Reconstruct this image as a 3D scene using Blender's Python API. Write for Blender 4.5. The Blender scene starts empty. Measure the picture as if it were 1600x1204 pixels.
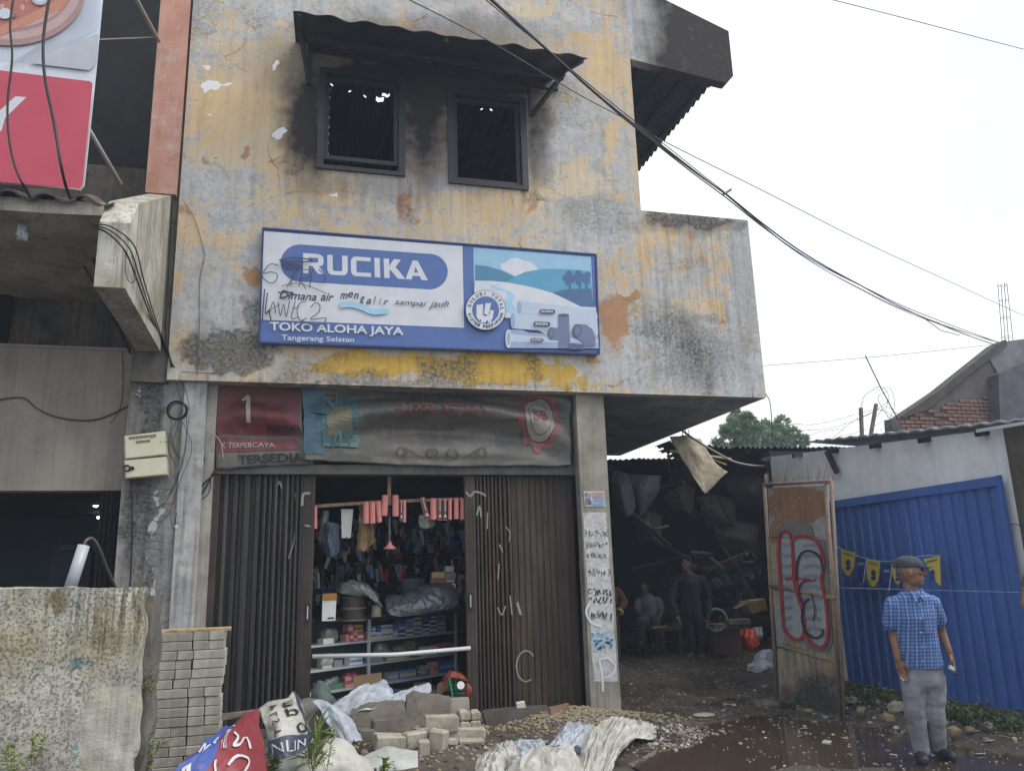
import bpy, math, random
import numpy as np
from mathutils import Vector, Matrix, noise as mnoise
random.seed(7); rng = np.random.default_rng(7)
scene = bpy.context.scene
COL = scene.collection
R = math.radians
# ------------------------------------------------------------------ camera
H = 1.45
FPX, PITCH, ROLL, YAW = 1271.66, 0.233674, -0.030587, 0.26359
fw = Vector((math.sin(YAW)*math.cos(PITCH), math.cos(YAW)*math.cos(PITCH), math.sin(PITCH)))
r0 = Vector((math.cos(YAW), -math.sin(YAW), 0)); u0 = r0.cross(fw)
rt = r0*math.cos(ROLL)+u0*math.sin(ROLL); up = -r0*math.sin(ROLL)+u0*math.cos(ROLL)
CAMP = Vector((0, 0, H))
cd = bpy.data.cameras.new('camera'); cam = bpy.data.objects.new('camera', cd); COL.objects.link(cam)
M3 = Matrix((rt, up, -fw)).transposed()
cam.matrix_world = Matrix.Translation(CAMP) @ M3.to_4x4()
cd.sensor_width = 36; cd.lens = FPX/1600*36; cd.clip_end = 2000; cd.clip_start = .05
scene.camera = cam
# ------------------------------------------------------------------ sky, sun, exposure
SUN_EL, SUN_AZ = R(52), R(118)          # veiled sun high on the right
w = bpy.data.worlds.new("World"); scene.world = w; w.use_nodes = True
nt = w.node_tree; nt.nodes.clear()
out = nt.nodes.new('ShaderNodeOutputWorld'); bg = nt.nodes.new('ShaderNodeBackground')
sky = nt.nodes.new('ShaderNodeTexSky'); sky.sky_type = 'NISHITA'; sky.sun_disc = False
sky.sun_elevation = SUN_EL; sky.sun_rotation = SUN_AZ; sky.dust_density = 4; sky.air_density = 1.2
tc = nt.nodes.new('ShaderNodeTexCoord')
n1 = nt.nodes.new('ShaderNodeTexNoise'); n1.inputs['Scale'].default_value = 1.3; n1.inputs['Detail'].default_value = 6; n1.inputs['Roughness'].default_value = .5
mp = nt.nodes.new('ShaderNodeMapping'); mp.inputs['Scale'].default_value = (1, 1, 1.8)
nt.links.new(tc.outputs['Generated'], mp.inputs[0]); nt.links.new(mp.outputs[0], n1.inputs['Vector'])
cr = nt.nodes.new('ShaderNodeValToRGB')
cr.color_ramp.elements[0].position = .38; cr.color_ramp.elements[0].color = (5.5, 6.5, 7.6, 1)
cr.color_ramp.elements[1].position = .58; cr.color_ramp.elements[1].color = (7.2, 7.05, 6.7, 1)
nt.links.new(n1.outputs['Fac'], cr.inputs[0])
mx = nt.nodes.new('ShaderNodeMixRGB'); mx.inputs[0].default_value = .84
nt.links.new(sky.outputs[0], mx.inputs[1]); nt.links.new(cr.outputs[0], mx.inputs[2])
nt.links.new(mx.outputs[0], bg.inputs[0]); bg.inputs[1].default_value = .102
nt.links.new(bg.outputs[0], out.inputs[0])
sl = bpy.data.lights.new('sun', 'SUN'); sl.energy = 1.5; sl.angle = R(35); sl.color = (1, .95, .88)
so = bpy.data.objects.new('sun', sl); COL.objects.link(so)
sd = Vector((math.sin(SUN_AZ)*math.cos(SUN_EL), math.cos(SUN_AZ)*math.cos(SUN_EL), math.sin(SUN_EL)))
so.rotation_euler = sd.to_track_quat('Z', 'Y').to_euler()
vs = scene.view_settings; vs.view_transform = 'Standard'; vs.look = 'None'; vs.gamma = 1; vs.use_curve_mapping = False
vs.exposure = .95
# ------------------------------------------------------------------ survey helpers: from a sight line to a point on a real plane
def ray(x, y): return fw + rt*((x-800)/FPX) - up*((y-602)/FPX)
def onY(x, y, Y): d = ray(x, y); return CAMP + d*(Y/d.y)
def onX(x, y, X): d = ray(x, y); return CAMP + d*(X/d.x)
def onZ(x, y, z=0): d = ray(x, y); return CAMP + d*((z-H)/d.z)
def onD(x, y, D): return CAMP + ray(x, y)*D
def onV(x, y, a, b):        # on the vertical plane through a and b
    n = Vector((b.y-a.y, a.x-b.x, 0)); d = ray(x, y); return CAMP + d*((a-CAMP).dot(n)/d.dot(n))
def proj(p):
    q = Vector(p)-CAMP; D = q.dot(fw); return 800+FPX*q.dot(rt)/D, 602-FPX*q.dot(up)/D
F = 8.65                    # the shop front
# ------------------------------------------------------------------ mesh building
ORG = {}
def lin(h, k=1.0):
    h = h.lstrip('#'); c = [int(h[i:i+2], 16)/255 for i in (0, 2, 4)]
    return tuple(min(.9, k*(v/12.92 if v < .04045 else ((v+.055)/1.055)**2.4)) for v in c)+(1,)
class MB:
    def __init__(s): s.v = []; s.f = []; s.m = []
    def add(s, vs_, fs, m=0):
        n = len(s.v); s.v += [Vector(v) for v in vs_]; s.f += [tuple(i+n for i in f) for f in fs]; s.m += [m]*len(fs); return s
    def poly(s, pts, m=0): return s.add(pts, [tuple(range(len(pts)))], m)
    def prism(s, pts, off, m=0):      # polygon extruded along off
        n = len(pts); off = Vector(off); a = [Vector(p) for p in pts]
        nrm = Vector((0, 0, 0))
        for i in range(n): nrm += a[i].cross(a[(i+1) % n])
        if nrm.dot(off) > 0: a = a[::-1]
        b = [p+off for p in a]
        fs = [tuple(range(n)), tuple(range(2*n-1, n-1, -1))]+[(i, i+n, (i+1) % n+n, (i+1) % n) for i in range(n)]
        fs = [fs[0], fs[1]]+[tuple(reversed(q)) for q in fs[2:]] if False else fs
        return s.add(a+b, fs, m)
    def box(s, lo, hi, m=0, rz=0, c=None):
        (x0, y0, z0), (x1, y1, z1) = lo, hi
        p = [Vector(q) for q in ((x0, y0, z0), (x1, y0, z0), (x1, y1, z0), (x0, y1, z0), (x0, y0, z1), (x1, y0, z1), (x1, y1, z1), (x0, y1, z1))]
        if rz:
            c = Vector(c or ((x0+x1)/2, (y0+y1)/2, 0)); M = Matrix.Rotation(rz, 3, 'Z'); p = [M @ (q-c)+c for q in p]
        return s.add(p, [(3, 2, 1, 0), (4, 5, 6, 7), (0, 1, 5, 4), (1, 2, 6, 5), (2, 3, 7, 6), (3, 0, 4, 7)], m)
    def obox(s, c, size, rot=None, m=0, bev=0, jit=0):     # oriented, optionally bevelled / chipped box
        rot = rot or Matrix.Identity(3); hx, hy, hz = [q/2 for q in size]; b = bev
        if not b:
            p = [(sx*hx, sy*hy, sz*hz) for sz in (-1, 1) for sx, sy in ((-1, -1), (1, -1), (1, 1), (-1, 1))]
            fs = [(3, 2, 1, 0), (4, 5, 6, 7), (0, 1, 5, 4), (1, 2, 6, 5), (2, 3, 7, 6), (3, 0, 4, 7)]
        else:
            p = []; fs = []
            lv = [(-hz, b), (-hz+b, 0), (hz-b, 0), (hz, b)]
            for z, i in lv:
                X, Y = hx-i, hy-i
                p += [(-X+b, -Y, z), (X-b, -Y, z), (X, -Y+b, z), (X, Y-b, z), (X-b, Y, z), (-X+b, Y, z), (-X, Y-b, z), (-X, -Y+b, z)]
            fs = [tuple(range(7, -1, -1)), tuple(range(24, 32))]
            for k in range(3):
                for i in range(8): j = (i+1) % 8; fs.append((k*8+i, k*8+j, (k+1)*8+j, (k+1)*8+i))
        p = [Vector(q)+(Vector([random.uniform(-jit, jit) for _ in range(3)]) if jit else Vector()) for q in p]
        return s.add([rot @ q+Vector(c) for q in p], fs, m)
    def tube(s, pts, r, n=8, m=0, cap=True, r2=None):
        pts = [Vector(p) for p in pts]; k = len(pts); base = len(s.v); vv = []
        t0 = (pts[1]-pts[0]).normalized(); a = t0.orthogonal().normalized()
        for i, p in enumerate(pts):
            t = (pts[min(i+1, k-1)]-pts[max(i-1, 0)])
            t = t.normalized() if t.length > 1e-9 else t0
            a = a-t*a.dot(t); a = a.normalized() if a.length > 1e-6 else t.orthogonal().normalized(); b = t.cross(a)
            rr = r if r2 is None else r+(r2-r)*i/(k-1)
            if isinstance(r, (list, tuple)): rr = r[i]
            vv += [p+(a*math.cos(2*math.pi*j/n)+b*math.sin(2*math.pi*j/n))*rr for j in range(n)]
        fs = [(i*n+j, i*n+(j+1) % n, (i+1)*n+(j+1) % n, (i+1)*n+j) for i in range(k-1) for j in range(n)]
        if cap: fs += [tuple(range(n-1, -1, -1)), tuple(range((k-1)*n, k*n))]
        return s.add(vv, fs, m)
    def ring(s, c, Rr, r, ax=(0, 1, 0), n=24, k=6, m=0):
        ax = Vector(ax).normalized(); a = ax.orthogonal().normalized(); b = ax.cross(a)
        pts = [Vector(c)+(a*math.cos(2*math.pi*i/n)+b*math.sin(2*math.pi*i/n))*Rr for i in range(n+1)]
        return s.tube(pts, r, k, m, cap=False)
    def lathe(s, c, prof, n=16, ax=(0, 0, 1), m=0):
        ax = Vector(ax).normalized(); a = ax.orthogonal().normalized(); b = ax.cross(a); c = Vector(c); vv = []
        for h, r in prof: vv += [c+ax*h+(a*math.cos(2*math.pi*j/n)+b*math.sin(2*math.pi*j/n))*r for j in range(n)]
        k = len(prof); fs = [(i*n+j, i*n+(j+1) % n, (i+1)*n+(j+1) % n, (i+1)*n+j) for i in range(k-1) for j in range(n)]
        fs += [tuple(range(n-1, -1, -1)), tuple(range((k-1)*n, k*n))]
        return s.add(vv, fs, m)
    def ball(s, c, r, n=8, m=0, rot=None):
        r = (r, r, r) if isinstance(r, (int, float)) else r; vv = []; rot = rot or Matrix.Identity(3)
        for i in range(1, n):
            t = math.pi*i/n
            for j in range(2*n): q = math.pi*j/n; vv.append(rot @ Vector((r[0]*math.sin(t)*math.cos(q), r[1]*math.sin(t)*math.sin(q), r[2]*math.cos(t)))+Vector(c))
        N = 2*n; fs = [(i*N+j, (i+1)*N+j, (i+1)*N+(j+1) % N, i*N+(j+1) % N) for i in range(n-2) for j in range(N)]
        vv += [rot @ Vector((0, 0, r[2]))+Vector(c), rot @ Vector((0, 0, -r[2]))+Vector(c)]; a = len(vv)-2
        fs += [(a, j, (j+1) % N) for j in range(N)]+[(a+1, (n-2)*N+(j+1) % N, (n-2)*N+j) for j in range(N)]
        return s.add(vv, fs, m)
    def loft(s, rings, X, Y, n=24, m=0, pw=1.0):     # rings: (centre, rx, ry)
        b = len(s.v)
        for c, rx, ry in rings:
            for j in range(n):
                t = 2*math.pi*j/n; cx, sy = math.cos(t), math.sin(t); s.v.append(Vector(c)+X*rx*math.copysign(abs(cx)**pw, cx)+Y*ry*math.copysign(abs(sy)**pw, sy))
        k = len(rings); fs = [(b+i*n+j, b+i*n+(j+1) % n, b+(i+1)*n+(j+1) % n, b+(i+1)*n+j) for i in range(k-1) for j in range(n)]
        fs += [tuple(range(b+n-1, b-1, -1)), tuple(range(b+(k-1)*n, b+k*n))]; s.f += fs; s.m += [m]*len(fs); return s
    def build(s, name, mat, parent=None, smooth=False, org=None, attrs=None, kind=None):
        o0 = Vector((0, 0, 0))
        if parent is not None: o0 = ORG.get(parent.name, Vector((0, 0, 0)))
        elif org is not None: o0 = Vector(org)
        elif s.v:
            xs = [v.x for v in s.v]; ys = [v.y for v in s.v]; zs = [v.z for v in s.v]
            o0 = Vector(((min(xs)+max(xs))/2, (min(ys)+max(ys))/2, min(zs)))
        me = bpy.data.meshes.new(name); me.from_pydata([tuple(v-o0) for v in s.v], [], s.f)
        mats = mat if isinstance(mat, (list, tuple)) else [mat]
        for q in mats: me.materials.append(q)
        if len(mats) > 1: me.polygons.foreach_set('material_index', s.m)
        if smooth: me.polygons.foreach_set('use_smooth', [True]*len(me.polygons))
        for an, data in (attrs or {}).items():
            at = me.color_attributes.new(an, 'FLOAT_COLOR', 'POINT'); at.data.foreach_set('color', np.asarray(data, dtype=np.float32).ravel())
        me.update()
        o = bpy.data.objects.new(name, me); COL.objects.link(o)
        if parent is not None: o.parent = parent; ORG[o.name] = o0
        else: o.location = o0; ORG[o.name] = o0
        if kind: o['kind'] = kind
        return o
def tag(o, label=None, cat=None, group=None, kind=None):
    if label: o['label'] = label
    if cat: o['category'] = cat
    if group: o['group'] = group
    if kind: o['kind'] = kind
    return o
def thing(name, label, cat, loc, group=None):
    o = bpy.data.objects.new(name, None); COL.objects.link(o); o.location = loc; ORG[o.name] = Vector(loc)
    o.empty_display_size = .1
    return tag(o, label, cat, group)
def copy_tree(o, parent=None, loc=None, rot=None):
    c = o.copy(); COL.objects.link(c); c.parent = parent
    ORG[c.name] = ORG.get(o.name, Vector())
    if loc is not None: c.location = loc
    if rot is not None: c.rotation_euler = rot
    for ch in list(o.children): copy_tree(ch, c)
    return c
def inst(o, parent, name, M=None):     # an alike piece sharing mesh data
    c = bpy.data.objects.new(name, o.data); COL.objects.link(c); c.parent = parent
    if M is not None: c.matrix_local = M
    return c
def evaluated(o):
    bpy.context.view_layer.update(); dg = bpy.context.evaluated_depsgraph_get()
    return bpy.data.meshes.new_from_object(o.evaluated_get(dg))
def fuse(mb, voxel, smooth=6, disp=0, dscale=8, seed=0):   # union of lumps -> one continuous skin, returned as MB
    me = bpy.data.meshes.new('t'); me.from_pydata([tuple(v) for v in mb.v], [], mb.f); o = bpy.data.objects.new('t', me); COL.objects.link(o)
    m = o.modifiers.new('r', 'REMESH'); m.mode = 'VOXEL'; m.voxel_size = voxel
    if smooth: m = o.modifiers.new('s', 'SMOOTH'); m.factor = .5; m.iterations = smooth
    e = evaluated(o); r = MB(); n = len(e.vertices); co = np.empty(n*3); e.vertices.foreach_get('co', co)
    nn = np.empty(n*3); e.vertices.foreach_get('normal', nn); co = co.reshape(-1, 3); nn = nn.reshape(-1, 3)
    if disp:
        for i in range(n):
            q = Vector(co[i])*dscale+Vector((seed*7.1, 0, 0)); v = mnoise.noise(q)+.5*mnoise.noise(q*2.3)
            co[i] += nn[i]*v*disp
    r.v = [Vector(c) for c in co]; r.f = [tuple(p.vertices) for p in e.polygons]; r.m = [0]*len(r.f)
    bpy.data.objects.remove(o); bpy.data.meshes.remove(me); bpy.data.meshes.remove(e)
    return r
# lettering: 2-D triangles from the built-in typeface, set on any surface by a mapping (x, y) -> point
_tc = {}
def text2d(s, bold=0.0, shear=0.0):
    k = (s, bold, shear)
    if k in _tc: return _tc[k]
    c = bpy.data.curves.new('t', 'FONT'); c.body = s; c.offset = bold; c.shear = shear; c.resolution_u = 3; c.fill_mode = 'FRONT'
    o = bpy.data.objects.new('t', c); COL.objects.link(o); e = evaluated(o)
    v = np.array([tuple(q.co)[:2] for q in e.vertices]) if len(e.vertices) else np.zeros((0, 2)); f = [tuple(p.vertices) for p in e.polygons]
    if len(v): mn = v.min(0); mxx = v.max(0); v = (v-mn)/(mxx-mn)
    bpy.data.objects.remove(o); bpy.data.curves.remove(c); bpy.data.meshes.remove(e)
    _tc[k] = (v, f); return v, f
def put_text(mb, s, fn, x0, y0, x1, y1, bold=.0, shear=0, m=0, warp=None):   # unit box of the text -> rectangle -> surface
    v, f = text2d(s, bold, shear)
    pts = []
    for a, b in v:
        x = x0+(x1-x0)*a; y = y0+(y1-y0)*b
        if warp: x, y = warp(x, y)
        pts.append(fn(x, y))
    mb.add(pts, f, m); return mb
def ribbon(mb, pts, wd, fn, m=0):
    P = [Vector((p[0], p[1])) for p in pts]; out_ = []
    n = len(P)
    for i in range(n):
        t = P[min(i+1, n-1)]-P[max(i-1, 0)]; t = t.normalized() if t.length > 1e-9 else Vector((1, 0)); nn = Vector((-t.y, t.x))*wd/2
        out_ += [fn(*(P[i]+nn)), fn(*(P[i]-nn))]
    mb.add(out_, [(2*i, 2*i+1, 2*i+3, 2*i+2) for i in range(n-1)], m); return mb
def spline(pts, n=8):
    P = [Vector(p) for p in pts]; o = []
    Q = [P[0]*2-P[1]]+P+[P[-1]*2-P[-2]]
    for i in range(1, len(Q)-2):
        a, b, c, d = Q[i-1:i+3]
        for k in range(n):
            t = k/n; o.append(.5*((2*b)+(c-a)*t+(2*a-5*b+4*c-d)*t*t+(3*b-a-3*c+d)*t*t*t))
    o.append(P[-1]); return o
def surf(ctrl, u, v):        # smooth surface through a grid of control points, u along a row, v along the rows, 0..1
    def cm(P, t):
        n = len(P); x = min(max(t, 0), 1)*(n-1); i = min(int(x), n-2); t = x-i
        b, c = P[i], P[i+1]; a = P[i-1] if i else b*2-c; d = P[i+2] if i+2 < n else c*2-b
        return .5*((2*b)+(c-a)*t+(2*a-5*b+4*c-d)*t*t+(3*b-a-3*c+d)*t*t*t)
    return cm([cm(row, u) for row in ctrl], v)
def cloth(ctrl, nu, nv, wr=.01, ws=6, seed=0, thick=.003, fold=None):
    ctrl = [[Vector(p) for p in row] for row in ctrl]
    def fn0(u, v):
        p = surf(ctrl, u, v)
        q = Vector((u*ws, v*ws, seed*3.7))
        d = mnoise.noise_vector(q)*wr+mnoise.noise_vector(q*2.7)*wr*.45
        if fold: d += fold(u, v)
        return p+d
    mb = MB(); g = [[fn0(i/nu, j/nv) for i in range(nu+1)] for j in range(nv+1)]
    for row in g: mb.v += row
    for j in range(nv):
        for i in range(nu): a = j*(nu+1)+i; mb.f.append((a, a+1, a+nu+2, a+nu+1)); mb.m.append(0)
    if thick:
        N = len(mb.v); nr = [Vector() for _ in range(N)]
        for f in mb.f:
            n_ = (mb.v[f[1]]-mb.v[f[0]]).cross(mb.v[f[2]]-mb.v[f[0]])
            for i in f: nr[i] += n_
        back = [mb.v[i]-nr[i].normalized()*thick if nr[i].length > 0 else mb.v[i] for i in range(N)]
        nf = len(mb.f); mb.v += back; mb.f += [tuple(i+N for i in reversed(f)) for f in mb.f[:nf]]; mb.m += [0]*nf
        bd = [i for i in range(nu+1)]+[j*(nu+1)+nu for j in range(1, nv+1)]+[nv*(nu+1)+i for i in range(nu-1, -1, -1)]+[j*(nu+1) for j in range(nv-1, 0, -1)]
        for a, b in zip(bd, bd[1:]+bd[:1]): mb.f.append((b, a, a+N, b+N)); mb.m.append(0)
    def fn(u, v, off=.006):
        e = .004; p = fn0(u, v); n_ = (fn0(u+e, v)-p).cross(fn0(u, v+e)-p)
        n_ = n_.normalized() if n_.length else Vector((0, -1, 0))
        if n_.dot(CAMP-p) < 0: n_ = -n_
        return p+n_*off
    return mb, fn
# ------------------------------------------------------------------ materials
def nodes(name):
    m = bpy.data.materials.new(name); m.use_nodes = True; t = m.node_tree; b = t.nodes['Principled BSDF']; return m, t, b
def N(t, typ, **kw):
    n = t.nodes.new(typ)
    for k, v in kw.items():
        if k in n.inputs: n.inputs[k].default_value = v
        else: setattr(n, k, v)
    return n
def noise(t, vec, scale, detail=5, rough=.55, dist=0):
    n = N(t, 'ShaderNodeTexNoise', Scale=scale, Detail=detail, Roughness=rough, Distortion=dist); t.links.new(vec, n.inputs['Vector']); return n.outputs['Fac']
def ramp(t, fac, a, b, ca=(0, 0, 0, 1), cb=(1, 1, 1, 1)):
    n = t.nodes.new('ShaderNodeValToRGB'); e = n.color_ramp.elements; e[0].position = a; e[1].position = b; e[0].color = ca; e[1].color = cb
    t.links.new(fac, n.inputs[0]); return n.outputs[0]
def mixc(t, fac, a, b, typ='MIX'):
    n = t.nodes.new('ShaderNodeMixRGB'); n.blend_type = typ
    for i, q in ((0, fac), (1, a), (2, b)):
        if isinstance(q, (int, float)): n.inputs[i].default_value = q
        elif isinstance(q, tuple): n.inputs[i].default_value = q
        else: t.links.new(q, n.inputs[i])
    return n.outputs[0]
def math_(t, op, a, b=0, c=0):
    n = t.nodes.new('ShaderNodeMath'); n.operation = op
    for i, q in ((0, a), (1, b), (2, c)):
        if isinstance(q, (int, float)): n.inputs[i].default_value = q
        else: t.links.new(q, n.inputs[i])
    return n.outputs[0]
def coords(t, scale=None, kind='Object'):
    c = t.nodes.new('ShaderNodeTexCoord').outputs[kind]
    if scale: m = N(t, 'ShaderNodeMapping'); m.inputs['Scale'].default_value = scale; t.links.new(c, m.inputs[0]); c = m.outputs[0]
    return c
def bump(t, b, h, strength=.4, dist=.01):
    n = t.nodes.new('ShaderNodeBump'); n.inputs['Strength'].default_value = strength; n.inputs['Distance'].default_value = dist
    t.links.new(h, n.inputs['Height']); t.links.new(n.outputs[0], b.inputs['Normal'])
_mc = {}
def M(name, c1, c2=None, rough=.8, scale=6, streak=0, dirt=0, dirtc='#2a2520', bmp=.25, metal=0, spec=.5, vary=0, bscale=40, thr=None, ws=(1, 1, 1)):
    if name in _mc: return _mc[name]
    m, t, b = nodes(name); v = coords(t, ws)
    c1 = lin(c1) if isinstance(c1, str) else c1; c2 = (lin(c2) if isinstance(c2, str) else c2) if c2 else tuple(q*.75 for q in c1[:3])+(1,)
    a = noise(t, v, scale, 6, .6)
    lo, hi = thr or (.35, .65)
    col = mixc(t, ramp(t, a, lo, hi), c1, c2)
    if streak:
        sv = coords(t, (14, 14, .7)); s = noise(t, sv, 1.6, 6, .6); col = mixc(t, math_(t, 'MULTIPLY', ramp(t, s, .48, .68), streak), col, lin(dirtc))
    if dirt:
        d = noise(t, v, scale*2.7, 8, .7); col = mixc(t, math_(t, 'MULTIPLY', ramp(t, d, .5, .66), dirt), col, lin(dirtc))
    if vary:
        oi = t.nodes.new('ShaderNodeObjectInfo'); hsv = t.nodes.new('ShaderNodeHueSaturation')
        t.links.new(col, hsv.inputs['Color']); t.links.new(math_(t, 'MULTIPLY_ADD', oi.outputs['Random'], vary, 1-vary/2), hsv.inputs['Value']); col = hsv.outputs[0]
    t.links.new(col, b.inputs['Base Color']); b.inputs['Metallic'].default_value = metal
    t.links.new(math_(t, 'MULTIPLY_ADD', a, .25, rough-.12), b.inputs['Roughness'])
    b.inputs['Specular IOR Level'].default_value = spec
    if bmp: bump(t, b, noise(t, v, bscale, 4, .6), bmp, .01)
    _mc[name] = m; return m
def flat(name, c, rough=.5, spec=.4):
    c = lin(c) if isinstance(c, str) else c
    return M(name, c, tuple(q*.9 for q in c[:3])+(1,), rough=rough, scale=5, bmp=0, spec=spec)

# thin smoke hanging in the air after the fire
hm_ = bpy.data.materials.new('smoky_air'); hm_.use_nodes = True; ht = hm_.node_tree; ht.nodes.clear()
ho = ht.nodes.new('ShaderNodeOutputMaterial'); hv = ht.nodes.new('ShaderNodeVolumePrincipled'); hv.inputs['Color'].default_value = (.70, .82, 1, 1); hv.inputs['Density'].default_value = .0033; hv.inputs['Anisotropy'].default_value = .2
ht.links.new(hv.outputs[0], ho.inputs['Volume'])
MB().box((-130, -110, -1.6), (170, 130, 13)).build('haze', hm_, None, org=(0, 0, 0), kind='stuff')
# ------------------------------------------------------------------ peeling paint: wear masks laid out on the wall as points, edges broken up by noise in the material
def facade_material(name='peeling_paint', bright=1.0):
    m, t, b = nodes(name); v = coords(t)
    A = N(t, 'ShaderNodeVertexColor', layer_name='wear_a'); B = N(t, 'ShaderNodeVertexColor', layer_name='wear_b')
    sa = t.nodes.new('ShaderNodeSeparateColor'); t.links.new(A.outputs[0], sa.inputs[0])
    sb = t.nodes.new('ShaderNodeSeparateColor'); t.links.new(B.outputs[0], sb.inputs[0])
    nbig = noise(t, v, 1.9, 9, .62, .3); nmid = noise(t, v, 6.5, 8, .68); nfine = noise(t, v, 26, 6, .7); nvf = noise(t, v, 90, 3, .7)
    # old grey plaster under the paint
    g = mixc(t, ramp(t, nmid, .3, .7), lin('#a2a4a8'), lin('#cacbcc'))
    g = mixc(t, ramp(t, nfine, .52, .75), g, lin('#7d838c'))
    g = mixc(t, ramp(t, noise(t, v, 3.1, 5, .6), .52, .7), g, lin('#a9a394'))
    g = mixc(t, math_(t, 'MULTIPLY', ramp(t, noise(t, v, 15, 8, .75), .50, .60), .42), g, lin('#74767a'))
    g = mixc(t, math_(t, 'MULTIPLY', ramp(t, noise(t, v, 1.1, 6, .6), .42, .66), .3), g, lin('#97938c'))
    # ochre coat
    o = mixc(t, ramp(t, nmid, .35, .7), lin('#ccb491'), lin('#bea27b'))
    o = mixc(t, ramp(t, noise(t, v, 1.3, 4, .5), .4, .7), o, lin('#c9bba4'))
    def msk(bias, nz, amp, w):      # threshold of painted bias + noise
        x = math_(t, 'MULTIPLY_ADD', math_(t, 'SUBTRACT', nz, .5), amp, bias); return ramp(t, x, .5-w, .5+w)
    nz1 = math_(t, 'ADD', math_(t, 'MULTIPLY', nmid, .48), math_(t, 'MULTIPLY', nfine, .37)); nz1 = math_(t, 'ADD', nz1, math_(t, 'MULTIPLY', nbig, .15))
    mo = msk(sa.outputs[0], nz1, 4.0, .10)
    col = mixc(t, mo, g, o)
    col = mixc(t, msk(sa.outputs[1], nz1, 3.0, .2), col, mixc(t, nmid, lin('#9a7355'), lin('#b18c6a')))
    ye = mixc(t, ramp(t, nmid, .3, .7), lin('#cfab50'), lin('#b8944a')); my = msk(sa.outputs[2], nz1, 3.4, .07); col = mixc(t, my, col, ye)
    mk = msk(sb.outputs[0], nz1, 2.4, .42)
    sp = ramp(t, nfine, .30, .62, (.25, .25, .25, 1), (1, 1, 1, 1))
    col = mixc(t, math_(t, 'MULTIPLY', mk, sp), col, mixc(t, nmid, lin('#40433f'), lin('#5b5c55')))
    st = coords(t, (9, 9, .55)); sn = noise(t, st, 1.5, 6, .62)
    col = mixc(t, math_(t, 'MULTIPLY', ramp(t, sn, .45, .7), math_(t, 'MULTIPLY', sb.outputs[2], .75)), col, lin('#4c4a4c'))
    # soot licked out of the openings
    so_ = math_(t, 'MULTIPLY', sb.outputs[1], math_(t, 'MULTIPLY_ADD', nmid, .8, .58)); so_ = ramp(t, so_, .1, .85)
    col = mixc(t, so_, col, lin('#322d2e'))
    col = mixc(t, msk(B.outputs[1], nz1, 2.4, .04), col, lin('#d9dade'))
    # pits, specks, hairline cracks
    col = mixc(t, math_(t, 'MULTIPLY', ramp(t, nvf, .66, .74), .55), col, lin('#4e463e'))
    col = mixc(t, math_(t, 'MULTIPLY', ramp(t, noise(t, v, 34, 2, .5), .69, .72), math_(t, 'SUBTRACT', 1, so_)), col, lin('#dcdad2'))
    vo = N(t, 'ShaderNodeTexVoronoi', Scale=.9, feature='DISTANCE_TO_EDGE'); dv = t.nodes.new('ShaderNodeMixRGB'); dv.inputs[0].default_value = .22
    nt_ = N(t, 'ShaderNodeTexNoise', Scale=2.2, Detail=7); t.links.new(v, nt_.inputs['Vector']); t.links.new(v, dv.inputs[1]); t.links.new(nt_.outputs['Color'], dv.inputs[2]); t.links.new(dv.outputs[0], vo.inputs['Vector'])
    ck = ramp(t, vo.outputs['Distance'], .0015, .006, (1, 1, 1, 1), (0, 0, 0, 1)); ck = math_(t, 'MULTIPLY', ck, ramp(t, nbig, .5, .62))
    col = mixc(t, math_(t, 'MULTIPLY', ck, .7), col, lin('#54473c'))
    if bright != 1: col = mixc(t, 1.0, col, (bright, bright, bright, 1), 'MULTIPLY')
    t.links.new(col, b.inputs['Base Color']); b.inputs['Roughness'].default_value = .88; b.inputs['Specular IOR Level'].default_value = .25
    h = math_(t, 'ADD', math_(t, 'MULTIPLY', mo, .35), math_(t, 'MULTIPLY', nfine, .8)); h = math_(t, 'ADD', h, math_(t, 'MULTIPLY', my, .3)); h = math_(t, 'SUBTRACT', h, ck)
    bump(t, b, h, .55, .006); return m
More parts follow.
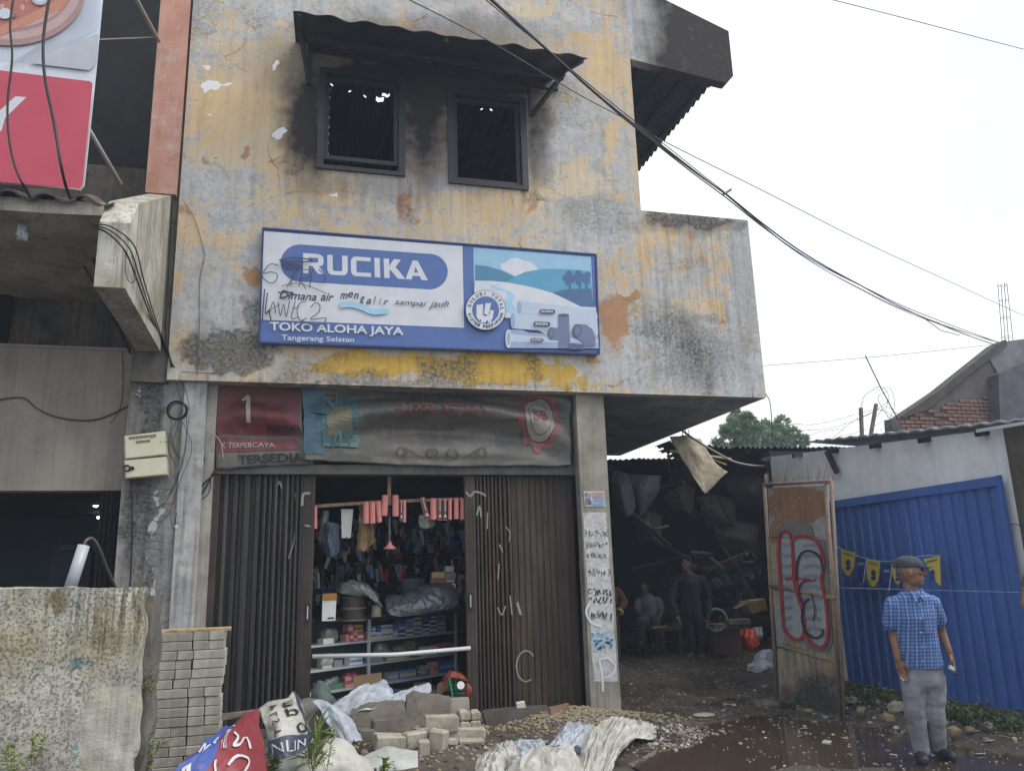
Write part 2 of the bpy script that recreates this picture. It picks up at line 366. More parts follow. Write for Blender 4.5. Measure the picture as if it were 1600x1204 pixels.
def wear_grid(xs, zs, pt, skip, masks, name, mat, parent, smooth=False):
    """sheet of points pt(x,z); masks: list of (channel, px, py, rx, ry, amount[, soft]) sizes as measured on the survey photo"""
    mb = MB(); idx = {}
    P = []
    for j, z in enumerate(zs):
        for i, x in enumerate(xs): P.append(pt(x, z))
    nx = len(xs); used = {}
    for j in range(len(zs)-1):
        for i in range(nx-1):
            if skip((xs[i]+xs[i+1])/2, (zs[j]+zs[j+1])/2): continue
            q = [j*nx+i, j*nx+i+1, (j+1)*nx+i+1, (j+1)*nx+i]
            for k in q:
                if k not in used: used[k] = len(mb.v); mb.v.append(P[k])
            mb.f.append(tuple(used[k] for k in q)); mb.m.append(0)
    pts = np.array([tuple(v) for v in mb.v]); q = pts-np.array(CAMP); D = q@np.array(fw); X = 800+FPX*(q@np.array(rt))/D; Y = 602-FPX*(q@np.array(up))/D
    wx = np.array([tuple(mnoise.noise_vector(Vector((a/34, b/34, 1.3)))+.5*mnoise.noise_vector(Vector((a/13, b/13, 5.3)))) for a, b in zip(X, Y)])*np.array([17, 15, 0])
    X = X+wx[:, 0]; Y = Y+wx[:, 1]
    ch = {c: np.zeros(len(pts)) for c in 'otywmsrf'}; ch['o'] += .5; ch['t'] += -.6; ch['r'] += .28; ch['y'] += -.6; ch['m'] += -.45; ch['w'] += -.6
    for mk in masks:
        c, px, py, rx, ry, a = mk[:6]; soft = mk[6] if len(mk) > 6 else .55
        d = np.sqrt(((X-px)/rx)**2+((Y-py)/ry)**2); wgt = np.clip((1+soft-d)/(2*soft), 0, 1); wgt = wgt*wgt*(3-2*wgt)
        if c in 'tywm': base = {'t': -.6, 'y': -.6, 'm': -.45, 'w': -.6}[c]; ch[c] = np.maximum(ch[c], base+(a-base)*wgt) if a > base else ch[c]+(a-ch[c])*wgt
        elif c == 'o': ch[c] = ch[c]+(.5+(a-.5)*.72-ch[c])*wgt
        else: ch[c] = np.maximum(ch[c], a*wgt)
    one = np.ones(len(pts))
    return mb.build(name, mat, parent, attrs={'wear_a': np.stack([ch['o'], ch['t'], ch['y'], one], 1), 'wear_b': np.stack([ch['m'], ch['s'], ch['r'], ch['w']], 1)})
def cuts(a, b, step, extra=()):
    n = int(round((b-a)/step)); return sorted(set([round(a+(b-a)*i/n, 4) for i in range(n+1)]+[round(e, 4) for e in extra]))

m_fac = facade_material()
m_soot = M('sooty_plaster', '#3a3638', '#1f1e22', scale=2.5, rough=.9, bscale=20, bmp=.3)
m_sootwood = M('charred_sheet', '#222128', '#302b2d', scale=5, rough=.6, streak=.4, dirtc='#15151a', bmp=.2)
m_char = M('charred_black', '#08090d', '#050508', scale=6, rough=.85)
m_undersl = M('sooty_concrete', '#a5a2aa', '#77757d', scale=1.6, rough=.9, dirt=.5, dirtc='#2a2a30', bscale=14)
m_frame = M('scorched_frame_paint', '#20242d', '#15181f', scale=9, rough=.45, dirt=.5, dirtc='#15161a')
m_conc = M('aged_concrete', '#a09b90', '#7b776e', scale=3.5, rough=.9, streak=.55, dirt=.35, dirtc='#4b4842', bscale=30)
m_concd = M('dark_concrete', '#6b6862', '#4f4c48', scale=4, rough=.92, dirt=.5, dirtc='#2c2a28', bscale=24, bmp=.5)
m_shut = M('rusty_shutter_steel', '#554940', '#3f332c', scale=3, rough=.55, streak=.8, dirt=.35, dirtc='#2b2826', bmp=.1, ws=(1, 1, .35), vary=.35, metal=.25)
m_shutd = M('dark_shutter_steel', '#403b38', '#2c2a2a', scale=3, rough=.55, streak=.6, dirt=.3, dirtc='#1c1b1b', bmp=.1, ws=(1, 1, .35), vary=.7, metal=.2)
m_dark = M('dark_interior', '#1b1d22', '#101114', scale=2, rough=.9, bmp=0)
m_black = flat('black_rubber', '#17181b', .55)

# ------------------------------------------------------------------ the shop building
X0, XR, XU = -1.30, 5.57, 4.075; ZB, ZP, ZT = 3.53, 5.89, 10.2
XCOL0, XCOL1 = onY(912, 867, F+.1).x, onY(957, 867, F+.1).x
shop = thing('shop_building', 'two storey shop with peeling ochre and grey wall, burnt upstairs windows and open folding shutters', 'building', (1.4, F+2, 0))
W1 = (onY(499, 200, F).x, onY(630, 200, F).x, onY(565, 268, F).z, onY(565, 117, F).z)
W2 = (onY(702, 220, F).x, onY(820, 220, F).x, onY(760, 290, F).z, onY(760, 150, F).z)
def hole(x, z):
    if x > XU and z > ZP: return True
    return any(a < x < b and c < z < d for a, b, c, d in (W1, W2))
fm = [('m', 1085, 560, 90, 55, .52, .8), ('m', 1040, 490, 60, 30, .45, .8), ('m', 705, 578, 60, 26, .72), ('m', 480, 575, 60, 20, .5), ('m', 560, 590, 60, 16, .6), ('m', 935, 335, 70, 40, .35, .6), ('m', 880, 160, 40, 60, .3, .7), ('m', 300, 20, 60, 40, .35, .7), ('s', 1165, 470, 26, 180, .22, .5), ('s', 1090, 350, 100, 16, .5, .8), ('s', 1100, 560, 60, 60, .25, .8), ('s', 340, 545, 90, 45, .3, .8), ('r', 1080, 480, 100, 160, .75), ('r', 640, 300, 300, 60, .5), ('o', 1170, 450, 30, 200, -.9, .3),
  # o: paint bias (1 ochre, 0 bare grey), t terracotta, y yellow, m mould, s soot, r run-off streaks, w bare white spots
 ('o', 430, 170, 130, 80, 1.0), ('o', 560, 20, 300, 28, .12), ('o', 380, 20, 75, 30, .18), ('o', 350, 35, 40, 16, .6), ('o', 442, 37, 9, 7, 1.1), ('o', 305, 60, 25, 60, .3), ('o', 620, 22, 12, 10, 1), ('o', 640, 35, 12, 8, 1),
 ('o', 283, 150, 12, 150, .38), ('o', 430, 245, 120, 22, .95), ('o', 320, 285, 40, 26, 0), ('o', 395, 278, 28, 14, .1), ('o', 460, 300, 60, 30, .65), ('o', 520, 320, 30, 30, .85),
 ('o', 600, 300, 40, 25, .4), ('o', 360, 340, 40, 24, .1), ('o', 300, 350, 22, 18, .95), ('o', 340, 375, 50, 10, .8), ('o', 310, 410, 40, 16, .02), ('o', 385, 402, 20, 12, .1), ('o', 280, 440, 14, 12, .8),
 ('o', 335, 480, 68, 50, -.05), ('o', 560, 335, 80, 16, .35), ('o', 285, 540, 12, 30, .7),
 ('o', 740, 330, 90, 35, .72), ('o', 700, 290, 40, 15, .2), ('o', 850, 30, 90, 30, .15), ('o', 830, 14, 38, 10, .85), ('o', 900, 62, 22, 9, .9), ('o', 880, 120, 40, 25, .3), ('o', 945, 105, 26, 36, .95), ('o', 845, 195, 25, 35, .7),
 ('o', 905, 195, 50, 45, .1), ('o', 900, 275, 18, 38, .9), ('o', 862, 235, 22, 30, .05), ('o', 930, 240, 14, 30, .1), ('o', 958, 215, 9, 40, .85), ('o', 975, 250, 10, 60, .15), ('o', 880, 302, 60, 14, .95), ('o', 975, 308, 25, 8, .9),
 ('o', 930, 350, 75, 45, .04), ('o', 1010, 380, 12, 70, .85), ('o', 1030, 375, 18, 12, .85), ('o', 1090, 372, 50, 22, .85), ('o', 1120, 440, 18, 60, .8), ('o', 1050, 440, 42, 38, .05), ('o', 1040, 560, 80, 50, .05), ('o', 1165, 480, 22, 170, -.3, .3),
 ('o', 1095, 400, 60, 60, .42), ('o', 1060, 560, 110, 50, -.1), ('o', 1170, 460, 26, 190, -1.2, .3), ('o', 1085, 480, 18, 10, .8), ('o', 1070, 472, 14, 9, .9),
 ('t', 962, 500, 34, 50, 1.0), ('t', 985, 470, 18, 16, .9), ('t', 925, 560, 16, 14, .8), ('t', 632, 320, 14, 36, .72), ('t', 640, 350, 20, 10, .7), ('t', 822, 320, 9, 22, .6), ('t', 398, 432, 22, 18, .9), ('t', 385, 415, 12, 8, .7), ('t', 283, 330, 16, 14, .55),
 ('t', 500, 262, 26, 4, .7), ('t', 455, 256, 26, 3, .75), ('t', 425, 250, 14, 4, .75), ('t', 390, 240, 8, 10, .75), ('t', 345, 250, 10, 3, .7), ('t', 315, 252, 14, 4, .7),
 ('y', 590, 570, 120, 22, 1.0, .25), ('y', 770, 575, 110, 26, .95, .25), ('y', 880, 585, 20, 20, .8), ('y', 300, 560, 16, 26, .55), ('y', 900, 598, 50, 8, .6),
 ('m', 328, 548, 52, 32, 1.35, .3), ('m', 398, 553, 34, 30, 1.35, .3), ('m', 350, 520, 50, 12, .9), ('m', 395, 490, 14, 30, .7), ('m', 680, 585, 30, 24, .75), ('m', 655, 565, 14, 14, .55), ('m', 740, 575, 16, 30, .6), ('m', 835, 572, 22, 22, .65), ('m', 600, 600, 320, 6, .62), ('m', 520, 558, 40, 8, .4), ('m', 450, 590, 30, 10, .6),
 ('m', 1040, 515, 60, 24, .7), ('m', 1085, 545, 26, 26, .85), ('m', 1105, 590, 12, 30, .75), ('m', 1100, 500, 40, 10, .55), ('m', 930, 340, 50, 26, .28), ('m', 1075, 410, 40, 14, .3), ('m', 1075, 343, 75, 13, .95, .3), ('m', 400, 30, 30, 20, .4), ('m', 320, 45, 20, 12, .4), ('m', 880, 180, 30, 30, .25), ('m', 640, 340, 10, 20, .4), ('m', 460, 275, 20, 8, .45), ('m', 1165, 540, 10, 60, .1), ('m', 1160, 348, 18, 10, .5), ('m', 840, 310, 26, 8, .5),
 ('s', 480, 190, 38, 100, 1.0, .9), ('s', 838, 190, 24, 90, .8, .9), ('s', 600, 100, 210, 60, .6, .8), ('s', 640, 290, 180, 20, .35, .9), ('s', 520, 290, 40, 16, .4, .9), ('s', 470, 90, 30, 30, .35, .8), ('s', 662, 190, 46, 100, .95, .8), ('s', 660, 130, 190, 40, 1.1, .5), ('s', 835, 200, 14, 90, .75, .7), ('s', 650, 60, 220, 40, .5, .6), ('s', 560, 275, 70, 8, .35, .9), ('s', 1010, 0, 40, 90, .4, .9),
 ('s', 640, 300, 14, 40, .3, .9),
 ('r', 560, 600, 600, 14, .8), ('r', 1080, 420, 80, 90, .5), ('r', 960, 250, 30, 200, .35), ('r', 320, 560, 60, 60, .4),
 ('w', 440, 212, 9, 8, 1.2, .25), ('w', 322, 98, 8, 7, 1.0, .3), ('w', 328, 137, 12, 7, 1.0, .3), ('w', 355, 140, 14, 4, 1.0, .3), ('w', 432, 106, 8, 10, .75, .4), ('w', 405, 214, 3, 3, .8), ('w', 326, 180, 4, 3, .9), ('w', 345, 203, 10, 3, .5), ('w', 530, 305, 4, 5, .9), ('w', 270, 240, 4, 24, .5)]
xs = cuts(X0, XR, .03, (XU, W1[0], W1[1], W2[0], W2[1])); zs = cuts(ZB, ZT, .03, (ZP, W1[2], W1[3], W2[2], W2[3]))
wl = wear_grid(xs, zs, lambda x, z: Vector((x, F, z)), hole, fm, 'front_wall', m_fac, shop)
wl.modifiers.new('thickness', 'SOLIDIFY').thickness = .14; wl.modifiers['thickness'].offset = -1
mb = MB()
mb.box((X0, F+.145, ZB), (XR, F+.30, ZB+.16)).box((X0+.02, F+.30, ZB+.002), (XCOL1+.002, F+4.6, ZB+.17))
pb = onZ(955, 712, ZB)
mb.poly([(XCOL1, F+.14, ZB+.003), (XCOL1, pb.y, ZB+.003), (XR, pb.y-.02, ZB+.003), (XR, F+.14, ZB+.003)]).box((XCOL1+.003, F+.3, ZB+.01), (XR-.002, pb.y, ZB+.15))
mb.build('balcony_slab', m_undersl, shop)
MB().box((XR-.12, F+.302, ZB+.16), (XR, pb.y, ZP)).build('balcony_side_wall', m_conc, shop)
mb = MB()   # shell of the two storeys
mb.box((X0, F+.145, ZB+.17), (X0+.12, F+4.6, 8.05)).box((XU-.13, F+.145, ZB+.175), (XU-.002, F+4.6, 8.4)).box((X0+.12, F+4.45, ZB+.17), (XU-.13, F+4.6, 8.05))
mb.build('upstairs_wall', m_char, shop)
mb = MB()
mb.box((XCOL1-.16, F+.45, 0), (XCOL1-.004, F+4.6, ZB)).box((-1.05, F+.45, 0), (-.95, F+4.6, ZB)).box((-.95, F+4.45, 0), (XCOL1-.16, F+4.6, ZB))
mb.build('ground_floor_wall', m_soot, shop)
MB().box((-.95, F+.3, 0), (XCOL1-.16, F+4.45, .09)).build('shop_floor', m_concd, shop)
# burnt upstairs ceiling of corrugated sheets with holes the sky shows through
mb = MB(); holes = [onZ(590, 150, 8.1), onZ(604, 143, 8.1), onZ(597, 158, 8.1)]
hx = [(.62, 9.35, .05), (.74, 9.28, .04), (1.7, 9.5, .02), (.25, 9.5, .018), (1.0, 9.42, .012)]
h1 = onZ(604, 149, 8.0); h2 = onZ(594, 155, 8.0)
hx = [(h1.x, h1.y, .045), (h2.x, h2.y, .055), (h1.x-.5, h1.y+.02, .015), (h1.x-.75, h1.y-.1, .015), (h1.x-.62, h1.y-.07, .012), (h1.x+1.35, h1.y+.05, .014), (h1.x+1.5, h1.y+.05, .012), (h1.x-.3, h1.y+.1, .012)]
x = X0+.12; st = .035
ny = 110; nxx = int((XU-.13-x)/st)
for i in range(nxx):
    for j in range(ny):
        a = x+i*st; c = F+.2+j*st
        if any(abs(a+st/2-p)*1 < s_ and abs(c+st/2-q) < s_ for p, q, s_ in hx): continue
        z = lambda X: 8.0+.015*math.sin(X*70)
        mb.poly([(a, c, z(a)), (a, c+st, z(a)), (a+st, c+st, z(a+st)), (a+st, c, z(a+st))])
mb.build('burnt_ceiling', m_char, shop)
# window frames
for k, Wd in enumerate((W1, W2)):
    a, b_, c, d = Wd; fr = MB(); t_ = .055
    for lo, hi in (((a-.02, F-.035, c-.02), (a+t_, F+.12, d+.02)), ((b_-t_, F-.035, c-.02), (b_+.02, F+.12, d+.02)), ((a+t_, F-.033, d-t_), (b_-t_, F+.12, d+.02)), ((a+t_, F-.033, c-.02), (b_-t_, F+.12, c+.03))): fr.box(lo, hi)
    f_ = fr.build('window_frame', m_frame, shop)
    s = MB(); e = .10 if k == 0 else .01; q = .05
    for lo, hi in (((a+t_, F+.03, c+.03+e), (a+t_+q, F+.08, d-t_)), ((b_-t_-q, F+.03, c+.03+e), (b_-t_, F+.08, d-t_)), ((a+t_+q, F+.032, d-t_-q), (b_-t_-q, F+.078, d-t_)), ((a+t_+q, F+.025, c+.03+e), (b_-t_-q, F+.082, c+.03+e+q))): s.box(lo, hi)
    s.build('sash', m_frame, f_)
    if k == 0:
        sh = MB()        # splinters of broken pane left in the putty
        for i in range(9):
            z_ = c+.2+i*.12+random.uniform(-.03, .03); sh.poly([(a+t_+q, F+.055, z_), (a+t_+q+random.uniform(.008, .022), F+.055, z_+.02), (a+t_+q, F+.055, z_+.045)])
        sh.build('glass_splinters', flat('broken_glass', '#a9b4c0', .1), f_, kind='stuff')
# awning
def awn(u, v):      # u along, v from wall (0) to outer edge (1)
    i0, i1 = onY(462, 66, F), onY(852, 128, F); o0, o1 = onY(458, 18, F-.9), onY(918, 90, F-.9)
    p = (i0.lerp(i1, u)).lerp(o0.lerp(o1, u), v); ph = u*62
    p.z += .013*math.sin(ph)+.018*mnoise.noise(Vector((u*9, v*2, 3)))+(.02*mnoise.noise(Vector((u*14, 4, 1))) if v > .9 else 0); return p
mb = MB(); nu = 240; nv = 6; g = []
for j in range(nv+1):
    for i in range(nu+1): mb.v.append(awn(i/nu, j/nv))
for j in range(nv):
    for i in range(nu): a = j*(nu+1)+i; mb.f.append((a, a+1, a+nu+2, a+nu+1)); mb.m.append(0)
aw = mb.build('awning_sheet', m_sootwood, shop); sm_ = aw.modifiers.new('t', 'SOLIDIFY'); sm_.thickness = .006
def bar(a, b_, w_, name, mat, parent, h=None):
    a, b_ = Vector(a), Vector(b_); d = b_-a; q = d.to_track_quat('Z', 'Y').to_matrix(); o = MB()
    o.obox((a+b_)/2, (w_, h or w_, d.length), q); return o.build(name, mat, parent)
dn = Vector((0, 0, -.03))
i0, i1 = onY(484, 74, F-.03), onY(872, 136, F-.03); bar(i0, i1, .05, 'ledger_beam', m_sootwood, shop, .10)
o0, o1 = onY(484, 62, F-.45), onY(880, 122, F-.45); bar(o0, o1, .05, 'awning_rafter', m_sootwood, shop)
bar(onY(485, 68, F-.03), onY(483, 133, F-.04), .055, 'awning_bracket', m_sootwood, shop)
bar(awn(.02, .05)+dn, awn(.02, .97)+dn, .04, 'awning_arm', m_sootwood, shop); bar(awn(.985, .05)+dn, awn(.985, .97)+dn, .04, 'awning_arm', m_sootwood, shop); bar(awn(.5, .05)+dn, awn(.5, .97)+dn, .04, 'awning_arm', m_sootwood, shop)
bar(onY(830, 181, F-.03), awn(.985, .55)+dn*1.6, .045, 'awning_brace', m_sootwood, shop)
bar(onY(830, 181, F-.04), onY(826, 126, F-.04), .045, 'awning_bracket', m_sootwood, shop)
bar(onY(483, 131, F-.04), awn(.02, .5)+dn*1.6, .045, 'awning_brace', m_sootwood, shop)
# gable board and roof overhang to the right
g0 = onY(985, 92, F); g1 = onY(1139, 131, F); g2 = onY(1146, 122, F); g3 = onY(1141, 50, F); g4 = onY(1040, 0, F); sl_ = (g4.z-g3.z)/(g4.x-g3.x)
top = Vector((XU+.001, F, g4.z+sl_*(XU-g4.x)))
nx_ = 60
gm = [('o', 1020, 30, 200, 150, .02), ('o', 1000, 60, 18, 60, .5), ('s', 1095, 40, 85, 120, 1.25, .35), ('s', 1040, 60, 60, 40, .9, .6), ('r', 1010, 30, 60, 90, .5)]
xs = cuts(XU+.001, g2.x, .03); zs = cuts(g1.z-.02, top.z+.02, .03)
def gskip(x, z):
    lowb = g0.z+(g1.z-g0.z)*(x-g0.x)/(g1.x-g0.x); return z < lowb or z > g3.z+sl_*(x-g3.x)
def gpt(x, z):
    lowb = g0.z+(g1.z-g0.z)*(x-g0.x)/(g1.x-g0.x); hi = g3.z+sl_*(x-g3.x); return Vector((x, F+.001, z))
mb = MB(); n = 44; mrows = 30
for j in range(mrows+1):
    for i in range(n+1):
        x = XU+.001+(g2.x-XU)*i/n; lowb = g0.z+(g1.z-g0.z)*(x-g0.x)/(g1.x-g0.x)
        if x > g1.x-.03: lowb += (x-g1.x+.03)*1.3
        hi = min(g3.z+sl_*(x-g3.x), top.z); mb.v.append(Vector((x, F+.001, lowb+(hi-lowb)*j/mrows)))
for j in range(mrows):
    for i in range(n): a = j*(n+1)+i; mb.f.append((a, a+1, a+n+2, a+n+1)); mb.m.append(0)
tmp = mb
pts = tmp.v; A_ = []; B_ = []
for p in pts:
    px, py = proj(p); s_ = min(.98, max(.2, (px-985)/75+.25*mnoise.noise(p*3)+.1*mnoise.noise(p*9)+.15)); A_.append((.15, -.6, -.6, 1)); B_.append((-.3, s_*.92, .6, -.6))
gb = mb.build('gable_board', m_fac, shop, attrs={'wear_a': A_, 'wear_b': B_}); q = gb.modifiers.new('t', 'SOLIDIFY'); q.thickness = .14; q.offset = -1
mb = MB(); e0 = onY(1112, 131, F+.15); N_ = 150
for i in range(N_+1):
    y = F+.15+6*i/N_; d = .022*math.cos(i*1.57*1); mb.v += [Vector((e0.x+.02, y, e0.z+.03+d)), Vector((XU-.2, y, e0.z+.03+d+(e0.x-XU+.22)*abs(sl_)*.9))]
for i in range(N_): mb.f.append((2*i, 2*i+1, 2*i+3, 2*i+2)); mb.m.append(0)
rf = mb.build('roof_sheet', m_sootwood, shop); q = rf.modifiers.new('t', 'SOLIDIFY'); q.thickness = .012; q.offset = 1
for k in range(5): bar((e0.x-.1-k*.28, F+.15, e0.z+.02+k*.28*abs(sl_)*.9-.01), (e0.x-.1-k*.28, F+6, e0.z+.02+k*.28*abs(sl_)*.9-.01), .05, 'roof_batten', m_char, shop)
# columns
def gridcol(x0, x1, z0, z1, Y, masks, name, mat, parent, depth=.3):
    o = wear_grid(cuts(x0, x1, .03), cuts(z0, z1, .04), lambda x, z: Vector((x, Y, z)), lambda x, z: False, masks, name, mat, parent)
    q = o.modifiers.new('t', 'SOLIDIFY'); q.thickness = depth; q.offset = -1; return o
m_colw = M('weathered_whitewash', '#b5b5b2', '#8e8f92', scale=3, rough=.9, streak=.6, dirt=.45, dirtc='#5a5650', bscale=24, bmp=.4)
m_colg = M('grey_streaked_column', '#9a968a', '#77746c', scale=2.2, rough=.9, streak=.5, dirt=.3, dirtc='#54514a', bscale=24)
rc = MB().box((XCOL0, F+.1, -.05), (XCOL1, F+.44, ZB-.002)).build('column', m_colg, shop)
x1_ = onY(337, 738, F+.22).x
cl_ = MB().box((-1.135, F+.08, -.05), (-.915, F+.44, ZB-.002)).build('column', m_colw, shop); cl2 = MB().box((-.912, F+.17, -.05), (x1_-.02, F+.44, ZB-.004)).build('side_pier', M('dim_pier', '#a5a19a', '#83807a', scale=3, streak=.4, dirt=.3, dirtc='#55514b'), shop)
# paint brushed over the middle of the right-hand column, with spray marks on it
cf = lambda x, y: onY(x, y, F+.1-.003)
m_patch = M('whitewashed_patch', '#c4c5c6', '#a4a7aa', scale=9, rough=.85, dirt=.6, dirtc='#7e7b74', bscale=60)
mb = MB()
L_ = lambda y: 903+(y-740)*.068+3; R_ = lambda y: 944+(y-740)*.068
ys = list(range(800, 1075, 12)); prev = None
for y in ys:
    j1, j2 = random.uniform(-1.2, 1), random.uniform(-1.5, .5); cur = (cf(L_(y)+j1, y), cf(R_(y)+j2, y))
    if prev: mb.poly([prev[0], cur[0], cur[1], prev[1]])
    prev = cur
mb.build('whitewash_patch', m_patch, rc)
m_spk = flat('black_spray', '#66686c', .8); m_spb = flat('pale_blue_spray', '#8fb7d6', .8); m_spw = flat('white_spray', '#cfd1d3', .8)
cf2 = lambda x, y: onY(x, y, F+.1-.007)
mb = MB(); rr = random.Random(3)
for row, (yy, h) in enumerate(((833, 11), (851, 11), (867, 10), (894, 14), (925, 12), (937, 12), (961, 16))):
    x = L_(yy)+2; 
    while x < R_(yy)-4:
        w_ = rr.uniform(3, 6); pts = [(x+rr.uniform(-1, w_), yy+rr.uniform(-h/2, h/2)) for _ in range(5)]; pts = [tuple(p)[:2] for p in spline([(a, b_, 0) for a, b_ in pts], 4)]
        ribbon(mb, pts, .9 if row < 4 else 1.6, cf2); x += w_+.6
mb.build('spray_marks', m_spk, rc, kind='stuff')
mb = MB(); mb2 = MB()
for _ in range(16):
    x = rr.uniform(928, 952); y = rr.uniform(990, 1018); ribbon(mb, [tuple(p)[:2] for p in spline([(x+rr.uniform(-9, 9), y+rr.uniform(-7, 7), 0) for _ in range(4)], 4)], 2, lambda a, b_: onY(a, b_, F+.1-.009))
for P_ in ([(922, 940), (916, 955), (924, 972), (940, 978)], [(936, 1028), (941, 1055), (942, 1080)], [(935, 1030), (950, 1028), (962, 1042), (952, 1056), (944, 1058)]):
    ribbon(mb2, [tuple(p)[:2] for p in spline([(a, b_, 0) for a, b_ in P_], 6)], 3.2, lambda a, b_: onY(a, b_, F+.1-.0085))
mb.build('spray_marks', m_spb, rc, kind='stuff'); mb2.build('spray_marks', m_spw, rc, kind='stuff')
ps = MB(); ps.poly([cf2(912, 767), cf2(944, 767), cf2(946, 791), cf2(914, 791)]); 
st_ = ps.build('column_poster', flat('poster_paper', '#b7bcc6', .6), None); tag(st_, 'small faded paper notice pasted on the right-hand shop column', 'poster')
mb = MB()
for a, b_, c, d, k in ((914, 769, 918, 775, 0), (915, 777, 922, 788, 0), (926, 769, 943, 777, 1), (927, 778, 944, 782, 2), (925, 784, 944, 789, 2), (919, 770, 924, 775, 1), (921, 781, 924, 788, 0)):
    mb.poly([onY(a, b_, F+.088), onY(c, b_, F+.088), onY(c, d, F+.088), onY(a, d, F+.088)], k)
mb.build('print', [flat('print_grey', '#6d7179'), flat('print_red', '#a98884'), flat('print_blue', '#7d97bd')], st_, kind='stuff')
# header over the opening
YS = F+.34
hz0, hz1 = onY(620, 741, YS-.08).z, onY(620, 731, YS-.08).z
MB().box((x1_-.02, YS-.1, hz0), (XCOL0, YS+.08, hz1+.03)).build('shutter_header', M('grey_header_steel', '#55524d', '#3b3936', scale=4, rough=.6, streak=.3), shop)
MB().box((x1_-.02, F+.46, hz0), (XCOL0, F+.52, ZB-.003)).build('header_wall', m_soot, shop)
fx0, fx1 = onY(905, 870, YS).x, onY(924, 870, YS).x
# ---- folding shutters
def slat_mesh(w_, d, h, one=False):     # one folded steel leaf, cross-section is a shallow channel
    prof = [(0, 0), (.30*w_, 0), (.40*w_, -d), (.60*w_, -d*1.08), (.88*w_, -d), (w_, 0)] if one else [(0, 0), (.12*w_, 0), (.26*w_, -d), (.44*w_, -d), (.5*w_, -d*.75), (.56*w_, -d), (.74*w_, -d), (.88*w_, 0), (w_, 0)]
    mb = MB(); n = len(prof)
    mb.v = [Vector((x, y, 0)) for x, y in prof]+[Vector((x, y, h)) for x, y in prof]; mb.f = [(i, i+1, n+i+1, n+i) for i in range(n-1)]; mb.m = [0]*(n-1); return mb
ZS = .10
def shutter(label_side, edges, depth, yoff):
    sh = MB().box((edges[0], YS+.055, ZS), (edges[-1], YS+.062, hz0)).build('shutter_leaf', m_shut, shop)
    o_ = ORG[sh.name]
    for i in range(len(edges)-1):
        w_ = edges[i+1]-edges[i]; mb = slat_mesh(w_*.97, depth(i), hz0-ZS-.004, depth(i) > .03)
        for v in mb.v: v += Vector((edges[i], YS+.05+yoff(i), ZS+.002))
        mb.build('slat', m_shutd if label_side == 'left' else m_shut, sh)
    return sh
pxL = [338, 352, 368, 388, 404, 412, 421, 430, 439, 448, 456, 463, 470]
eL = [onY(p, 900, YS).x for p in pxL]
shL = shutter('left', eL, lambda i: .05 if i < 4 else .075, lambda i: 0 if i % 2 else -.02)
pxR = [744, 750, 756, 762, 768, 774, 780, 787, 794, 801, 811, 821, 831, 841, 851, 861, 871, 881, 891, 901, 909]
eR = [onY(p, 900, YS).x for p in pxR]
shR = shutter('right', eR, lambda i: .06 if i < 9 else .018, lambda i: (0 if i % 2 else -.015) if i < 9 else 0)
for nm, (pa, pb_, hy) in {'a': (470, 489, 958), 'b': (728, 744, 940)}.items():
    xa, xb = onY(pa, 900, YS).x, onY(pb_, 900, YS).x
    po = MB(); po.box((xa, YS-.02, ZS), (xb, YS+.05, hz0))
    for k in range(3): po.box((xa+(xb-xa)*(.2+.27*k), YS-.028, ZS), (xa+(xb-xa)*(.2+.27*k)+.008, YS-.018, hz0-.01))
    p_ = po.build('lead_post', m_shut, shop)
    c = onY((pa+pb_)/2+1 if pa < 600 else pa+7, hy, YS-.03)
    MB().obox(c, (.045, .012, .2)).build('handle_plate', m_black, p_); MB().obox(c+Vector((0, -.012, .01)), (.012, .012, .13)).build('handle', flat('worn_steel_handle', '#b9b9b4', .35), p_)
MB().box((fx0-.01, YS-.09, 0), (XCOL0, YS+.06, hz0)).build('jamb', M('rusty_jamb', '#4a3a35', '#352b28', scale=4, streak=.3), shop)
MB().box((x1_-.02, YS-.09, 0), (eL[0]-.005, YS+.06, hz0)).build('jamb', _mc['rusty_jamb'], shop)
# chalky scrawls on the shutters
mb = MB(); fs_ = lambda x, y: onY(x, y, YS-.035)
for P_, wd in (([(472, 790), (474, 772), (485, 770)], 4), ([(476, 820), (485, 822)], 3), ([(432, 762), (437, 752), (440, 762)], 2.2), ([(461, 770), (464, 795), (460, 840), (451, 872)], 1.6), ([(728, 768), (735, 775), (741, 768), (752, 770), (760, 775)], 3.2), ([(745, 805), (749, 790), (752, 808)], 2.6), ([(762, 800), (761, 826)], 2), ([(790, 822), (797, 832), (795, 846)], 1.6), ([(780, 850), (786, 862)], 2), ([(780, 880), (778, 905)], 2), ([(777, 948), (784, 960), (790, 946)], 2), ([(797, 930), (800, 960)], 2.2), ([(808, 940), (814, 960)], 4)):
    ribbon(mb, [tuple(p)[:2] for p in spline([(a, b_, 0) for a, b_ in P_], 5)], wd, fs_)
ribbon(mb, [(822+15*math.cos(a/10), 1040+24*math.sin(a/10)) for a in range(10, 58, 2)], 2.4, fs_)
mb.build('chalk_scrawl', flat('chalk', '#8d8983', .9), shR, kind='stuff')
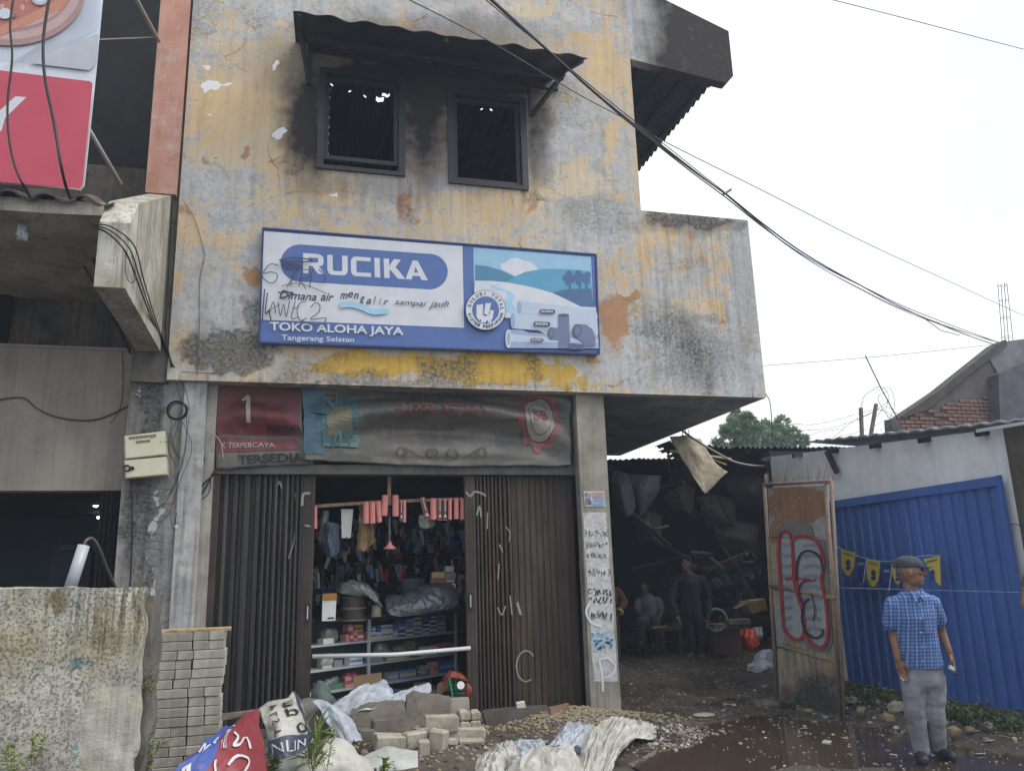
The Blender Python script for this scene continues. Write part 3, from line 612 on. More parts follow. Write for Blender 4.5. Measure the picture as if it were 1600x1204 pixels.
# ------------------------------------------------------------------ flat print, layer on layer
def quadfn(TL, TR, BR, BL, conv=lambda x, y: (x, y)):
    TL, TR, BR, BL = [Vector(conv(*p)) for p in (TL, TR, BR, BL)]
    return lambda a, b: (TL*(1-a)+TR*a)*b+(BL*(1-a)+BR*a)*(1-b)
class Print:
    def __init__(s, conv, plane, step=.0011): s.mb = MB(); s.mats = []; s.k = 1; s.conv = conv; s.plane = plane; s.step = step
    def mat(s, m):
        if m not in s.mats: s.mats.append(m)
        return s.mats.index(m)
    def pt(s, x, y): q = s.conv(x, y); return s.plane(q[0], q[1], s.k*s.step)
    def poly(s, pts, m):        # ear-clipped so that outlines may be concave
        from mathutils.geometry import tessellate_polygon
        tr = tessellate_polygon([[Vector((a, b, 0)) for a, b in pts]]); s.mb.add([s.pt(*p) for p in pts], [tuple(t) for t in tr], s.mat(m)); s.k += 1
    def rib(s, pts, w, m, n=6, up_=True):
        P = [tuple(p)[:2] for p in spline([(a, b, 0) for a, b in pts], n)] if n else pts
        ribbon(s.mb, P, w, s.pt, s.mat(m)); s.k += up_
    def text(s, t, TL, TR, BR, BL, m, bold=0, shear=0):
        f = quadfn(TL, TR, BR, BL); put_text(s.mb, t, lambda a, b: s.pt(*f(a, b)), 0, 0, 1, 1, bold, shear, s.mat(m)); s.k += 1
    def disc(s, c, rx, ry, m, n=28): s.poly([(c[0]+rx*math.cos(2*math.pi*i/n), c[1]+ry*math.sin(2*math.pi*i/n)) for i in range(n)], m)
    def build(s, name, parent): return s.mb.build(name, s.mats, parent, kind='stuff')
YSG = F-.07
p_sky = flat('sign_sky', '#8fb6d3'); p_blue = flat('sign_blue', '#4f69a3', .35); p_white = flat('sign_white', '#c9cdd6', .35); p_ink = flat('sign_ink', '#333a55'); p_teal = flat('sign_teal', '#5596b8'); p_tealD = flat('sign_teal_dark', '#48809f'); p_navy = flat('sign_navy', '#45668f')
p_lb = flat('sign_river', '#9cc3dd'); p_pipe = flat('sign_pipe', '#b4bfd4'); p_pipeD = flat('sign_pipe_shade', '#93a2c4'); p_fit = flat('sign_fitting', '#6b7593'); p_fitD = flat('sign_fitting_dark', '#545d7c'); p_mark = flat('marker_ink', '#3b4358')
sg = thing('signboard', 'long blue and white pipe shop signboard mounted on the peeling wall above the shutters', 'signboard', onY(670, 455, YSG))
sc_ = [onY(*p, YSG) for p in ((411, 357), (931, 398), (936, 553), (405, 535))]
MB().prism(sc_, (0, .06, 0)).build('panel', p_blue, sg)
mb = MB(); m_rim = flat('sign_rim', '#2d3d6e')
for a, b in zip(sc_, sc_[1:]+sc_[:1]): mb.tube([a+Vector((0, -.004, 0)), b+Vector((0, -.004, 0))], .014, 4)
mb.build('rim', m_rim, sg)
cvA = lambda x, y: (380+x/2.7586, 330+y/2.7586); cvB = lambda x, y: (700+x/4.815, 320+y/4.815)
P = Print(cvA, lambda x, y, k: onY(x, y, YSG-.002-k))
P.poly([(90, 86), (945, 150), (952, 502), (74, 467)], p_white)
a_, b_ = (245, 223), (802, 260); th = math.atan2(b_[1]-a_[1], b_[0]-a_[0]); r_ = 80
P.poly([(a_[0]-r_*1.05*math.sin(t+th)*1, a_[1]+r_*math.cos(t+th)) for t in [math.pi*i/16 for i in range(17)]]+[(b_[0]+r_*1.0*math.sin(t-th), b_[1]-(r_-3)*math.cos(t-th)) for t in [math.pi*i/16 for i in range(17)]], p_blue)
# block capitals with squared bowls
Q = quadfn((258, 180), (792, 216), (796, 298), (258, 266))
def strokes(P, letters, wd, m, fq):
    for i, L in enumerate(letters): P.poly([tuple(fq(x, y)) for x, y in L], m); P.k -= .62 if i % 2 else 1.3
    P.k += 1
H_ = .21
Lt = []
def rect(x0, y0, x1, y1): return [(x0, y0), (x1, y0), (x1, y1), (x0, y1)]
w_ = .044
# R
Lt += [rect(0, 0, w_, 1), rect(w_, .80, .125, 1), rect(w_, .38, .125, .56), [(.125, 1), (.155, .92), (.165, .8), (.125, .8)], rect(.121, .56, .165, .8), [(.125, .56), (.165, .56), (.155, .44), (.125, .38)], [(.075, .38), (.128, .38), (.175, 0), (.120, 0)]]
# U
Lt += [rect(.195, .25, .195+w_, 1), rect(.315, .25, .315+w_, 1), [(.195, .25), (.239, .25), (.25, .2), (.304, .2), (.315, .25), (.359, .25), (.348, .07), (.325, 0), (.229, 0), (.206, .07)]]
# C
Lt += [rect(.385, .22, .385+w_, .78), [(.385, .78), (.429, .78), (.44, .8), (.545, .8), (.545, 1), (.42, 1), (.396, .93)], [(.385, .22), (.396, .07), (.42, 0), (.545, 0), (.545, .2), (.44, .2), (.429, .22)]]
# I K
Lt += [rect(.575, 0, .575+w_, 1), rect(.65, 0, .65+w_, 1), [(.694, .62), (.694, .42), (.725, .42), (.79, 1), (.732, 1)], [(.725, .62), (.70, .44), (.76, 0), (.82, 0), (.752, .55)]]
# A
Lt += [[(.82, 0), (.87, 0), (.925, 1), (.885, 1)], [(.885, 1), (.925, 1), (1.0, 0), (.948, 0)], rect(.865, .2, .955, .37)]
strokes(P, Lt, 0, p_white, Q)
P.text('Dimana', (155, 338), (316, 352), (316, 386), (155, 376), p_ink, .01, .35)
P.text('air', (334, 350), (392, 354), (390, 388), (334, 384), p_ink, .01, .35)
for ch, x, y, h in (('m', 418, 352, 24), ('e', 452, 346, 24), ('n', 476, 352, 24), ('g', 502, 366, 34), ('a', 530, 376, 22), ('l', 562, 364, 36), ('i', 586, 372, 30), ('r', 604, 382, 20)):
    wd = {'m': 32, 'l': 10, 'i': 8}.get(ch, 22); P.text(ch, (x, y), (x+wd, y+2), (x+wd, y+h+2), (x, y+h), p_ink, .01, .35)
P.text('sampai', (653, 378), (792, 388), (790, 418), (653, 408), p_ink, .0, .35); P.text('jauh', (803, 384), (888, 384), (886, 418), (800, 424), p_ink, .0, .35)
P.rib([(418, 405), (460, 400), (510, 412), (560, 432), (625, 428)], 26, p_lb)
P.text('TOKO ALOHA JAYA', (115, 476), (692, 499), (692, 544), (115, 523), p_white, .025)
P.text('Tangerang Selatan', (165, 531), (478, 543), (478, 570), (165, 562), p_white, .01)
P.build('lettering', sg)
P = Print(cvB, lambda x, y, k: onY(x, y, YSG-.002-k))
P.poly([(190, 322), (1075, 392), (1092, 768), (195, 650)], p_sky)
P.poly([(395, 480), (400, 445), (435, 432), (470, 405), (520, 398), (565, 420), (610, 425), (645, 450), (680, 485), (560, 520), (500, 535)], p_white)
P.poly([(205, 450), (300, 462), (400, 492), (500, 540), (440, 582), (205, 570)], p_tealD)
P.poly([(440, 582), (500, 540), (580, 505), (700, 482), (850, 482), (960, 488), (1072, 500), (1082, 640), (1000, 680), (790, 664), (600, 612)], p_teal)
for cx, cy, r in ((910, 520, 26), (885, 550, 26), (930, 560, 28), (905, 580, 24), (980, 515, 26), (960, 545, 26), (1010, 545, 30), (985, 580, 24), (1050, 530, 26), (1045, 570, 26)): P.disc((cx, cy), r, r, p_navy, 14); P.k -= .8
P.k += 1
for x in (918, 995, 1043): P.poly([(x-6, 590), (x+6, 590), (x+6, 640), (x-6, 640)], p_navy)
P.poly([(790, 660), (850, 642), (920, 632), (1080, 630), (1094, 768), (1000, 768), (900, 715)], p_navy)
P.poly([(205, 570), (330, 572), (440, 582), (600, 612), (700, 638), (790, 664), (900, 715), (1000, 766), (1112, 770), (1128, 1000), (800, 1000), (470, 850), (432, 850), (195, 652)], p_white)
P.poly([(390, 590), (320, 608), (330, 630), (440, 655), (450, 690), (400, 730), (440, 800), (540, 860), (530, 800), (480, 740), (500, 680), (470, 650), (370, 618)], p_lb)
P.poly([(535, 722), (1115, 790), (1128, 850), (545, 815)], p_pipe); P.disc((538, 768), 15, 46, p_pipeD)
P.poly([(485, 815), (1122, 845), (1130, 975), (490, 930)], p_pipe); P.disc((488, 872), 18, 58, p_pipeD)
P.poly([(452, 938), (560, 940), (610, 962), (1128, 985), (1136, 1080), (455, 1076)], p_pipeD); P.poly([(455, 970), (620, 985), (1130, 1010), (1132, 1040), (455, 1030)], p_pipe); P.disc((454, 1006), 22, 70, p_white); P.disc((456, 1006), 14, 52, p_pipeD)
P.poly([(830, 825), (910, 825), (914, 935), (922, 1080), (832, 1080)], p_fit); P.poly([(770, 920), (835, 925), (880, 985), (835, 1015), (775, 1012)], p_fit); P.disc((775, 966), 24, 46, p_fitD); P.disc((778, 966), 14, 34, p_fit); P.disc((870, 826), 40, 8, p_fitD)
P.poly([(975, 895), (1040, 900), (1090, 940), (1110, 1000), (1108, 1062), (1020, 1062), (1015, 1030), (975, 1005)], p_fit); P.disc((970, 948), 34, 52, p_fitD); P.disc((972, 948), 22, 38, p_fit); P.poly([(915, 1040), (1015, 1050), (1015, 1085), (920, 1088)], p_fitD)
for (x, y, w2, h2) in ((748, 800, 60, 16), (707, 894, 65, 17), (670, 1014, 50, 13)):
    P.poly([(x-w2, y), (x-w2+10, y-h2), (x+w2-10, y-h2+4), (x+w2, y+2), (x+w2-10, y+h2+2), (x-w2+10, y+h2-2)], p_ink); P.text('RUCIKA', (x-w2*.75, y-h2*.55), (x+w2*.75, y-h2*.45), (x+w2*.75, y+h2*.65), (x-w2*.75, y+h2*.55), p_white, .04)
C = (283, 790); P.disc(C, 151, 151, p_ink, 40); P.disc(C, 148, 148, p_white, 40); P.disc(C, 102, 102, p_blue, 36)
def arc_text(P, s, a0, a1, r, h, wch, m, inward=False):
    for i, chh in enumerate(s):
        if chh == ' ': continue
        a = a0+(a1-a0)*i/(len(s)-1); cx, cy = C[0]+r*math.cos(a), C[1]+r*math.sin(a); ux, uy = -math.sin(a), math.cos(a); ox, oy = math.cos(a), math.sin(a)
        if inward: ux, uy, ox, oy = -ux, -uy, -ox, -oy
        g_ = lambda p, q: (cx+ux*p+ox*q, cy+uy*p+oy*q); ww = wch*(.3 if chh == 'I' else 1); P.text(chh, g_(-ww, h), g_(ww, h), g_(ww, -h), g_(-ww, -h), m, .03); P.k -= 1
    P.k += 1
arc_text(P, 'SOLUSI TOTAL', R(195), R(355), 125, 13, 10, p_ink); arc_text(P, 'SISTEM PERPIPAAN', R(165), R(15), 125, 12, 9, p_ink, True)
for q in ([(215, 740), (265, 740), (262, 820), (215, 850)], [(285, 725), (325, 735), (305, 830), (270, 820)], [(318, 790), (345, 795), (335, 860), (310, 840)], [(210, 830), (245, 815), (280, 840), (320, 820), (335, 850), (320, 885), (240, 885)]): P.poly(q, p_white)
for q in ((238, 738, 26, 9), (305, 728, 20, 8)): P.disc(q[:2], q[2], q[3], p_blue, 14)
P.disc((243, 870), 8, 10, p_blue, 10); P.disc((295, 878), 8, 10, p_blue, 10)
P.build('artwork', sg)
P = Print(cvA, lambda x, y, k: onY(x, y, YSG-.042-k*.1))
for pts, w_ in (([(150, 232), (118, 228), (95, 250), (88, 268), (118, 262), (148, 272), (138, 302), (112, 308), (88, 290), (82, 275)], 4), ([(155, 210), (220, 200), (300, 212), (230, 220), (160, 215), (250, 235), (190, 240)], 6), ([(165, 215), (200, 245)], 9), ([(215, 245), (205, 325)], 3.5), ([(240, 240), (190, 325)], 4), ([(200, 285), (235, 285)], 3), ([(255, 250), (240, 325)], 4), ([(255, 250), (285, 255), (278, 285), (245, 290), (270, 335)], 4), ([(300, 245), (285, 330)], 4), ([(325, 250), (355, 280), (345, 305), (310, 305)], 4), ([(165, 322), (230, 310), (290, 325), (360, 355)], 3),
                ([(92, 335), (82, 470)], 6), ([(105, 350), (95, 440), (118, 420)], 5), ([(100, 440), (110, 430), (120, 470)], 6), ([(112, 440), (130, 390), (140, 440)], 4), ([(125, 420), (160, 400)], 3), ([(150, 390), (160, 450), (175, 400), (185, 455), (200, 385)], 4), ([(225, 385), (208, 460), (240, 455)], 4), ([(215, 420), (240, 410)], 3), ([(270, 390), (245, 395), (232, 430), (245, 470), (275, 460)], 4), ([(290, 415), (310, 395), (330, 405), (325, 435), (290, 465), (355, 460), (350, 480)], 4), ([(150, 350), (215, 352), (180, 370), (160, 372)], 7), ([(250, 470), (300, 490), (350, 485)], 4)):
    P.rib(pts, w_, p_mark, 5)
P.build('graffiti', sg)
# ------------------------------------------------------------------ vinyl banners over the opening
YB = F+.22
def bfold(k, amp):
    def f(u, v):
        s = amp*(math.sin((v*5.2-(u-.5)**2*9*k+.4)*2.1)*.7+math.sin((v*9-(u-.55)**2*15*k)*1.3)*.35)*math.sin(math.pi*min(1, max(0, v*1.08)))*(.5+1.6*math.sin(math.pi*u)); return Vector((0, s, 0))
    return f
m_vw = M('dirty_white_vinyl', '#66625d', '#4a4846', scale=2.4, rough=.55, dirt=.5, dirtc='#45433f', streak=.4, bmp=0)
m_vr = M('faded_red_vinyl', '#6a2a2f', '#4d2024', scale=3, rough=.5, dirt=.4, dirtc='#33201f', bmp=0)
bn1 = thing('banner', 'sagging dark red banner strip with white lettering at the left above the shutters', 'banner', onY(405, 735, YB))
grid = lambda pts: [[onY(x, y, YB+d) for x, y, d in row] for row in pts]
c1, f1 = cloth(grid([[(338, 598, 0), (405, 604, .02), (473, 606, 0)], [(338, 660, .0), (405, 664, .03), (473, 664, 0)], [(338, 733, 0), (405, 728, 0), (490, 725, 0)]]), 40, 36, .012, 4, 1, fold=bfold(.3, .025))
c1.build('vinyl', m_vw, bn1, smooth=True)
def patch(mb, fn, u0, v0, u1, v1, off, m=0, n=14):
    b = len(mb.v); mb.v += [fn(u0+(u1-u0)*i/n, v0+(v1-v0)*j/n, off) for j in range(n+1) for i in range(n+1)]
    for j in range(n):
        for i in range(n): a = b+j*(n+1)+i; mb.f.append((a, a+1, a+n+2, a+n+1)); mb.m.append(m)
mb = MB(); patch(mb, f1, .0, .0, .97, .62, .010, 0, 30); patch(mb, f1, .0, .655, .9, .82, .010, 0, 30)
ft = lambda off: (lambda x, y: f1(x, 1-y, off))
ribbon(mb, [(.37, .88-.018*i) for i in range(21)], .05, ft(.024), 1); ribbon(mb, [(.37-.006*i, .87-.008*i) for i in range(12)], .035, ft(.026), 1); put_text(mb, 'PERTAMA', ft(.018), .6, .42, .98, .5, .01, 0, 2); put_text(mb, 'K TERPERCAYA', ft(.018), .05, .22, .66, .28, .0, 0, 1)
put_text(mb, 'TERSEDIA', ft(.018), .27, .03, .93, .14, .03, 0, 2)
mb.build('print', [m_vr, flat('faded_white_ink', '#a39a95'), flat('black_ink', '#1b1a1c'), ], bn1, kind='stuff')
bn2 = thing('banner', 'dirty white banner with red gear emblem sagging above the open doorway', 'banner', onY(690, 735, YB-.03))
YB -= .03
c2, f2 = cloth(grid([[(472, 600, 0), (560, 598, .02), (680, 600, .03), (800, 606, .02), (892, 610, 0)], [(474, 650, 0), (560, 650, .05), (680, 655, .07), (800, 655, .05), (892, 660, 0)], [(476, 718, 0), (560, 722, .01), (680, 728, .01), (800, 728, .01), (892, 728, 0)]]), 130, 56, .012, 9, 4, fold=bfold(1, .062))
c2.build('vinyl', m_vw, bn2, smooth=True)
m_gr = flat('faded_green', '#4d6a62'); m_tl = flat('faded_teal', '#45616f'); m_br = flat('bag_buff', '#6f6b58')
mb = MB(); patch(mb, f2, .0, .0, .1, .93, .010, 1, 16)
for k in range(17):     # splash of green spikes round the bag
    a = 2*math.pi*k/17; c = (.17, .5); q = .028; o = .010+.0006*k
    mb.add([f2(c[0]+q*math.cos(a-.35), c[1]+5*q*math.sin(a-.35), o), f2(c[0]+q*math.cos(a+.35), c[1]+5*q*math.sin(a+.35), o), f2(min(.32, c[0]+(.10+.05*math.sin(k*3))*math.cos(a)), c[1]+.43*math.sin(a), o)], [(0, 1, 2)], k % 2)
patch(mb, f2, .09, .2, .25, .85, .021, 0, 14); patch(mb, f2, .10, .24, .24, .8, .024, 1, 12); patch(mb, f2, .115, .4, .225, .74, .027, 2, 10)
ft = lambda off: (lambda x, y: f2(x, 1-y, off))
put_text(mb, 'ADHESIVE', ft(.02), .38, .80, .64, .89, .0, 0, 4); put_text(mb, 'SUPER BETON', ft(.02), .37, .54, .66, .66, .01, 0, 3)
gear = []
for i in range(60):
    a = 2*math.pi*i/60; rr_ = 1.0 if (i//3) % 2 else .86; gear.append((.86+.095*rr_*math.cos(a), .55-.42*rr_*math.sin(a)))
def disc_on(outline, off, m, rings=7):
    b = len(mb.v); n = len(outline); c = (.86, .55); mb.v.append(f2(c[0], 1-c[1], off))
    for k in range(1, rings+1):
        for x, y in outline: mb.v.append(f2(c[0]+(x-c[0])*k/rings, 1-(c[1]+(y-c[1])*k/rings), off))
    fs = [(b, b+1+i, b+1+(i+1) % n) for i in range(n)]+[(b+1+k*n+i, b+1+(k+1)*n+i, b+1+(k+1)*n+(i+1) % n, b+1+k*n+(i+1) % n) for k in range(rings-1) for i in range(n)]; mb.f += fs; mb.m += [m]*len(fs)
disc_on(gear, .012, 3)
for rr_, o, m in ((.72, .016, 4), (.69, .020, 5), (.52, .024, 4), (.50, .028, 5)): disc_on([(.86+.095*rr_*math.cos(2*math.pi*i/40), .55-.42*rr_*math.sin(2*math.pi*i/40)) for i in range(40)], o, m)
put_text(mb, 'SB', ft(.036), .825, .47, .895, .63, .02, 0, 3)
orn = lambda pts: ribbon(mb, [tuple(p)[:2] for p in spline([(a, b, 0) for a, b in pts], 6)], .005, lambda x, y: f2(x, 1-y, .02), 4)
for sgn in (1, -1):
    orn([(.52+sgn*x, y) for x, y in ((0, .10), (.03, .06), (.05, .12), (.03, .17), (.015, .11), (.06, .08), (.10, .14), (.13, .18), (.14, .10), (.11, .11), (.12, .16))])
mb.build('print', [m_gr, m_tl, m_br, flat('faded_red_ink', '#7c4a48'), flat('dark_ink', '#3a3836'), flat('faded_white_vinyl', '#87847e')], bn2, kind='stuff')
mb = MB()
for i in range(9):
    p = f2(.02+.12*i, .99, 0); mb.tube([p, p+Vector((0, .02, -.03))], .004, 4)
mb.build('cord_ties', m_black, bn2, kind='stuff')

# ------------------------------------------------------------------ the neighbouring building on the left
nb = thing('neighbour_building', 'dim neighbouring shop on the left with salmon pillar, beige fascia wall and dark openings', 'building', (-3.5, F+1, 0))
m_salmon = M('salmon_pillar_paint', '#b98877', '#a87868', scale=3, rough=.8, dirt=.55, dirtc='#b7b2ad', bscale=30, bmp=.3, streak=.2)
pL, pR = onY(243, 100, F-.05).x, onY(287, 100, F-.05).x
z300 = onY(250, 302, F-.05).z
MB().box((pL, F-.05, z300), (X0-.028, F+.3, 10.4)).build('pillar', m_salmon, nb)
MB().box((X0-.35, F+.04, ZB-.02), (X0-.004, F+.3, z300)).build('joint_strip', m_concd, nb)
MB().box((X0-.024, F+.04, z300+.002), (X0-.004, F+.3, 10.4)).build('joint_strip', m_concd, nb)
MB().box((-9, F+1.6, z300-.5), (pL, F+1.75, 10.4)).build('upper_back_wall', m_char, nb)
MB().box((-9, F+.3, z300-.9), (pL, F+1.6, z300-.78)).build('upper_floor', m_char, nb)
# sloped fin beam between the two houses
XF = onY(252, 532, F).x; pf = onX(195, 450, XF); zf = pf.z
topf, topb = onX(197, 300, XF), onY(272, 306, F); Yf_ = pf.y
xl = onY(146, 449, Yf_).x
m_fin = M('streaked_parapet', '#b8b6ad', '#8e8a7a', scale=2.6, rough=.92, streak=.85, dirt=.35, dirtc='#5e5b50', bscale=26, bmp=.4)
ztF, ztM, ztB = onX(182, 287, XF).z, 0, onY(262, 305, F).z
pm = onX(232, 295, XF)
prof = [(Yf_, zf), (Yf_, onX(195, 330, XF).z), (Yf_+.25, onX(205, 290, XF).z), (F, ztB), (F, zf)]
mb = MB(); mb.prism([Vector((XF, y, z)) for y, z in prof], (xl-XF, 0, 0)); mb.build('parapet_end', m_fin, nb)
# lower walls
YW = F+.35
zt, zb_ = onY(100, 545, YW).z, onY(100, 766, YW).z
colL = onY(192, 760, F+.1).x; XLc = onY(206, 600, F+.12).x
m_beige = M('dusty_beige_plaster', '#a39b92', '#8f877f', scale=1.4, rough=.92, streak=.3, dirt=.25, dirtc='#6a645e', bscale=18, bmp=.25)
MB().box((-9, YW, zb_), (XLc, YW+.2, zt)).build('fascia_wall', m_beige, nb)
m_dimw = M('grimy_wall', '#6d665e', '#4e4943', scale=2.2, rough=.95, streak=.5, dirt=.6, dirtc='#2d2a28', bscale=16, bmp=.5)
zc = onY(80, 335, YW+.2).z
MB().box((-9, YW+.12, zt+.001), (XLc+.1, YW+.32, zc+.6)).build('recessed_wall', m_dimw, nb)
MB().box((-9, YW-.02, zt-.001), (XLc, YW+.119, zt+.03)).build('ledge', m_beige, nb)
xd = onY(22, 450, YW+.1).x
MB().box((-9, YW+.05, zt+.031), (xd, YW+.118, zc+.4)).build('dark_shutter', m_char, nb)
# canopy slab with fascia and tiles
cz = onY(72, 333, 6.9).z; ca = onY(73, 312, 6.9)
mb = MB(); fa, fb = onY(-20, 312, 6.9), ca
bk = Vector((xl, pf.y+.15, onX(150, 345, xl).z))
h_ = ca.z-cz
mb.prism([fa, fb, bk, Vector((xl, YW+.12, bk.z)), Vector((-9, YW+.12, ca.z)), Vector((-9, 6.9, ca.z))], (0, 0, -h_)); 
mb = MB()
c_ = [Vector((-9, 6.9, ca.z)), ca, Vector((xl-.003, Yf_+.1, ca.z)), Vector((xl-.003, YW+.119, ca.z)), Vector((-9, YW+.119, ca.z))]
mb.prism(c_, (0, 0, -h_)); mb.build('canopy_slab', M('canopy_plaster', '#a9a49a', '#7f7a70', scale=3, streak=.4, dirt=.4, dirtc='#4c4842'), nb)
def tile_mesh():
    mb = MB(); n = 12
    for k in range(2):
        for i in range(n+1):
            x = .30*i/n; mb.v.append(Vector((x-.15, -.2+.4*k, .03*math.sin(2*math.pi*i/n)+(0 if k else .0)+.03*k)))
    for i in range(n): mb.f.append((i, i+1, n+2+i, n+1+i)); mb.m.append(0)
    n0 = len(mb.v); mb.v += [v-Vector((0, 0, .02)) for v in mb.v]; mb.f += [tuple(n0+i for i in reversed(f)) for f in mb.f[:n]]; mb.f += [(i+1, i, n0+i, n0+i+1) for i in range(n)]; mb.m += [0]*(2*n); return mb
m_tile = M('old_roof_tile', '#5d4c49', '#3a3434', scale=6, rough=.85, dirt=.5, dirtc='#262426', vary=.5)
t0 = None; r_ = random.Random(5)
for i in range(15):
    for j in range(5):
        px_ = -9.0
        x = xl-.1-.27*i-.05*j; y = 7.02+.34*j+r_.uniform(-.03, .03)
        if x > xl-.0 : continue
        z = ca.z+.07+.12*j+r_.uniform(-.015, .02); Mx = Matrix.Translation(Vector((x, y, z))-ORG[nb.name]) @ Matrix.Rotation(r_.uniform(-.12, .12), 4, 'Z') @ Matrix.Rotation(.33+r_.uniform(-.08, .05), 4, 'X') @ Matrix.Rotation(r_.uniform(-.1, .1), 4, 'Y')
        if t0 is None: t0 = tile_mesh().build('roof_tile', m_tile, nb); t0.data.transform(Matrix.Translation(ORG[nb.name])); t0.matrix_local = Mx
        else: inst(t0, nb, 'roof_tile', Mx)
# column with flaking blue-grey paint, below the fin
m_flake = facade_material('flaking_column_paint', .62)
gc = gridcol(onY(190, 760, F+.12).x, -1.138, -.05, onY(230, 540, F+.12).z, F+.12, [('o', 220, 750, 200, 500, .12), ('o', 215, 600, 12, 60, .45), ('m', 235, 640, 24, 80, .95, .6), ('m', 225, 850, 40, 140, .5, .8), ('s', 225, 760, 40, 260, .3, .7), ('m', 215, 800, 26, 90, .7, .6), ('m', 230, 900, 16, 40, .85), ('r', 220, 700, 80, 300, .8), ('w', 242, 800, 8, 90, .62, .6), ('w', 240, 900, 8, 60, .6, .6), ('w', 225, 600, 10, 40, .5, .7), ('m', 200, 800, 8, 140, .7)], 'column', m_flake, nb, .3)
# inside of the neighbour's shop
zo = zb_
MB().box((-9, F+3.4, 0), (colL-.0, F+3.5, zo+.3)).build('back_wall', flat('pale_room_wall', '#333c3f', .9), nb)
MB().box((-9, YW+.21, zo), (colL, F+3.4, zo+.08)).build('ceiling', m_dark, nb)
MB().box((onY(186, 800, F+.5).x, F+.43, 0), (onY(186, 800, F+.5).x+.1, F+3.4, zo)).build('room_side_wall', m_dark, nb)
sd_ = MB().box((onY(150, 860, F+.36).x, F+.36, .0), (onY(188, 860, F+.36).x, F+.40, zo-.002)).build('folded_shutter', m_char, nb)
sx0, sx1 = onY(150, 860, F+.36).x, onY(188, 860, F+.36).x
for i in range(5):
    m_ = slat_mesh((sx1-sx0)/5*.9, .04, zo-.01)
    for v in m_.v: v += Vector((sx0+(sx1-sx0)*i/5, F+.358, .002))
    m_.build('slat', m_dark, sd_)
def lamp(px, py, Y, r, e, label):
    t = thing('ceiling_lamp', label, 'lamp', onY(px, py, Y)); m, tt, b = nodes('lamp_glow'); b.inputs['Emission Color'].default_value = (.9, .95, 1, 1); b.inputs['Emission Strength'].default_value = e
    c = onY(px, py, Y); MB().ball(c, (r, r, r*.8), 6).build('bulb', m, t, smooth=True); MB().lathe(c+Vector((0, 0, r*.6)), [(0, r*.6), (r, r*.6), (r*1.2, r*1.2)], 10).build('fitting', m_dark, t)
lamp(150, 788, F+2.0, .035, 22, 'larger lit white ceiling lamp inside the dim left-hand shop'); lamp(154, 808, F+3.0, .018, 16, 'tiny lit lamp below the bright one inside the dim left-hand shop')
cb = thing('counter', 'dark boxy counter with machine on top inside the dim left-hand shop', 'counter', onY(110, 960, F+1.5))
MB().box((onY(75, 900, F+1.5).x, F+1.5, 0), (onY(140, 900, F+1.5).x, F+2.1, onY(100, 862, F+1.5).z)).build('cabinet', M('black_counter', '#1c2230', '#12151c'), cb)
MB().obox(onY(118, 856, F+1.7), (.28, .3, .1), bev=.02).build('machine', m_black, cb)
# small pale-green fuse boxes on the column
m_box = M('pale_yellow_enamel', '#cbc9b2', '#bdbba4', scale=3, rough=.4, bmp=.05, dirt=.2, dirtc='#8d8a70')
mk = flat('box_scribble', '#4a4a3a')
for q, lab in (([(194, 681), (258, 673), (260, 710), (195, 717)], 'upper cream metal meter box with a row of black numbers on the grey column'), ([(194, 719), (260, 713), (261, 741), (196, 747)], 'lower cream metal meter box with black keyhole lock on the grey column')):
    t = thing('meter_box', lab, 'meter box', onY(227, q[3][1], F-.02)); P_ = [onY(a, b, F-.02) for a, b in q]
    MB().prism(P_, (0, .13, 0)).build('case', m_box, t)
    c = sum(P_, Vector())/4; MB().prism([c+(p-c)*.93+Vector((0, -.003, 0)) for p in P_], (0, -.008, 0)).build('door', m_box, t)
    if 'upper' in lab:
        mb = MB()
        for k in range(13): ribbon(mb, [(201+k*3.3, 684.5-k*.35), (203.2+k*3.3, 682-k*.35), (203+k*3.3, 687-k*.35)], 1.6, lambda x, y: onY(x, y, F-.034))
        for k in range(7): ribbon(mb, [(212+k*3.3, 690.5-k*.3), (214+k*3.3, 688-k*.3), (213.8+k*3.3, 693-k*.3)], 1.6, lambda x, y: onY(x, y, F-.034))
        mb.build('lettering', mk, t, kind='stuff')
    else:
        MB().ring(onY(198, 731, F-.04), .028, .008, n=14).build('lock_ring', m_black, t); MB().lathe(onY(206, 731, F-.055), [(0, .02), (.03, .02)], 10, (0, 1, 0)).build('lock', m_black, t)
# hanging poster of the shop next door
YP = 7.15
ps = thing('billboard', 'large hanging billboard with food picture above a red field and part of a white letter', 'billboard', onY(60, 290, YP))
cvP = lambda x, y: (x/4, y/4)
P = Print(cvP, lambda x, y, k: onY(x, y, YP-k))
edge = [onY(x/4, y/4, YP) for x, y in ((-700, -400), (680, -400), (640, 0), (600, 440), (525, 1160), (500, 1190), (460, 1185), (-700, 1100))]
MB().prism(edge, (0, .02, 0)).build('panel', flat('poster_white', '#ccd2dc'), ps)
p_red = flat('poster_red', '#b8485c'); p_pink = flat('plate_pink', '#b59a9a'); p_pinkD = flat('plate_pink_shade', '#a07f7e'); p_crust = flat('crust', '#b97f6c'); p_toma = flat('tomato', '#a9695f'); p_gr = flat('poster_grey', '#aeb2bd'); p_lin = flat('linen_white', '#bcc4d2')
P.poly([(-700, -400), (640, -400), (622, 160), (600, 200), (480, 250), (300, 330), (180, 395), (-700, 340)], p_lin)
for k in range(15): P.rib([(620-k*4, -60+k*26), (430-k*14, 130+k*18), (300-k*20, 250+k*12)], 3, p_gr, 3)
P.poly([(180, 395), (300, 330), (440, 270), (615, 210), (598, 395), (560, 440)], p_gr)
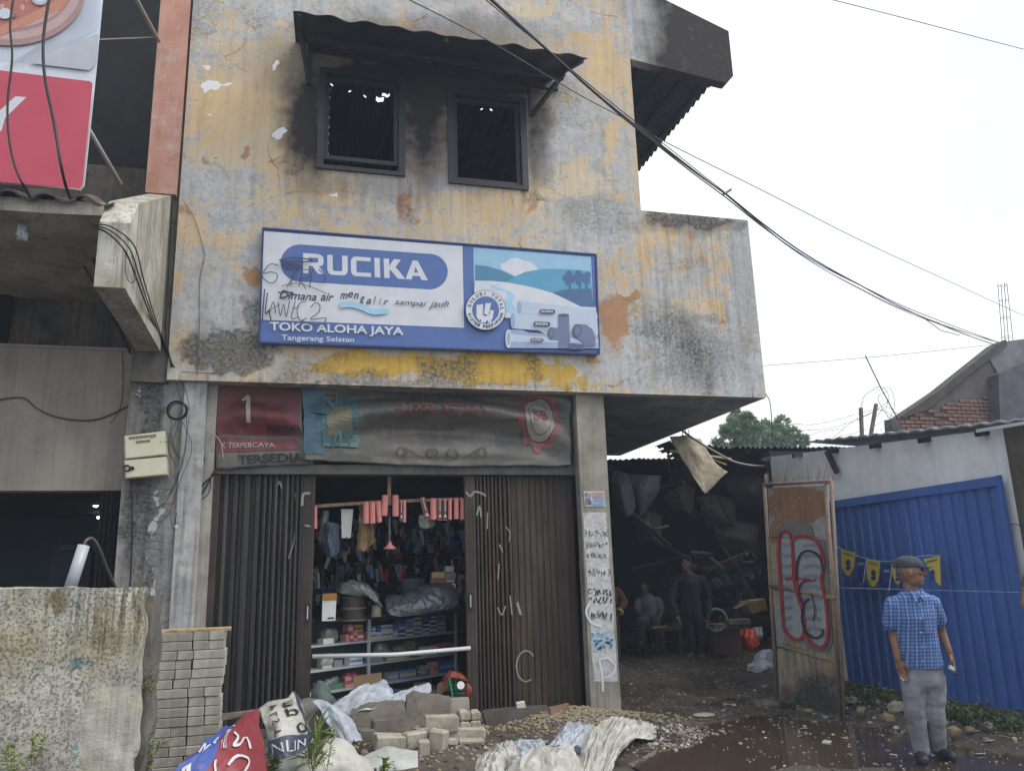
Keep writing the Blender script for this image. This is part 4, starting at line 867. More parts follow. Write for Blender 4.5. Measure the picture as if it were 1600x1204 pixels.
P.disc((60, -50), 470, 335, p_pinkD, 48); P.disc((55, -65), 450, 315, p_pink, 48); P.disc((50, -80), 405, 280, p_pinkD, 40); P.disc((50, -90), 398, 270, p_pink, 40)
P.poly([(-700, 260), (0, 225), (200, 140), (380, 60), (480, -60), (480, -400), (-700, -400)], p_crust)
P.poly([(-700, 180), (0, 160), (180, 90), (330, 10), (420, -60), (420, -400), (-700, -400)], p_toma)
rp = random.Random(9)
for _ in range(70):
    x, y = rp.uniform(-300, 330), rp.uniform(-200, 140)
    if y < 150-max(0, x)*.5: P.disc((x, y), rp.uniform(8, 34), rp.uniform(6, 20), rp.choice([p_crust, p_lin, p_toma, p_pink, flat('olive', '#6e6f62')]), 10); P.k -= .8
P.disc((250, -5), 50, 38, p_gr, 18); P.disc((250, -10), 36, 28, p_lin, 18); P.disc((30, 85), 42, 34, p_lin, 14)
P.k = 150
P.poly([(-700, 375), (0, 440), (560, 508), (578, 520), (575, 560), (516, 1150), (500, 1180), (460, 1175), (-700, 1080)], p_red)
P.poly([(0, 690), (95, 603), (165, 608), (30, 740), (10, 818), (-60, 818), (-30, 730), (-170, 590), (-90, 590)], p_white)
P.build('print', ps)
for a, b, c, d, y0_, y1_ in ((205, -15, 248, 64, 7.2, F-.1), (137, 200, 188, 287, 7.2, 7.9)):
    MB().tube([onY(a, b, y0_), onY(c, d, y1_)], .022, 8).build('bracket_pipe', flat('galvanised_pipe', '#9a948c', .5), ps, smooth=True)
MB().tube([onY(150, 62, 7.2), onY(248, 58, F-.1)], .006, 5).build('stay_wire', flat('wire_pale', '#8a8580', .5), ps)
# ------------------------------------------------------------------ ground
def gh(x, y):
    s = lambda a, b, t: max(0, min(1, (t-a)/(b-a)))
    n1 = mnoise.noise(Vector((x*.8, y*.8, 1))); n2 = mnoise.noise(Vector((x*3.1, y*3.1, 4))); n3 = mnoise.noise(Vector((x*9, y*9, 9)))
    z = .008+.032*n1+.014*n2+.006*n3-.02*math.exp(-((x-4.3)/.9)**2-((y-6.4)/1.3)**2)
    m = math.exp(-((x-.3)/1.5)**2-((y-7.9)/.75)**2); z += .13*m*(1+.25*n2)
    m = math.exp(-((x-2.75)/.75)**2-((y-8.3)/.42)**2); z += .15*m
    m = math.exp(-((x-3.15)/.5)**2-((y-7.35)/.35)**2); z += .06*m*(1+n2)
    k = s(5.35, 6.1, x-(8.8-y)*-.0)*s(5.6, 6.6, y+(x-5.3)*.4); z += .10*k*(1+.5*n2+.5*n3) if y < 9.5 else .10*k*max(0, 1-(y-9.5)/2)
    al = s(8.6, 12.0, y)*s(3.4, 4.2, x); z += .24*al*al*(3-2*al)+.02*n3*al
    if x < 3.3 and y > F+.2: z = -.03
    return z
GX0, GX1, GY0, GY1, GS = -5.0, 9.5, 3.6, 16.5, .055
gx = [GX0+i*(GX1-GX0)/int((GX1-GX0)/GS) for i in range(int((GX1-GX0)/GS)+1)]; gy = [GY0+i*(GY1-GY0)/int((GY1-GY0)/GS) for i in range(int((GY1-GY0)/GS)+1)]
mb = MB(); mb.v = [Vector((x, y, gh(x, y))) for y in gy for x in gx]; nx = len(gx)
mb.f = [(j*nx+i, j*nx+i+1, (j+1)*nx+i+1, (j+1)*nx+i) for j in range(len(gy)-1) for i in range(nx-1)]; mb.m = [0]*len(mb.f)
def ground_material():
    m, t, b = nodes('wet_mud_and_ash'); v = coords(t)
    a = noise(t, v, 1.1, 8, .65); f = noise(t, v, 9, 8, .7); g = noise(t, v, 60, 4, .7)
    col = mixc(t, ramp(t, a, .38, .62), lin('#4d4640'), lin('#332e2a')); col = mixc(t, ramp(t, f, .45, .65), col, lin('#5c5349'))
    col = mixc(t, ramp(t, g, .62, .68), col, lin('#746e65')); col = mixc(t, ramp(t, noise(t, v, 24, 6, .75), .58, .64), col, lin('#211e1c'))
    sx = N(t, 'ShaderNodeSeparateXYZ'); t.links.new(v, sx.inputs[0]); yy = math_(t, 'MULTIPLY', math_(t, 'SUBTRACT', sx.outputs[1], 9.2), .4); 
    n_ = t.nodes.new('ShaderNodeClamp'); t.links.new(yy, n_.inputs[0]); col = mixc(t, math_(t, 'MULTIPLY', n_.outputs[0], .7), col, lin('#1d1b1a'))  # alley shade put into the colour: mud darkens towards the back of the shed
    t.links.new(col, b.inputs['Base Color']); t.links.new(ramp(t, a, .4, .62, (.75, .75, .75, 1), (.28, .28, .28, 1)), b.inputs['Roughness'])
    bump(t, b, math_(t, 'ADD', f, math_(t, 'MULTIPLY', g, .5)), .7, .012); return m
m_gr_ = ground_material()
g_ = mb.build('ground', m_gr_, None, smooth=True, org=(0, 0, 0), kind='structure')
MB().box((-80, -60, -.6), (120, 80, -.06)).build('outer_ground', M('street_grey', '#6d6962', '#55524d', scale=1.5, rough=.9), None, kind='structure')
m, t, b = nodes('puddle_water'); b.inputs['Base Color'].default_value = lin('#43392f'); b.inputs['Roughness'].default_value = .10; b.inputs['Specular IOR Level'].default_value = .6
bump(t, b, noise(t, coords(t), 7, 3, .5), .05, .01)
mb = MB(); mb.poly([(2.6, 4.2, .010), (6.6, 4.2, .010), (6.6, 11.5, .010), (3.48, 11.5, .010), (3.48, 8.8, .010), (2.6, 8.0, .010)]); mb.build('puddle', m, None, kind='structure')
def stones(mb, n, area, size, seed, m=0, zoff=0, cond=None):
    r = random.Random(seed); k = 0
    while k < n:
        x, y = area(r)
        if cond and not cond(x, y): k += 1; continue
        s = size*r.uniform(.45, 1.3)*(1 if r.random() < .9 else 1.6); z = gh(x, y)+s*.12+zoff
        pts = [Vector((math.cos(a), math.sin(a), 0)) for a in (0, 1.2, 2.3, 3.4, 4.4, 5.4)]; q = Matrix.Rotation(r.uniform(0, 6.3), 3, 'Z') @ Matrix.Rotation(r.uniform(-.6, .6), 3, 'X')
        sc = Vector((s*r.uniform(.4, .75), s*r.uniform(.3, .55), s*.3)); vv = []
        for zz, f in ((-.7, .8), (.25, 1), (1, .45)): vv += [q @ Vector((p.x*sc.x*f*r.uniform(.8, 1.1), p.y*sc.y*f*r.uniform(.8, 1.1), zz*sc.z))+Vector((x, y, z)) for p in pts]
        fs = [(i, (i+1) % 6, 6+(i+1) % 6, 6+i) for i in range(6)]+[(6+i, 6+(i+1) % 6, 12+(i+1) % 6, 12+i) for i in range(6)]+[tuple(range(12, 18))]
        mb.add(vv, fs, m if not callable(m) else m(r)); k += 1
    return mb
gau = lambda cx, cy, sx, sy: (lambda r: (r.gauss(cx, sx), r.gauss(cy, sy)))
uni = lambda x0, y0, x1, y1: (lambda r: (r.uniform(x0, x1), r.uniform(y0, y1)))
rk = [M('stone_tan', '#8f8069', '#75684f', scale=30, rough=.85), M('stone_grey', '#8d8983', '#6a6762', scale=30, rough=.85), M('stone_dark', '#3f3a35', '#2b2825', scale=30, rough=.7), M('stone_pale', '#aeaaa2', '#97938c', scale=30, rough=.8)]
p = onZ(850, 1122, .1)
mb = stones(MB(), 1500, gau(2.75, 8.2, .42, .22), .035, 1, lambda r: r.choice([0, 0, 0, 1])); mb.build('gravel_heap', rk, None, kind='stuff')
mb = stones(MB(), 1700, gau(3.3, 7.35, .42, .28), .028, 2, lambda r: r.choice([1, 2, 2, 0, 3])); mb = stones(mb, 2600, uni(2.6, 5.2, 7.0, 11.8), .02, 3, lambda r: r.choice([2, 1, 0, 2])); mb.build('loose_grit', rk, None, kind='stuff')
chp = MB(); r = random.Random(11); 
for _ in range(700):
    x, y = r.uniform(3.5, 6.9), 5.4+6*r.random()**1.3; s = .004+.015*r.random()**4; z = max(gh(x, y), .010)+.004; a = r.uniform(0, 3)
    chp.obox((x, y, z), (s*1.6, s, .004), Matrix.Rotation(a, 3, 'Z') @ Matrix.Rotation(r.uniform(-.3, .3), 3, 'X'))
chp.build('foam_crumbs', flat('foam_white', '#b4b4b0', .7), None, kind='stuff')
mb = stones(MB(), 800, lambda r: (r.gauss(6.35, .4), r.uniform(5.7, 9.6)), .045, 5, lambda r: r.choice([0, 1, 1, 3, 2])); mb = stones(mb, 700, gau(.7, 7.5, .9, .4), .04, 6, lambda r: r.choice([0, 1, 2])); mb.build('rubble_bits', rk, None, kind='stuff')
# ------------------------------------------------------------------ low wall at the lower left
m, t, b = nodes('pitted_render'); v = coords(t)
A = N(t, 'ShaderNodeVertexColor', layer_name='wear_a'); B = N(t, 'ShaderNodeVertexColor', layer_name='wear_b'); sa = t.nodes.new('ShaderNodeSeparateColor'); t.links.new(A.outputs[0], sa.inputs[0]); sb = t.nodes.new('ShaderNodeSeparateColor'); t.links.new(B.outputs[0], sb.inputs[0])
n1_ = noise(t, v, 5, 8, .65); n2_ = noise(t, v, 30, 5, .65); n3_ = noise(t, v, 70, 4, .6)
col = mixc(t, ramp(t, n1_, .35, .65), lin('#bcbab2'), lin('#9b988e')); col = mixc(t, ramp(t, noise(t, v, 2.2, 5, .6), .45, .65), col, lin('#a39b83'))
pit = math_(t, 'MULTIPLY', ramp(t, noise(t, v, 62, 6, .75), .54, .62), math_(t, 'SUBTRACT', 1, ramp(t, sa.outputs[0], .55, .8))); col = mixc(t, math_(t, 'MULTIPLY', math_(t, 'MULTIPLY', pit, ramp(t, noise(t, v, 4, 6, .65), .40, .58)), .45), col, lin('#68645c'))
st = noise(t, coords(t, (22, 22, .9)), 1.6, 6, .6); col = mixc(t, math_(t, 'MULTIPLY', ramp(t, st, .42, .62), sb.outputs[2]), col, lin('#4f4a36'))
mo = ramp(t, math_(t, 'MULTIPLY_ADD', math_(t, 'SUBTRACT', n1_, .5), 3, sb.outputs[0]), .4, .65); col = mixc(t, math_(t, 'MULTIPLY', mo, .8), col, lin('#6b6443'))
bl = ramp(t, math_(t, 'MULTIPLY_ADD', math_(t, 'SUBTRACT', n1_, .5), 3, sa.outputs[2]), .45, .6); col = mixc(t, math_(t, 'MULTIPLY', bl, .7), col, lin('#4d7f88'))
t.links.new(col, b.inputs['Base Color']); b.inputs['Roughness'].default_value = .92
hh = math_(t, 'SUBTRACT', math_(t, 'MULTIPLY', n1_, .6), pit); bump(t, b, math_(t, 'ADD', hh, math_(t, 'MULTIPLY', n3_, .35)), .9, .014); m_pit = m
YL = 5.25
lw = thing('low_wall', 'rough pitted concrete wall with green streaks standing in the lower left foreground', 'wall', (-2, YL, 0))
zl, zr = onY(0, 919, YL).z, onY(222, 917, YL).z; xr = onY(217, 1060, YL).x; xl_ = -4.2
xs = cuts(xl_, xr, .035); 
mm = [('o', 180, 1150, 60, 80, 1.2, .4), ('o', 190, 990, 30, 60, .8), ('r', 160, 960, 60, 70, .9), ('r', 90, 930, 50, 40, .5), ('r', 200, 950, 40, 60, 1.0), ('m', 95, 950, 18, 30, .8), ('m', 160, 1000, 30, 60, .35), ('m', 130, 1080, 50, 30, .35), ('m', 215, 930, 12, 40, .6), ('y', 124, 945, 5, 18, 1, .4), ('y', 97, 1005, 5, 16, 1.0, .4), ('y', 125, 1037, 16, 8, .7, .4), ('y', 120, 1180, 6, 24, .8, .4)]
def wp(x, f):
    zt_ = zl+(zr-zl)*(x-onY(0, 919, YL).x)/(xr-onY(0, 919, YL).x)+.012*mnoise.noise(Vector((x*7, 0, 0)))+.006*mnoise.noise(Vector((x*30, 0, 0)))
    d = .018*mnoise.noise(Vector((x*3, f*5, 2)))+.008*mnoise.noise(Vector((x*12, f*16, 2)))
    return Vector((x+(.018*mnoise.noise(Vector((f*9, 3, 3))) if x > xr-.06 else 0), YL+d, -.1+(zt_+.1)*f))
o = wear_grid(xs, [i/46 for i in range(47)], wp, lambda x, z: False, mm, 'face', m_pit, lw); q = o.modifiers.new('t', 'SOLIDIFY'); q.thickness = .13; q.offset = -1
mb = MB(); 
prev = None; rows = 22
for j in range(rows+1):
    z = -.1+(zr+.05)*j/rows; dx = .03*mnoise.noise(Vector((z*6, 1, 1)))
    mb.v += [Vector((xr-.08+dx, YL+.14, z)), Vector((xr+.025+dx, YL+.16, z)), Vector((xr+.03+.015*mnoise.noise(Vector((z*7, 5, 1))), YL+.32, z)), Vector((xr+.035+.02*mnoise.noise(Vector((z*5, 7, 1))), YL+.5, z))]
for j in range(rows):
    for i in range(3): a = j*4+i; mb.f.append((a, a+1, a+5, a+4)); mb.m.append(0)
mb.poly([mb.v[rows*4+i] for i in range(4)]); mb.build('broken_end', m_concd, lw)
# PVC pipe and hose behind it
pv = thing('pvc_pipe', 'white plastic pipe with a grey hose bending out of its top behind the low wall', 'pipe', onY(112, 918, 5.7))
MB().tube([onY(106, 930, 5.7), onY(131, 852, 5.75)], .036, 14).build('pipe', flat('pvc_white', '#9fa6ae', .35), pv, smooth=True)
MB().tube(spline([onY(131, 856, 5.75), onY(134, 845, 5.75), onY(144, 841, 5.8), onY(155, 856, 5.85), onY(166, 885, 5.95), onY(182, 920, 6.1)], 6), .010, 8).build('hose', flat('hose_grey', '#4f4c49', .5), pv, smooth=True)
# ------------------------------------------------------------------ stack of paving blocks
m_blk = M('paving_concrete', '#a3a298', '#8b8a81', scale=9, rough=.92, dirt=.35, dirtc='#6f6c63', bscale=60, vary=.3)
dA = ray(295, 1080); YK = dA.y*5.56
xa = onY(245, 1080, YK).x; ztop = onY(295, 987, YK).z; BW, BH = .21, .0615
rb = random.Random(21); full = {}; 
pat = [('F', 'HH'), ('F', 'HH'), ('HH', 'F'), ('HH', 'F'), ('HH', 'F'), ('HH', 'F'), ('F', 'HH'), ('F', 'HH'), ('F', 'HH'), ('F', 'HH'), ('HH', 'F'), ('HH', 'F'), ('HH', 'F'), ('HH', 'F'), ('F', 'F'), ('HH', 'HH'), ('F', 'F'), ('HH', 'F'), ('F', 'HH'), ('F', 'F')]
proto = {}
ORD = ['first', 'second', 'third', 'fourth', 'fifth', 'sixth', 'seventh', 'eighth', 'ninth', 'tenth', 'eleventh', 'twelfth', 'thirteenth', 'fourteenth', 'fifteenth', 'sixteenth', 'seventeenth', 'eighteenth', 'nineteenth', 'twentieth', 'twenty-first', 'twenty-second', 'twenty-third']
def blk(kind):
    sx, sy = (BW-.003, .103) if kind == 'F' else (.102, .208)
    if kind not in proto:
        me = MB().obox((0, 0, BH/2), (sx, sy, BH-.003), bev=.004, jit=.0006)
        proto[kind] = me.build('paving_block', m_blk, None, org=(0, 0, 0)); return proto[kind]
    c = proto[kind].copy(); COL.objects.link(c); return c
nrow = int(ztop/BH)+1
for r_i in range(nrow):
    z = ztop-BH*(r_i+1)
    if z < -.05: break
    L, Rr = pat[r_i % len(pat)]
    jx = rb.uniform(-.005, .005)+.006*math.sin(r_i*.7)
    for side, kd in ((0, L), (1, Rr)):
        x0_ = xa+side*(BW+.003)+jx-.0012*r_i
        items = [('F', x0_+BW/2, YK+.052)] if kd == 'F' else [('H', x0_+.0525, YK+.105), ('H', x0_+.1575, YK+.105)]
        if kd == 'F' and side: items.append(('F', x0_+BW/2, YK+.158))
        for k_, cx, cy in items:
            o = blk(k_); o.location = (cx+rb.uniform(-.003, .003), cy+rb.uniform(-.004, .004), z); o.rotation_euler = (0, 0, rb.uniform(-.02, .02))
            tag(o, f"grey paving block {'end-on, ' if k_ == 'H' else ''}{ORD[r_i]} course from the top of the stack, {('left' if side == 0 else 'right')+' column'}{', '+('back' if cy > YK+.12 and k_ == 'F' else 'left' if k_ == 'H' and cx < x0_+.1 else 'right' if k_ == 'H' else 'front')}", 'paving block', 'paving blocks in the tall stack')
a, b_ = onY(243, 984, YK+.06), onY(361, 981, YK+.06)
mb = MB(); n = 14
for i in range(n+1):
    p = a.lerp(b_, i/n); w1 = .055+.012*mnoise.noise(Vector((i*.8, 0, 0))); zt_ = .014+(.008*mnoise.noise(Vector((i*.9, 4, 0))) if i > 1 else 0); z0_ = ztop+.001
    mb.v += [Vector((p.x, p.y-w1, z0_)), Vector((p.x, p.y+w1, z0_)), Vector((p.x, p.y+w1, z0_+.016+zt_*.3)), Vector((p.x, p.y-w1, z0_+.012+zt_*.4))]
for i in range(n):
    for k in range(4): mb.f.append((i*4+k, i*4+(k+1) % 4, (i+1)*4+(k+1) % 4, (i+1)*4+k)); mb.m.append(0)
mb.f += [(3, 2, 1, 0), (n*4, n*4+1, n*4+2, n*4+3)]; mb.m += [0, 0]
pl = mb.build('wooden_plank', M('splintered_wood', '#b8a484', '#8c7455', scale=6, rough=.8, ws=(1, 12, 12)), None); tag(pl, 'short splintered pale plank lying on top of the paving block stack', 'plank')
# ------------------------------------------------------------------ rubble
def slabp(pts, Y, th, lean, mat, name, label, cat, jag=0, seed=1):
    r = random.Random(seed); out_ = []
    for i, (p, q) in enumerate(zip(pts, pts[1:]+pts[:1])):
        out_.append(p)
        if jag:
            for k in (1, 2, 3): out_.append((p[0]+(q[0]-p[0])*k/4+r.uniform(-jag, jag), p[1]+(q[1]-p[1])*k/4+r.uniform(-jag, jag)))
    low = max(p[1] for p in out_); P_ = [onY(x, y, Y+lean*(low-y)/50) for x, y in out_]
    o = MB().prism(P_, (0, th, .01)).build(name, mat, None); return tag(o, label, cat)
m_slab = M('broken_slab', '#6c665e', '#56514b', scale=5, rough=.95, dirt=.5, dirtc='#3d3a36', bscale=34, bmp=.6)
slabp([(550, 1110), (578, 1099), (632, 1096), (632, 1152), (612, 1165), (556, 1172)], 8.05, .07, .12, m_slab, 'concrete_slab', 'dark broken concrete slab with jagged top standing left in front of the doorway', 'slab', 1.6)
slabp([(627, 1150), (636, 1088), (648, 1081), (668, 1085), (705, 1090), (706, 1150)], 8.12, .07, .12, m_slab, 'concrete_slab', 'dark grey slab leaning against a paler one in the middle of the doorway rubble', 'slab', 1.0, 2)
slabp([(700, 1092), (733, 1091), (738, 1150), (700, 1150)], 8.24, .06, .1, M('pale_slab', '#8b867d', '#746f67', scale=5, rough=.95, dirt=.4, dirtc='#7a5340', bscale=34), 'concrete_slab', 'paler slab with a rust stain behind the dark slab at the right shutter edge', 'slab', .6, 3)
slabp([(755, 1113), (800, 1107), (858, 1104), (866, 1122), (830, 1140), (790, 1150), (770, 1172)], 8.1, .09, .15, M('charred_plank', '#46403c', '#332f2d', scale=5, rough=.9, dirt=.4, dirtc='#221f1e', bscale=30, bmp=.6), 'charred_beam', 'long dark charred board lying at the foot of the right shutter', 'board', .8, 4)
slabp([(860, 1107), (890, 1100), (890, 1110), (872, 1118), (862, 1120)], 8.16, .07, .1, M('split_wood', '#7a5f4c', '#5a4638', scale=6), 'wood_offcut', 'small reddish split wood offcut at the right end of the charred board', 'wood', .4, 5)
slabp([(807, 1098), (820, 1096), (822, 1105), (808, 1106)], 8.3, .02, 0, flat('foam_scrap', '#b9bab6'), 'foam_scrap', 'small white scrap standing on the charred board by the shutter', 'scrap', .3, 6)
m_brk = M('pale_rubble_block', '#a29c90', '#888275', scale=7, rough=.95, dirt=.45, dirtc='#67625a', bscale=40, bmp=.6, vary=.25)
def block(px, py, wp_, hp_, dep, Y, rz, rx, label, name='rubble_block', mat=None):
    c = onY(px, py, Y); D = (c-CAMP).dot(fw); s = D/FPX
    o = MB().obox(c+Vector((0, dep/2, 0)), (wp_*s, dep, hp_*s), Matrix.Rotation(rz, 3, 'Z') @ Matrix.Rotation(rx, 3, 'Y'), bev=.012, jit=.006).build(name, mat or m_brk, None); return tag(o, label, 'block')
block(691, 1131, 52, 25, .13, 7.6, -.06, .06, 'largest pale block lying flat on top of the block pile')
block(726, 1118, 17, 15, .12, 7.75, .1, 0, 'small worn block top left of the four beside the long pale block'); block(744, 1118, 16, 14, .12, 7.75, -.05, 0, 'small worn block top right of the four beside the long pale block')
block(727, 1134, 17, 12, .12, 7.72, 0, .1, 'small rounded block lower left of the four beside the long pale block'); block(744, 1132, 16, 12, .12, 7.72, 0, 0, 'small block lower right of the four beside the long pale block')
block(730, 1148, 60, 20, .14, 7.62, -.08, .06, 'long weathered block under the four small blocks'); block(738, 1163, 42, 14, .13, 7.52, 0, .05, 'flat block at the base of the pile under the long weathered block'); block(705, 1163, 20, 16, .12, 7.5, .3, 0, 'chipped block wedged at the bottom left of the long weathered block')
block(650, 1157, 36, 24, .14, 7.45, .2, -.05, 'squarish block left of the upright blocks'); block(667, 1142, 34, 10, .16, 7.6, .1, 0, 'flat thin block laid over the squarish block'); block(664, 1178, 17, 40, .12, 7.28, -.15, 0, 'narrow block standing upright nearest the street'); block(686, 1166, 26, 46, .14, 7.36, -.5, .12, 'tilted block leaning against the narrow upright one')
block(610, 1163, 48, 24, .2, 7.42, .1, .1, 'rounded grey lump of concrete left of the block pile'); block(596, 1140, 30, 30, .1, 7.9, .2, 0, 'dark lump between the jagged slab and the grey lump', mat=m_slab); block(570, 1152, 30, 22, .15, 7.7, .3, .1, 'dark broken chunk behind the flat white sheet', mat=m_slab)
block(376, 1118, 62, 10, .12, 7.5, .05, -.03, 'flat grey kerb piece at the foot of the left shutter', mat=m_slab)
# ------------------------------------------------------------------ sacks, sheets and discarded banners
m_pw = M('white_plastic_sheet', '#a9b0ba', '#8c939e', scale=5, rough=.5, dirt=.25, dirtc='#6f6c68', bmp=.15, bscale=14)
m_sack = M('woven_sack', '#b4b4ae', '#93928c', scale=4, rough=.7, dirt=.4, dirtc='#77716a', bscale=70, bmp=.3)
def sheet(name, label, cat, rows, mat, nu=36, nv=28, wr=.02, ws=5, seed=1, th=.004, kind=None):
    t = thing(name, label, cat, onY(*rows[-1][len(rows[-1])//2])); c, fn = cloth([[onY(*p) for p in row] for row in rows], nu, nv, wr, ws, seed, th); c.build('cloth', mat, t, smooth=True); return t, fn
def sheetp(name, label, cat, rows, mat, nu=36, nv=28, wr=.02, ws=5, seed=1, th=.004):
    c, fn = cloth([[onY(*p) for p in row] for row in rows], nu, nv, wr, ws, seed, th); o = c.build(name, mat, None, smooth=True); return tag(o, label, cat), fn
sheetp('plastic_sheet', 'large crumpled bluish white plastic sheet spilling out of the doorway', 'plastic sheet', [[(572, 1068, 8.75), (590, 1064, 8.9), (604, 1066, 8.9), (612, 1080, 8.85)], [(545, 1082, 8.6), (575, 1076, 8.6), (600, 1078, 8.65), (618, 1092, 8.7)], [(522, 1100, 8.45), (560, 1095, 8.35), (590, 1092, 8.4), (622, 1096, 8.6)], [(530, 1120, 8.3), (560, 1112, 8.2), (600, 1104, 8.25), (640, 1100, 8.5)]], m_pw, wr=.035, seed=2)
sheetp('plastic_sheet', 'long narrow white sheet pointing right out of the doorway beside the green basket', 'plastic sheet', [[(610, 1086, 8.7), (640, 1074, 8.75), (672, 1067, 8.8)], [(612, 1092, 8.6), (645, 1085, 8.6), (674, 1076, 8.7)], [(600, 1098, 8.5), (645, 1096, 8.5), (668, 1086, 8.6)]], m_pw, wr=.02, seed=3)
t_, fnb = sheet('discarded_banner', 'blue and dark red discarded vinyl banner with white writing heaped at the bottom left', 'banner', [[(352, 1138, 5.75), (366, 1128, 5.8), (384, 1114, 6.0), (402, 1110, 6.2)], [(330, 1152, 5.3), (350, 1146, 5.35), (380, 1140, 5.5), (406, 1140, 5.8)], [(305, 1175, 5.05), (332, 1178, 5.1), (375, 1176, 5.2), (412, 1170, 5.5)], [(268, 1215, 4.95), (312, 1225, 4.95), (372, 1228, 5.05), (420, 1220, 5.3)], [(240, 1330, 4.9), (305, 1340, 4.9), (372, 1340, 5.0), (425, 1330, 5.2)]], flat('banner_red', '#7c3038', .5), 46, 50, .022, 4, 5, .004)
mb = MB(); patch(mb, fnb, 0, 0, .36, 1, .006, 0, 24); wv = lambda x, y: fnb(x, y, .014)
mb2 = MB()
put_text(mb, 'Lu', wv, .20, .38, .33, .30, .02, 0, 1); put_text(mb, 'M', wv, .08, .52, .2, .42, .0, 0, 1); put_text(mb, 'STER', wv, .42, .46, .50, .12, .0, 0, 1)
for P_ in ([(.55, .3), (.62, .34), (.58, .42), (.66, .4), (.72, .34), (.76, .46)], [(.56, .6), (.64, .52), (.74, .56), (.7, .66), (.6, .72), (.66, .78), (.76, .72)], [(.42, .72), (.52, .78), (.56, .9), (.66, .86), (.74, .92)], [(.4, .55), (.44, .66)], [(.36, .75), (.37, .85)]): ribbon(mb, [tuple(p)[:2] for p in spline([(a, b, 0) for a, b in P_], 6)], .025, wv, 1)
ribbon(mb, [(.08, .72), (.16, .66), (.2, .74), (.12, .8)], .05, wv, 1)
mb.build('print', [flat('banner_blue', '#3c5092', .5), flat('banner_lettering', '#b9b9bd', .5)], t_, kind='stuff')
t_, fne = sheet('discarded_banner', 'white torn banner with black letters and navy borders draped over the heap', 'banner', [[(404, 1105, 6.3), (424, 1095, 6.3), (447, 1092, 6.35), (458, 1080, 6.4), (466, 1090, 6.45)], [(412, 1125, 6.05), (430, 1118, 6.0), (452, 1112, 6.05), (466, 1108, 6.15), (474, 1115, 6.3)], [(418, 1150, 5.95), (436, 1142, 5.85), (458, 1138, 5.9), (476, 1138, 6.05), (484, 1142, 6.2)], [(420, 1178, 5.85), (440, 1182, 5.75), (460, 1180, 5.8), (476, 1170, 5.95), (488, 1160, 6.15)]], m_sack, 40, 36, .014, 4, 6, .004)
mb = MB(); patch(mb, fne, .78, .0, 1, .85, .006, 0, 16); patch(mb, fne, .0, .74, .9, 1, .007, 0, 18); we = lambda x, y: fne(x, y, .014)
put_text(mb, 'e', we, .40, .24, .62, .10, .0, 0, 1); put_text(mb, 'b', we, .44, .46, .66, .28, .0, 0, 1); put_text(mb, 'o', we, .55, .72, .75, .6, .0, 0, 1); put_text(mb, 'P L S T', lambda x, y: fne(.3-(y)*.12, .12+x*.6, .013), 0, 0, 1, 1, 0, 0, 1)
put_text(mb, 'NLIN', we, .12, .95, .72, .82, .0, 0, 2); put_text(mb, 'LINDUNG', lambda x, y: fne(.86+.09*(1-y), .15+.6*x, .014), 0, 0, 1, 1, 0, 0, 2)
mb.build('print', [flat('banner_navy', '#3d4656', .5), flat('banner_black', '#24262b', .5), flat('banner_pale_ink', '#aeb4bd', .5)], t_, kind='stuff')
def lump(name, label, cat, bits, mat, vox=.018, disp=.02, ds=6, seed=1, sm=4):
    mb = MB()
    for c, r in bits: mb.ball(c, r, 8)
    f = fuse(mb, vox, sm, disp, ds, seed); o = f.build(name, mat, None, smooth=True); return tag(o, label, cat)
def folds(name, label, cat, px0, px1, Y, h, depth, mat, seed, slump=.6, nu=70, nv=34, ws=7, wr=.05):   # an empty sack fallen into folds: a crumpled sheet with an underside
    r = random.Random(seed)
sheetp('plastic_sheet', 'white torn sheet hanging off the dark slab behind the white sack', 'plastic sheet', [[(488, 1096, 7.5), (505, 1094, 7.6), (522, 1104, 7.7)], [(500, 1110, 7.4), (522, 1108, 7.35), (545, 1120, 7.5)], [(512, 1130, 7.3), (535, 1125, 7.25), (560, 1140, 7.4)], [(530, 1165, 7.2), (550, 1160, 7.2), (566, 1158, 7.3)]], m_pw, wr=.02, seed=8)
slabp([(462, 1102), (480, 1096), (496, 1098), (506, 1118), (522, 1150), (500, 1172), (478, 1175), (470, 1140)], 7.35, .2, .2, m_concd, 'concrete_chunk', 'rough dark concrete chunk between the torn banner and the white sheet', 'chunk', 2, 9)
lump('white_sack', 'full rounded white woven sack at the bottom edge left of the block pile', 'sack', [(onY(520, 1195, 6.85), (.2, .16, .2)), (onY(500, 1215, 6.8), (.2, .18, .18)), (onY(545, 1212, 6.8), (.2, .18, .16)), (onY(530, 1178, 6.95), (.11, .1, .1))], m_sack, .02, .025, 5, 3)
lump('grey_sack', 'grey green bag slumped between the torn banner and the white sack', 'sack', [(onY(470, 1190, 7.0), (.1, .1, .14)), (onY(450, 1205, 6.9), (.16, .1, .1)), (onY(478, 1165, 7.1), (.06, .08, .1))], M('dull_bag', '#6d7270', '#4c514f', scale=6, rough=.6), .02, .02, 6, 4)
sheetp('flat_sheet', 'stiff whitish board lying flat at the bottom in front of the blocks', 'board', [[(565, 1182, 7.2), (600, 1168, 7.25), (620, 1170, 7.2), (653, 1174, 7.15)], [(570, 1200, 7.0), (600, 1190, 7.0), (625, 1190, 6.98), (653, 1192, 6.98)], [(575, 1240, 6.9), (605, 1235, 6.88), (630, 1235, 6.86), (653, 1235, 6.86)]], flat('whitish_board', '#a5a9a6', .5), wr=.012, ws=3, seed=9, th=.012)
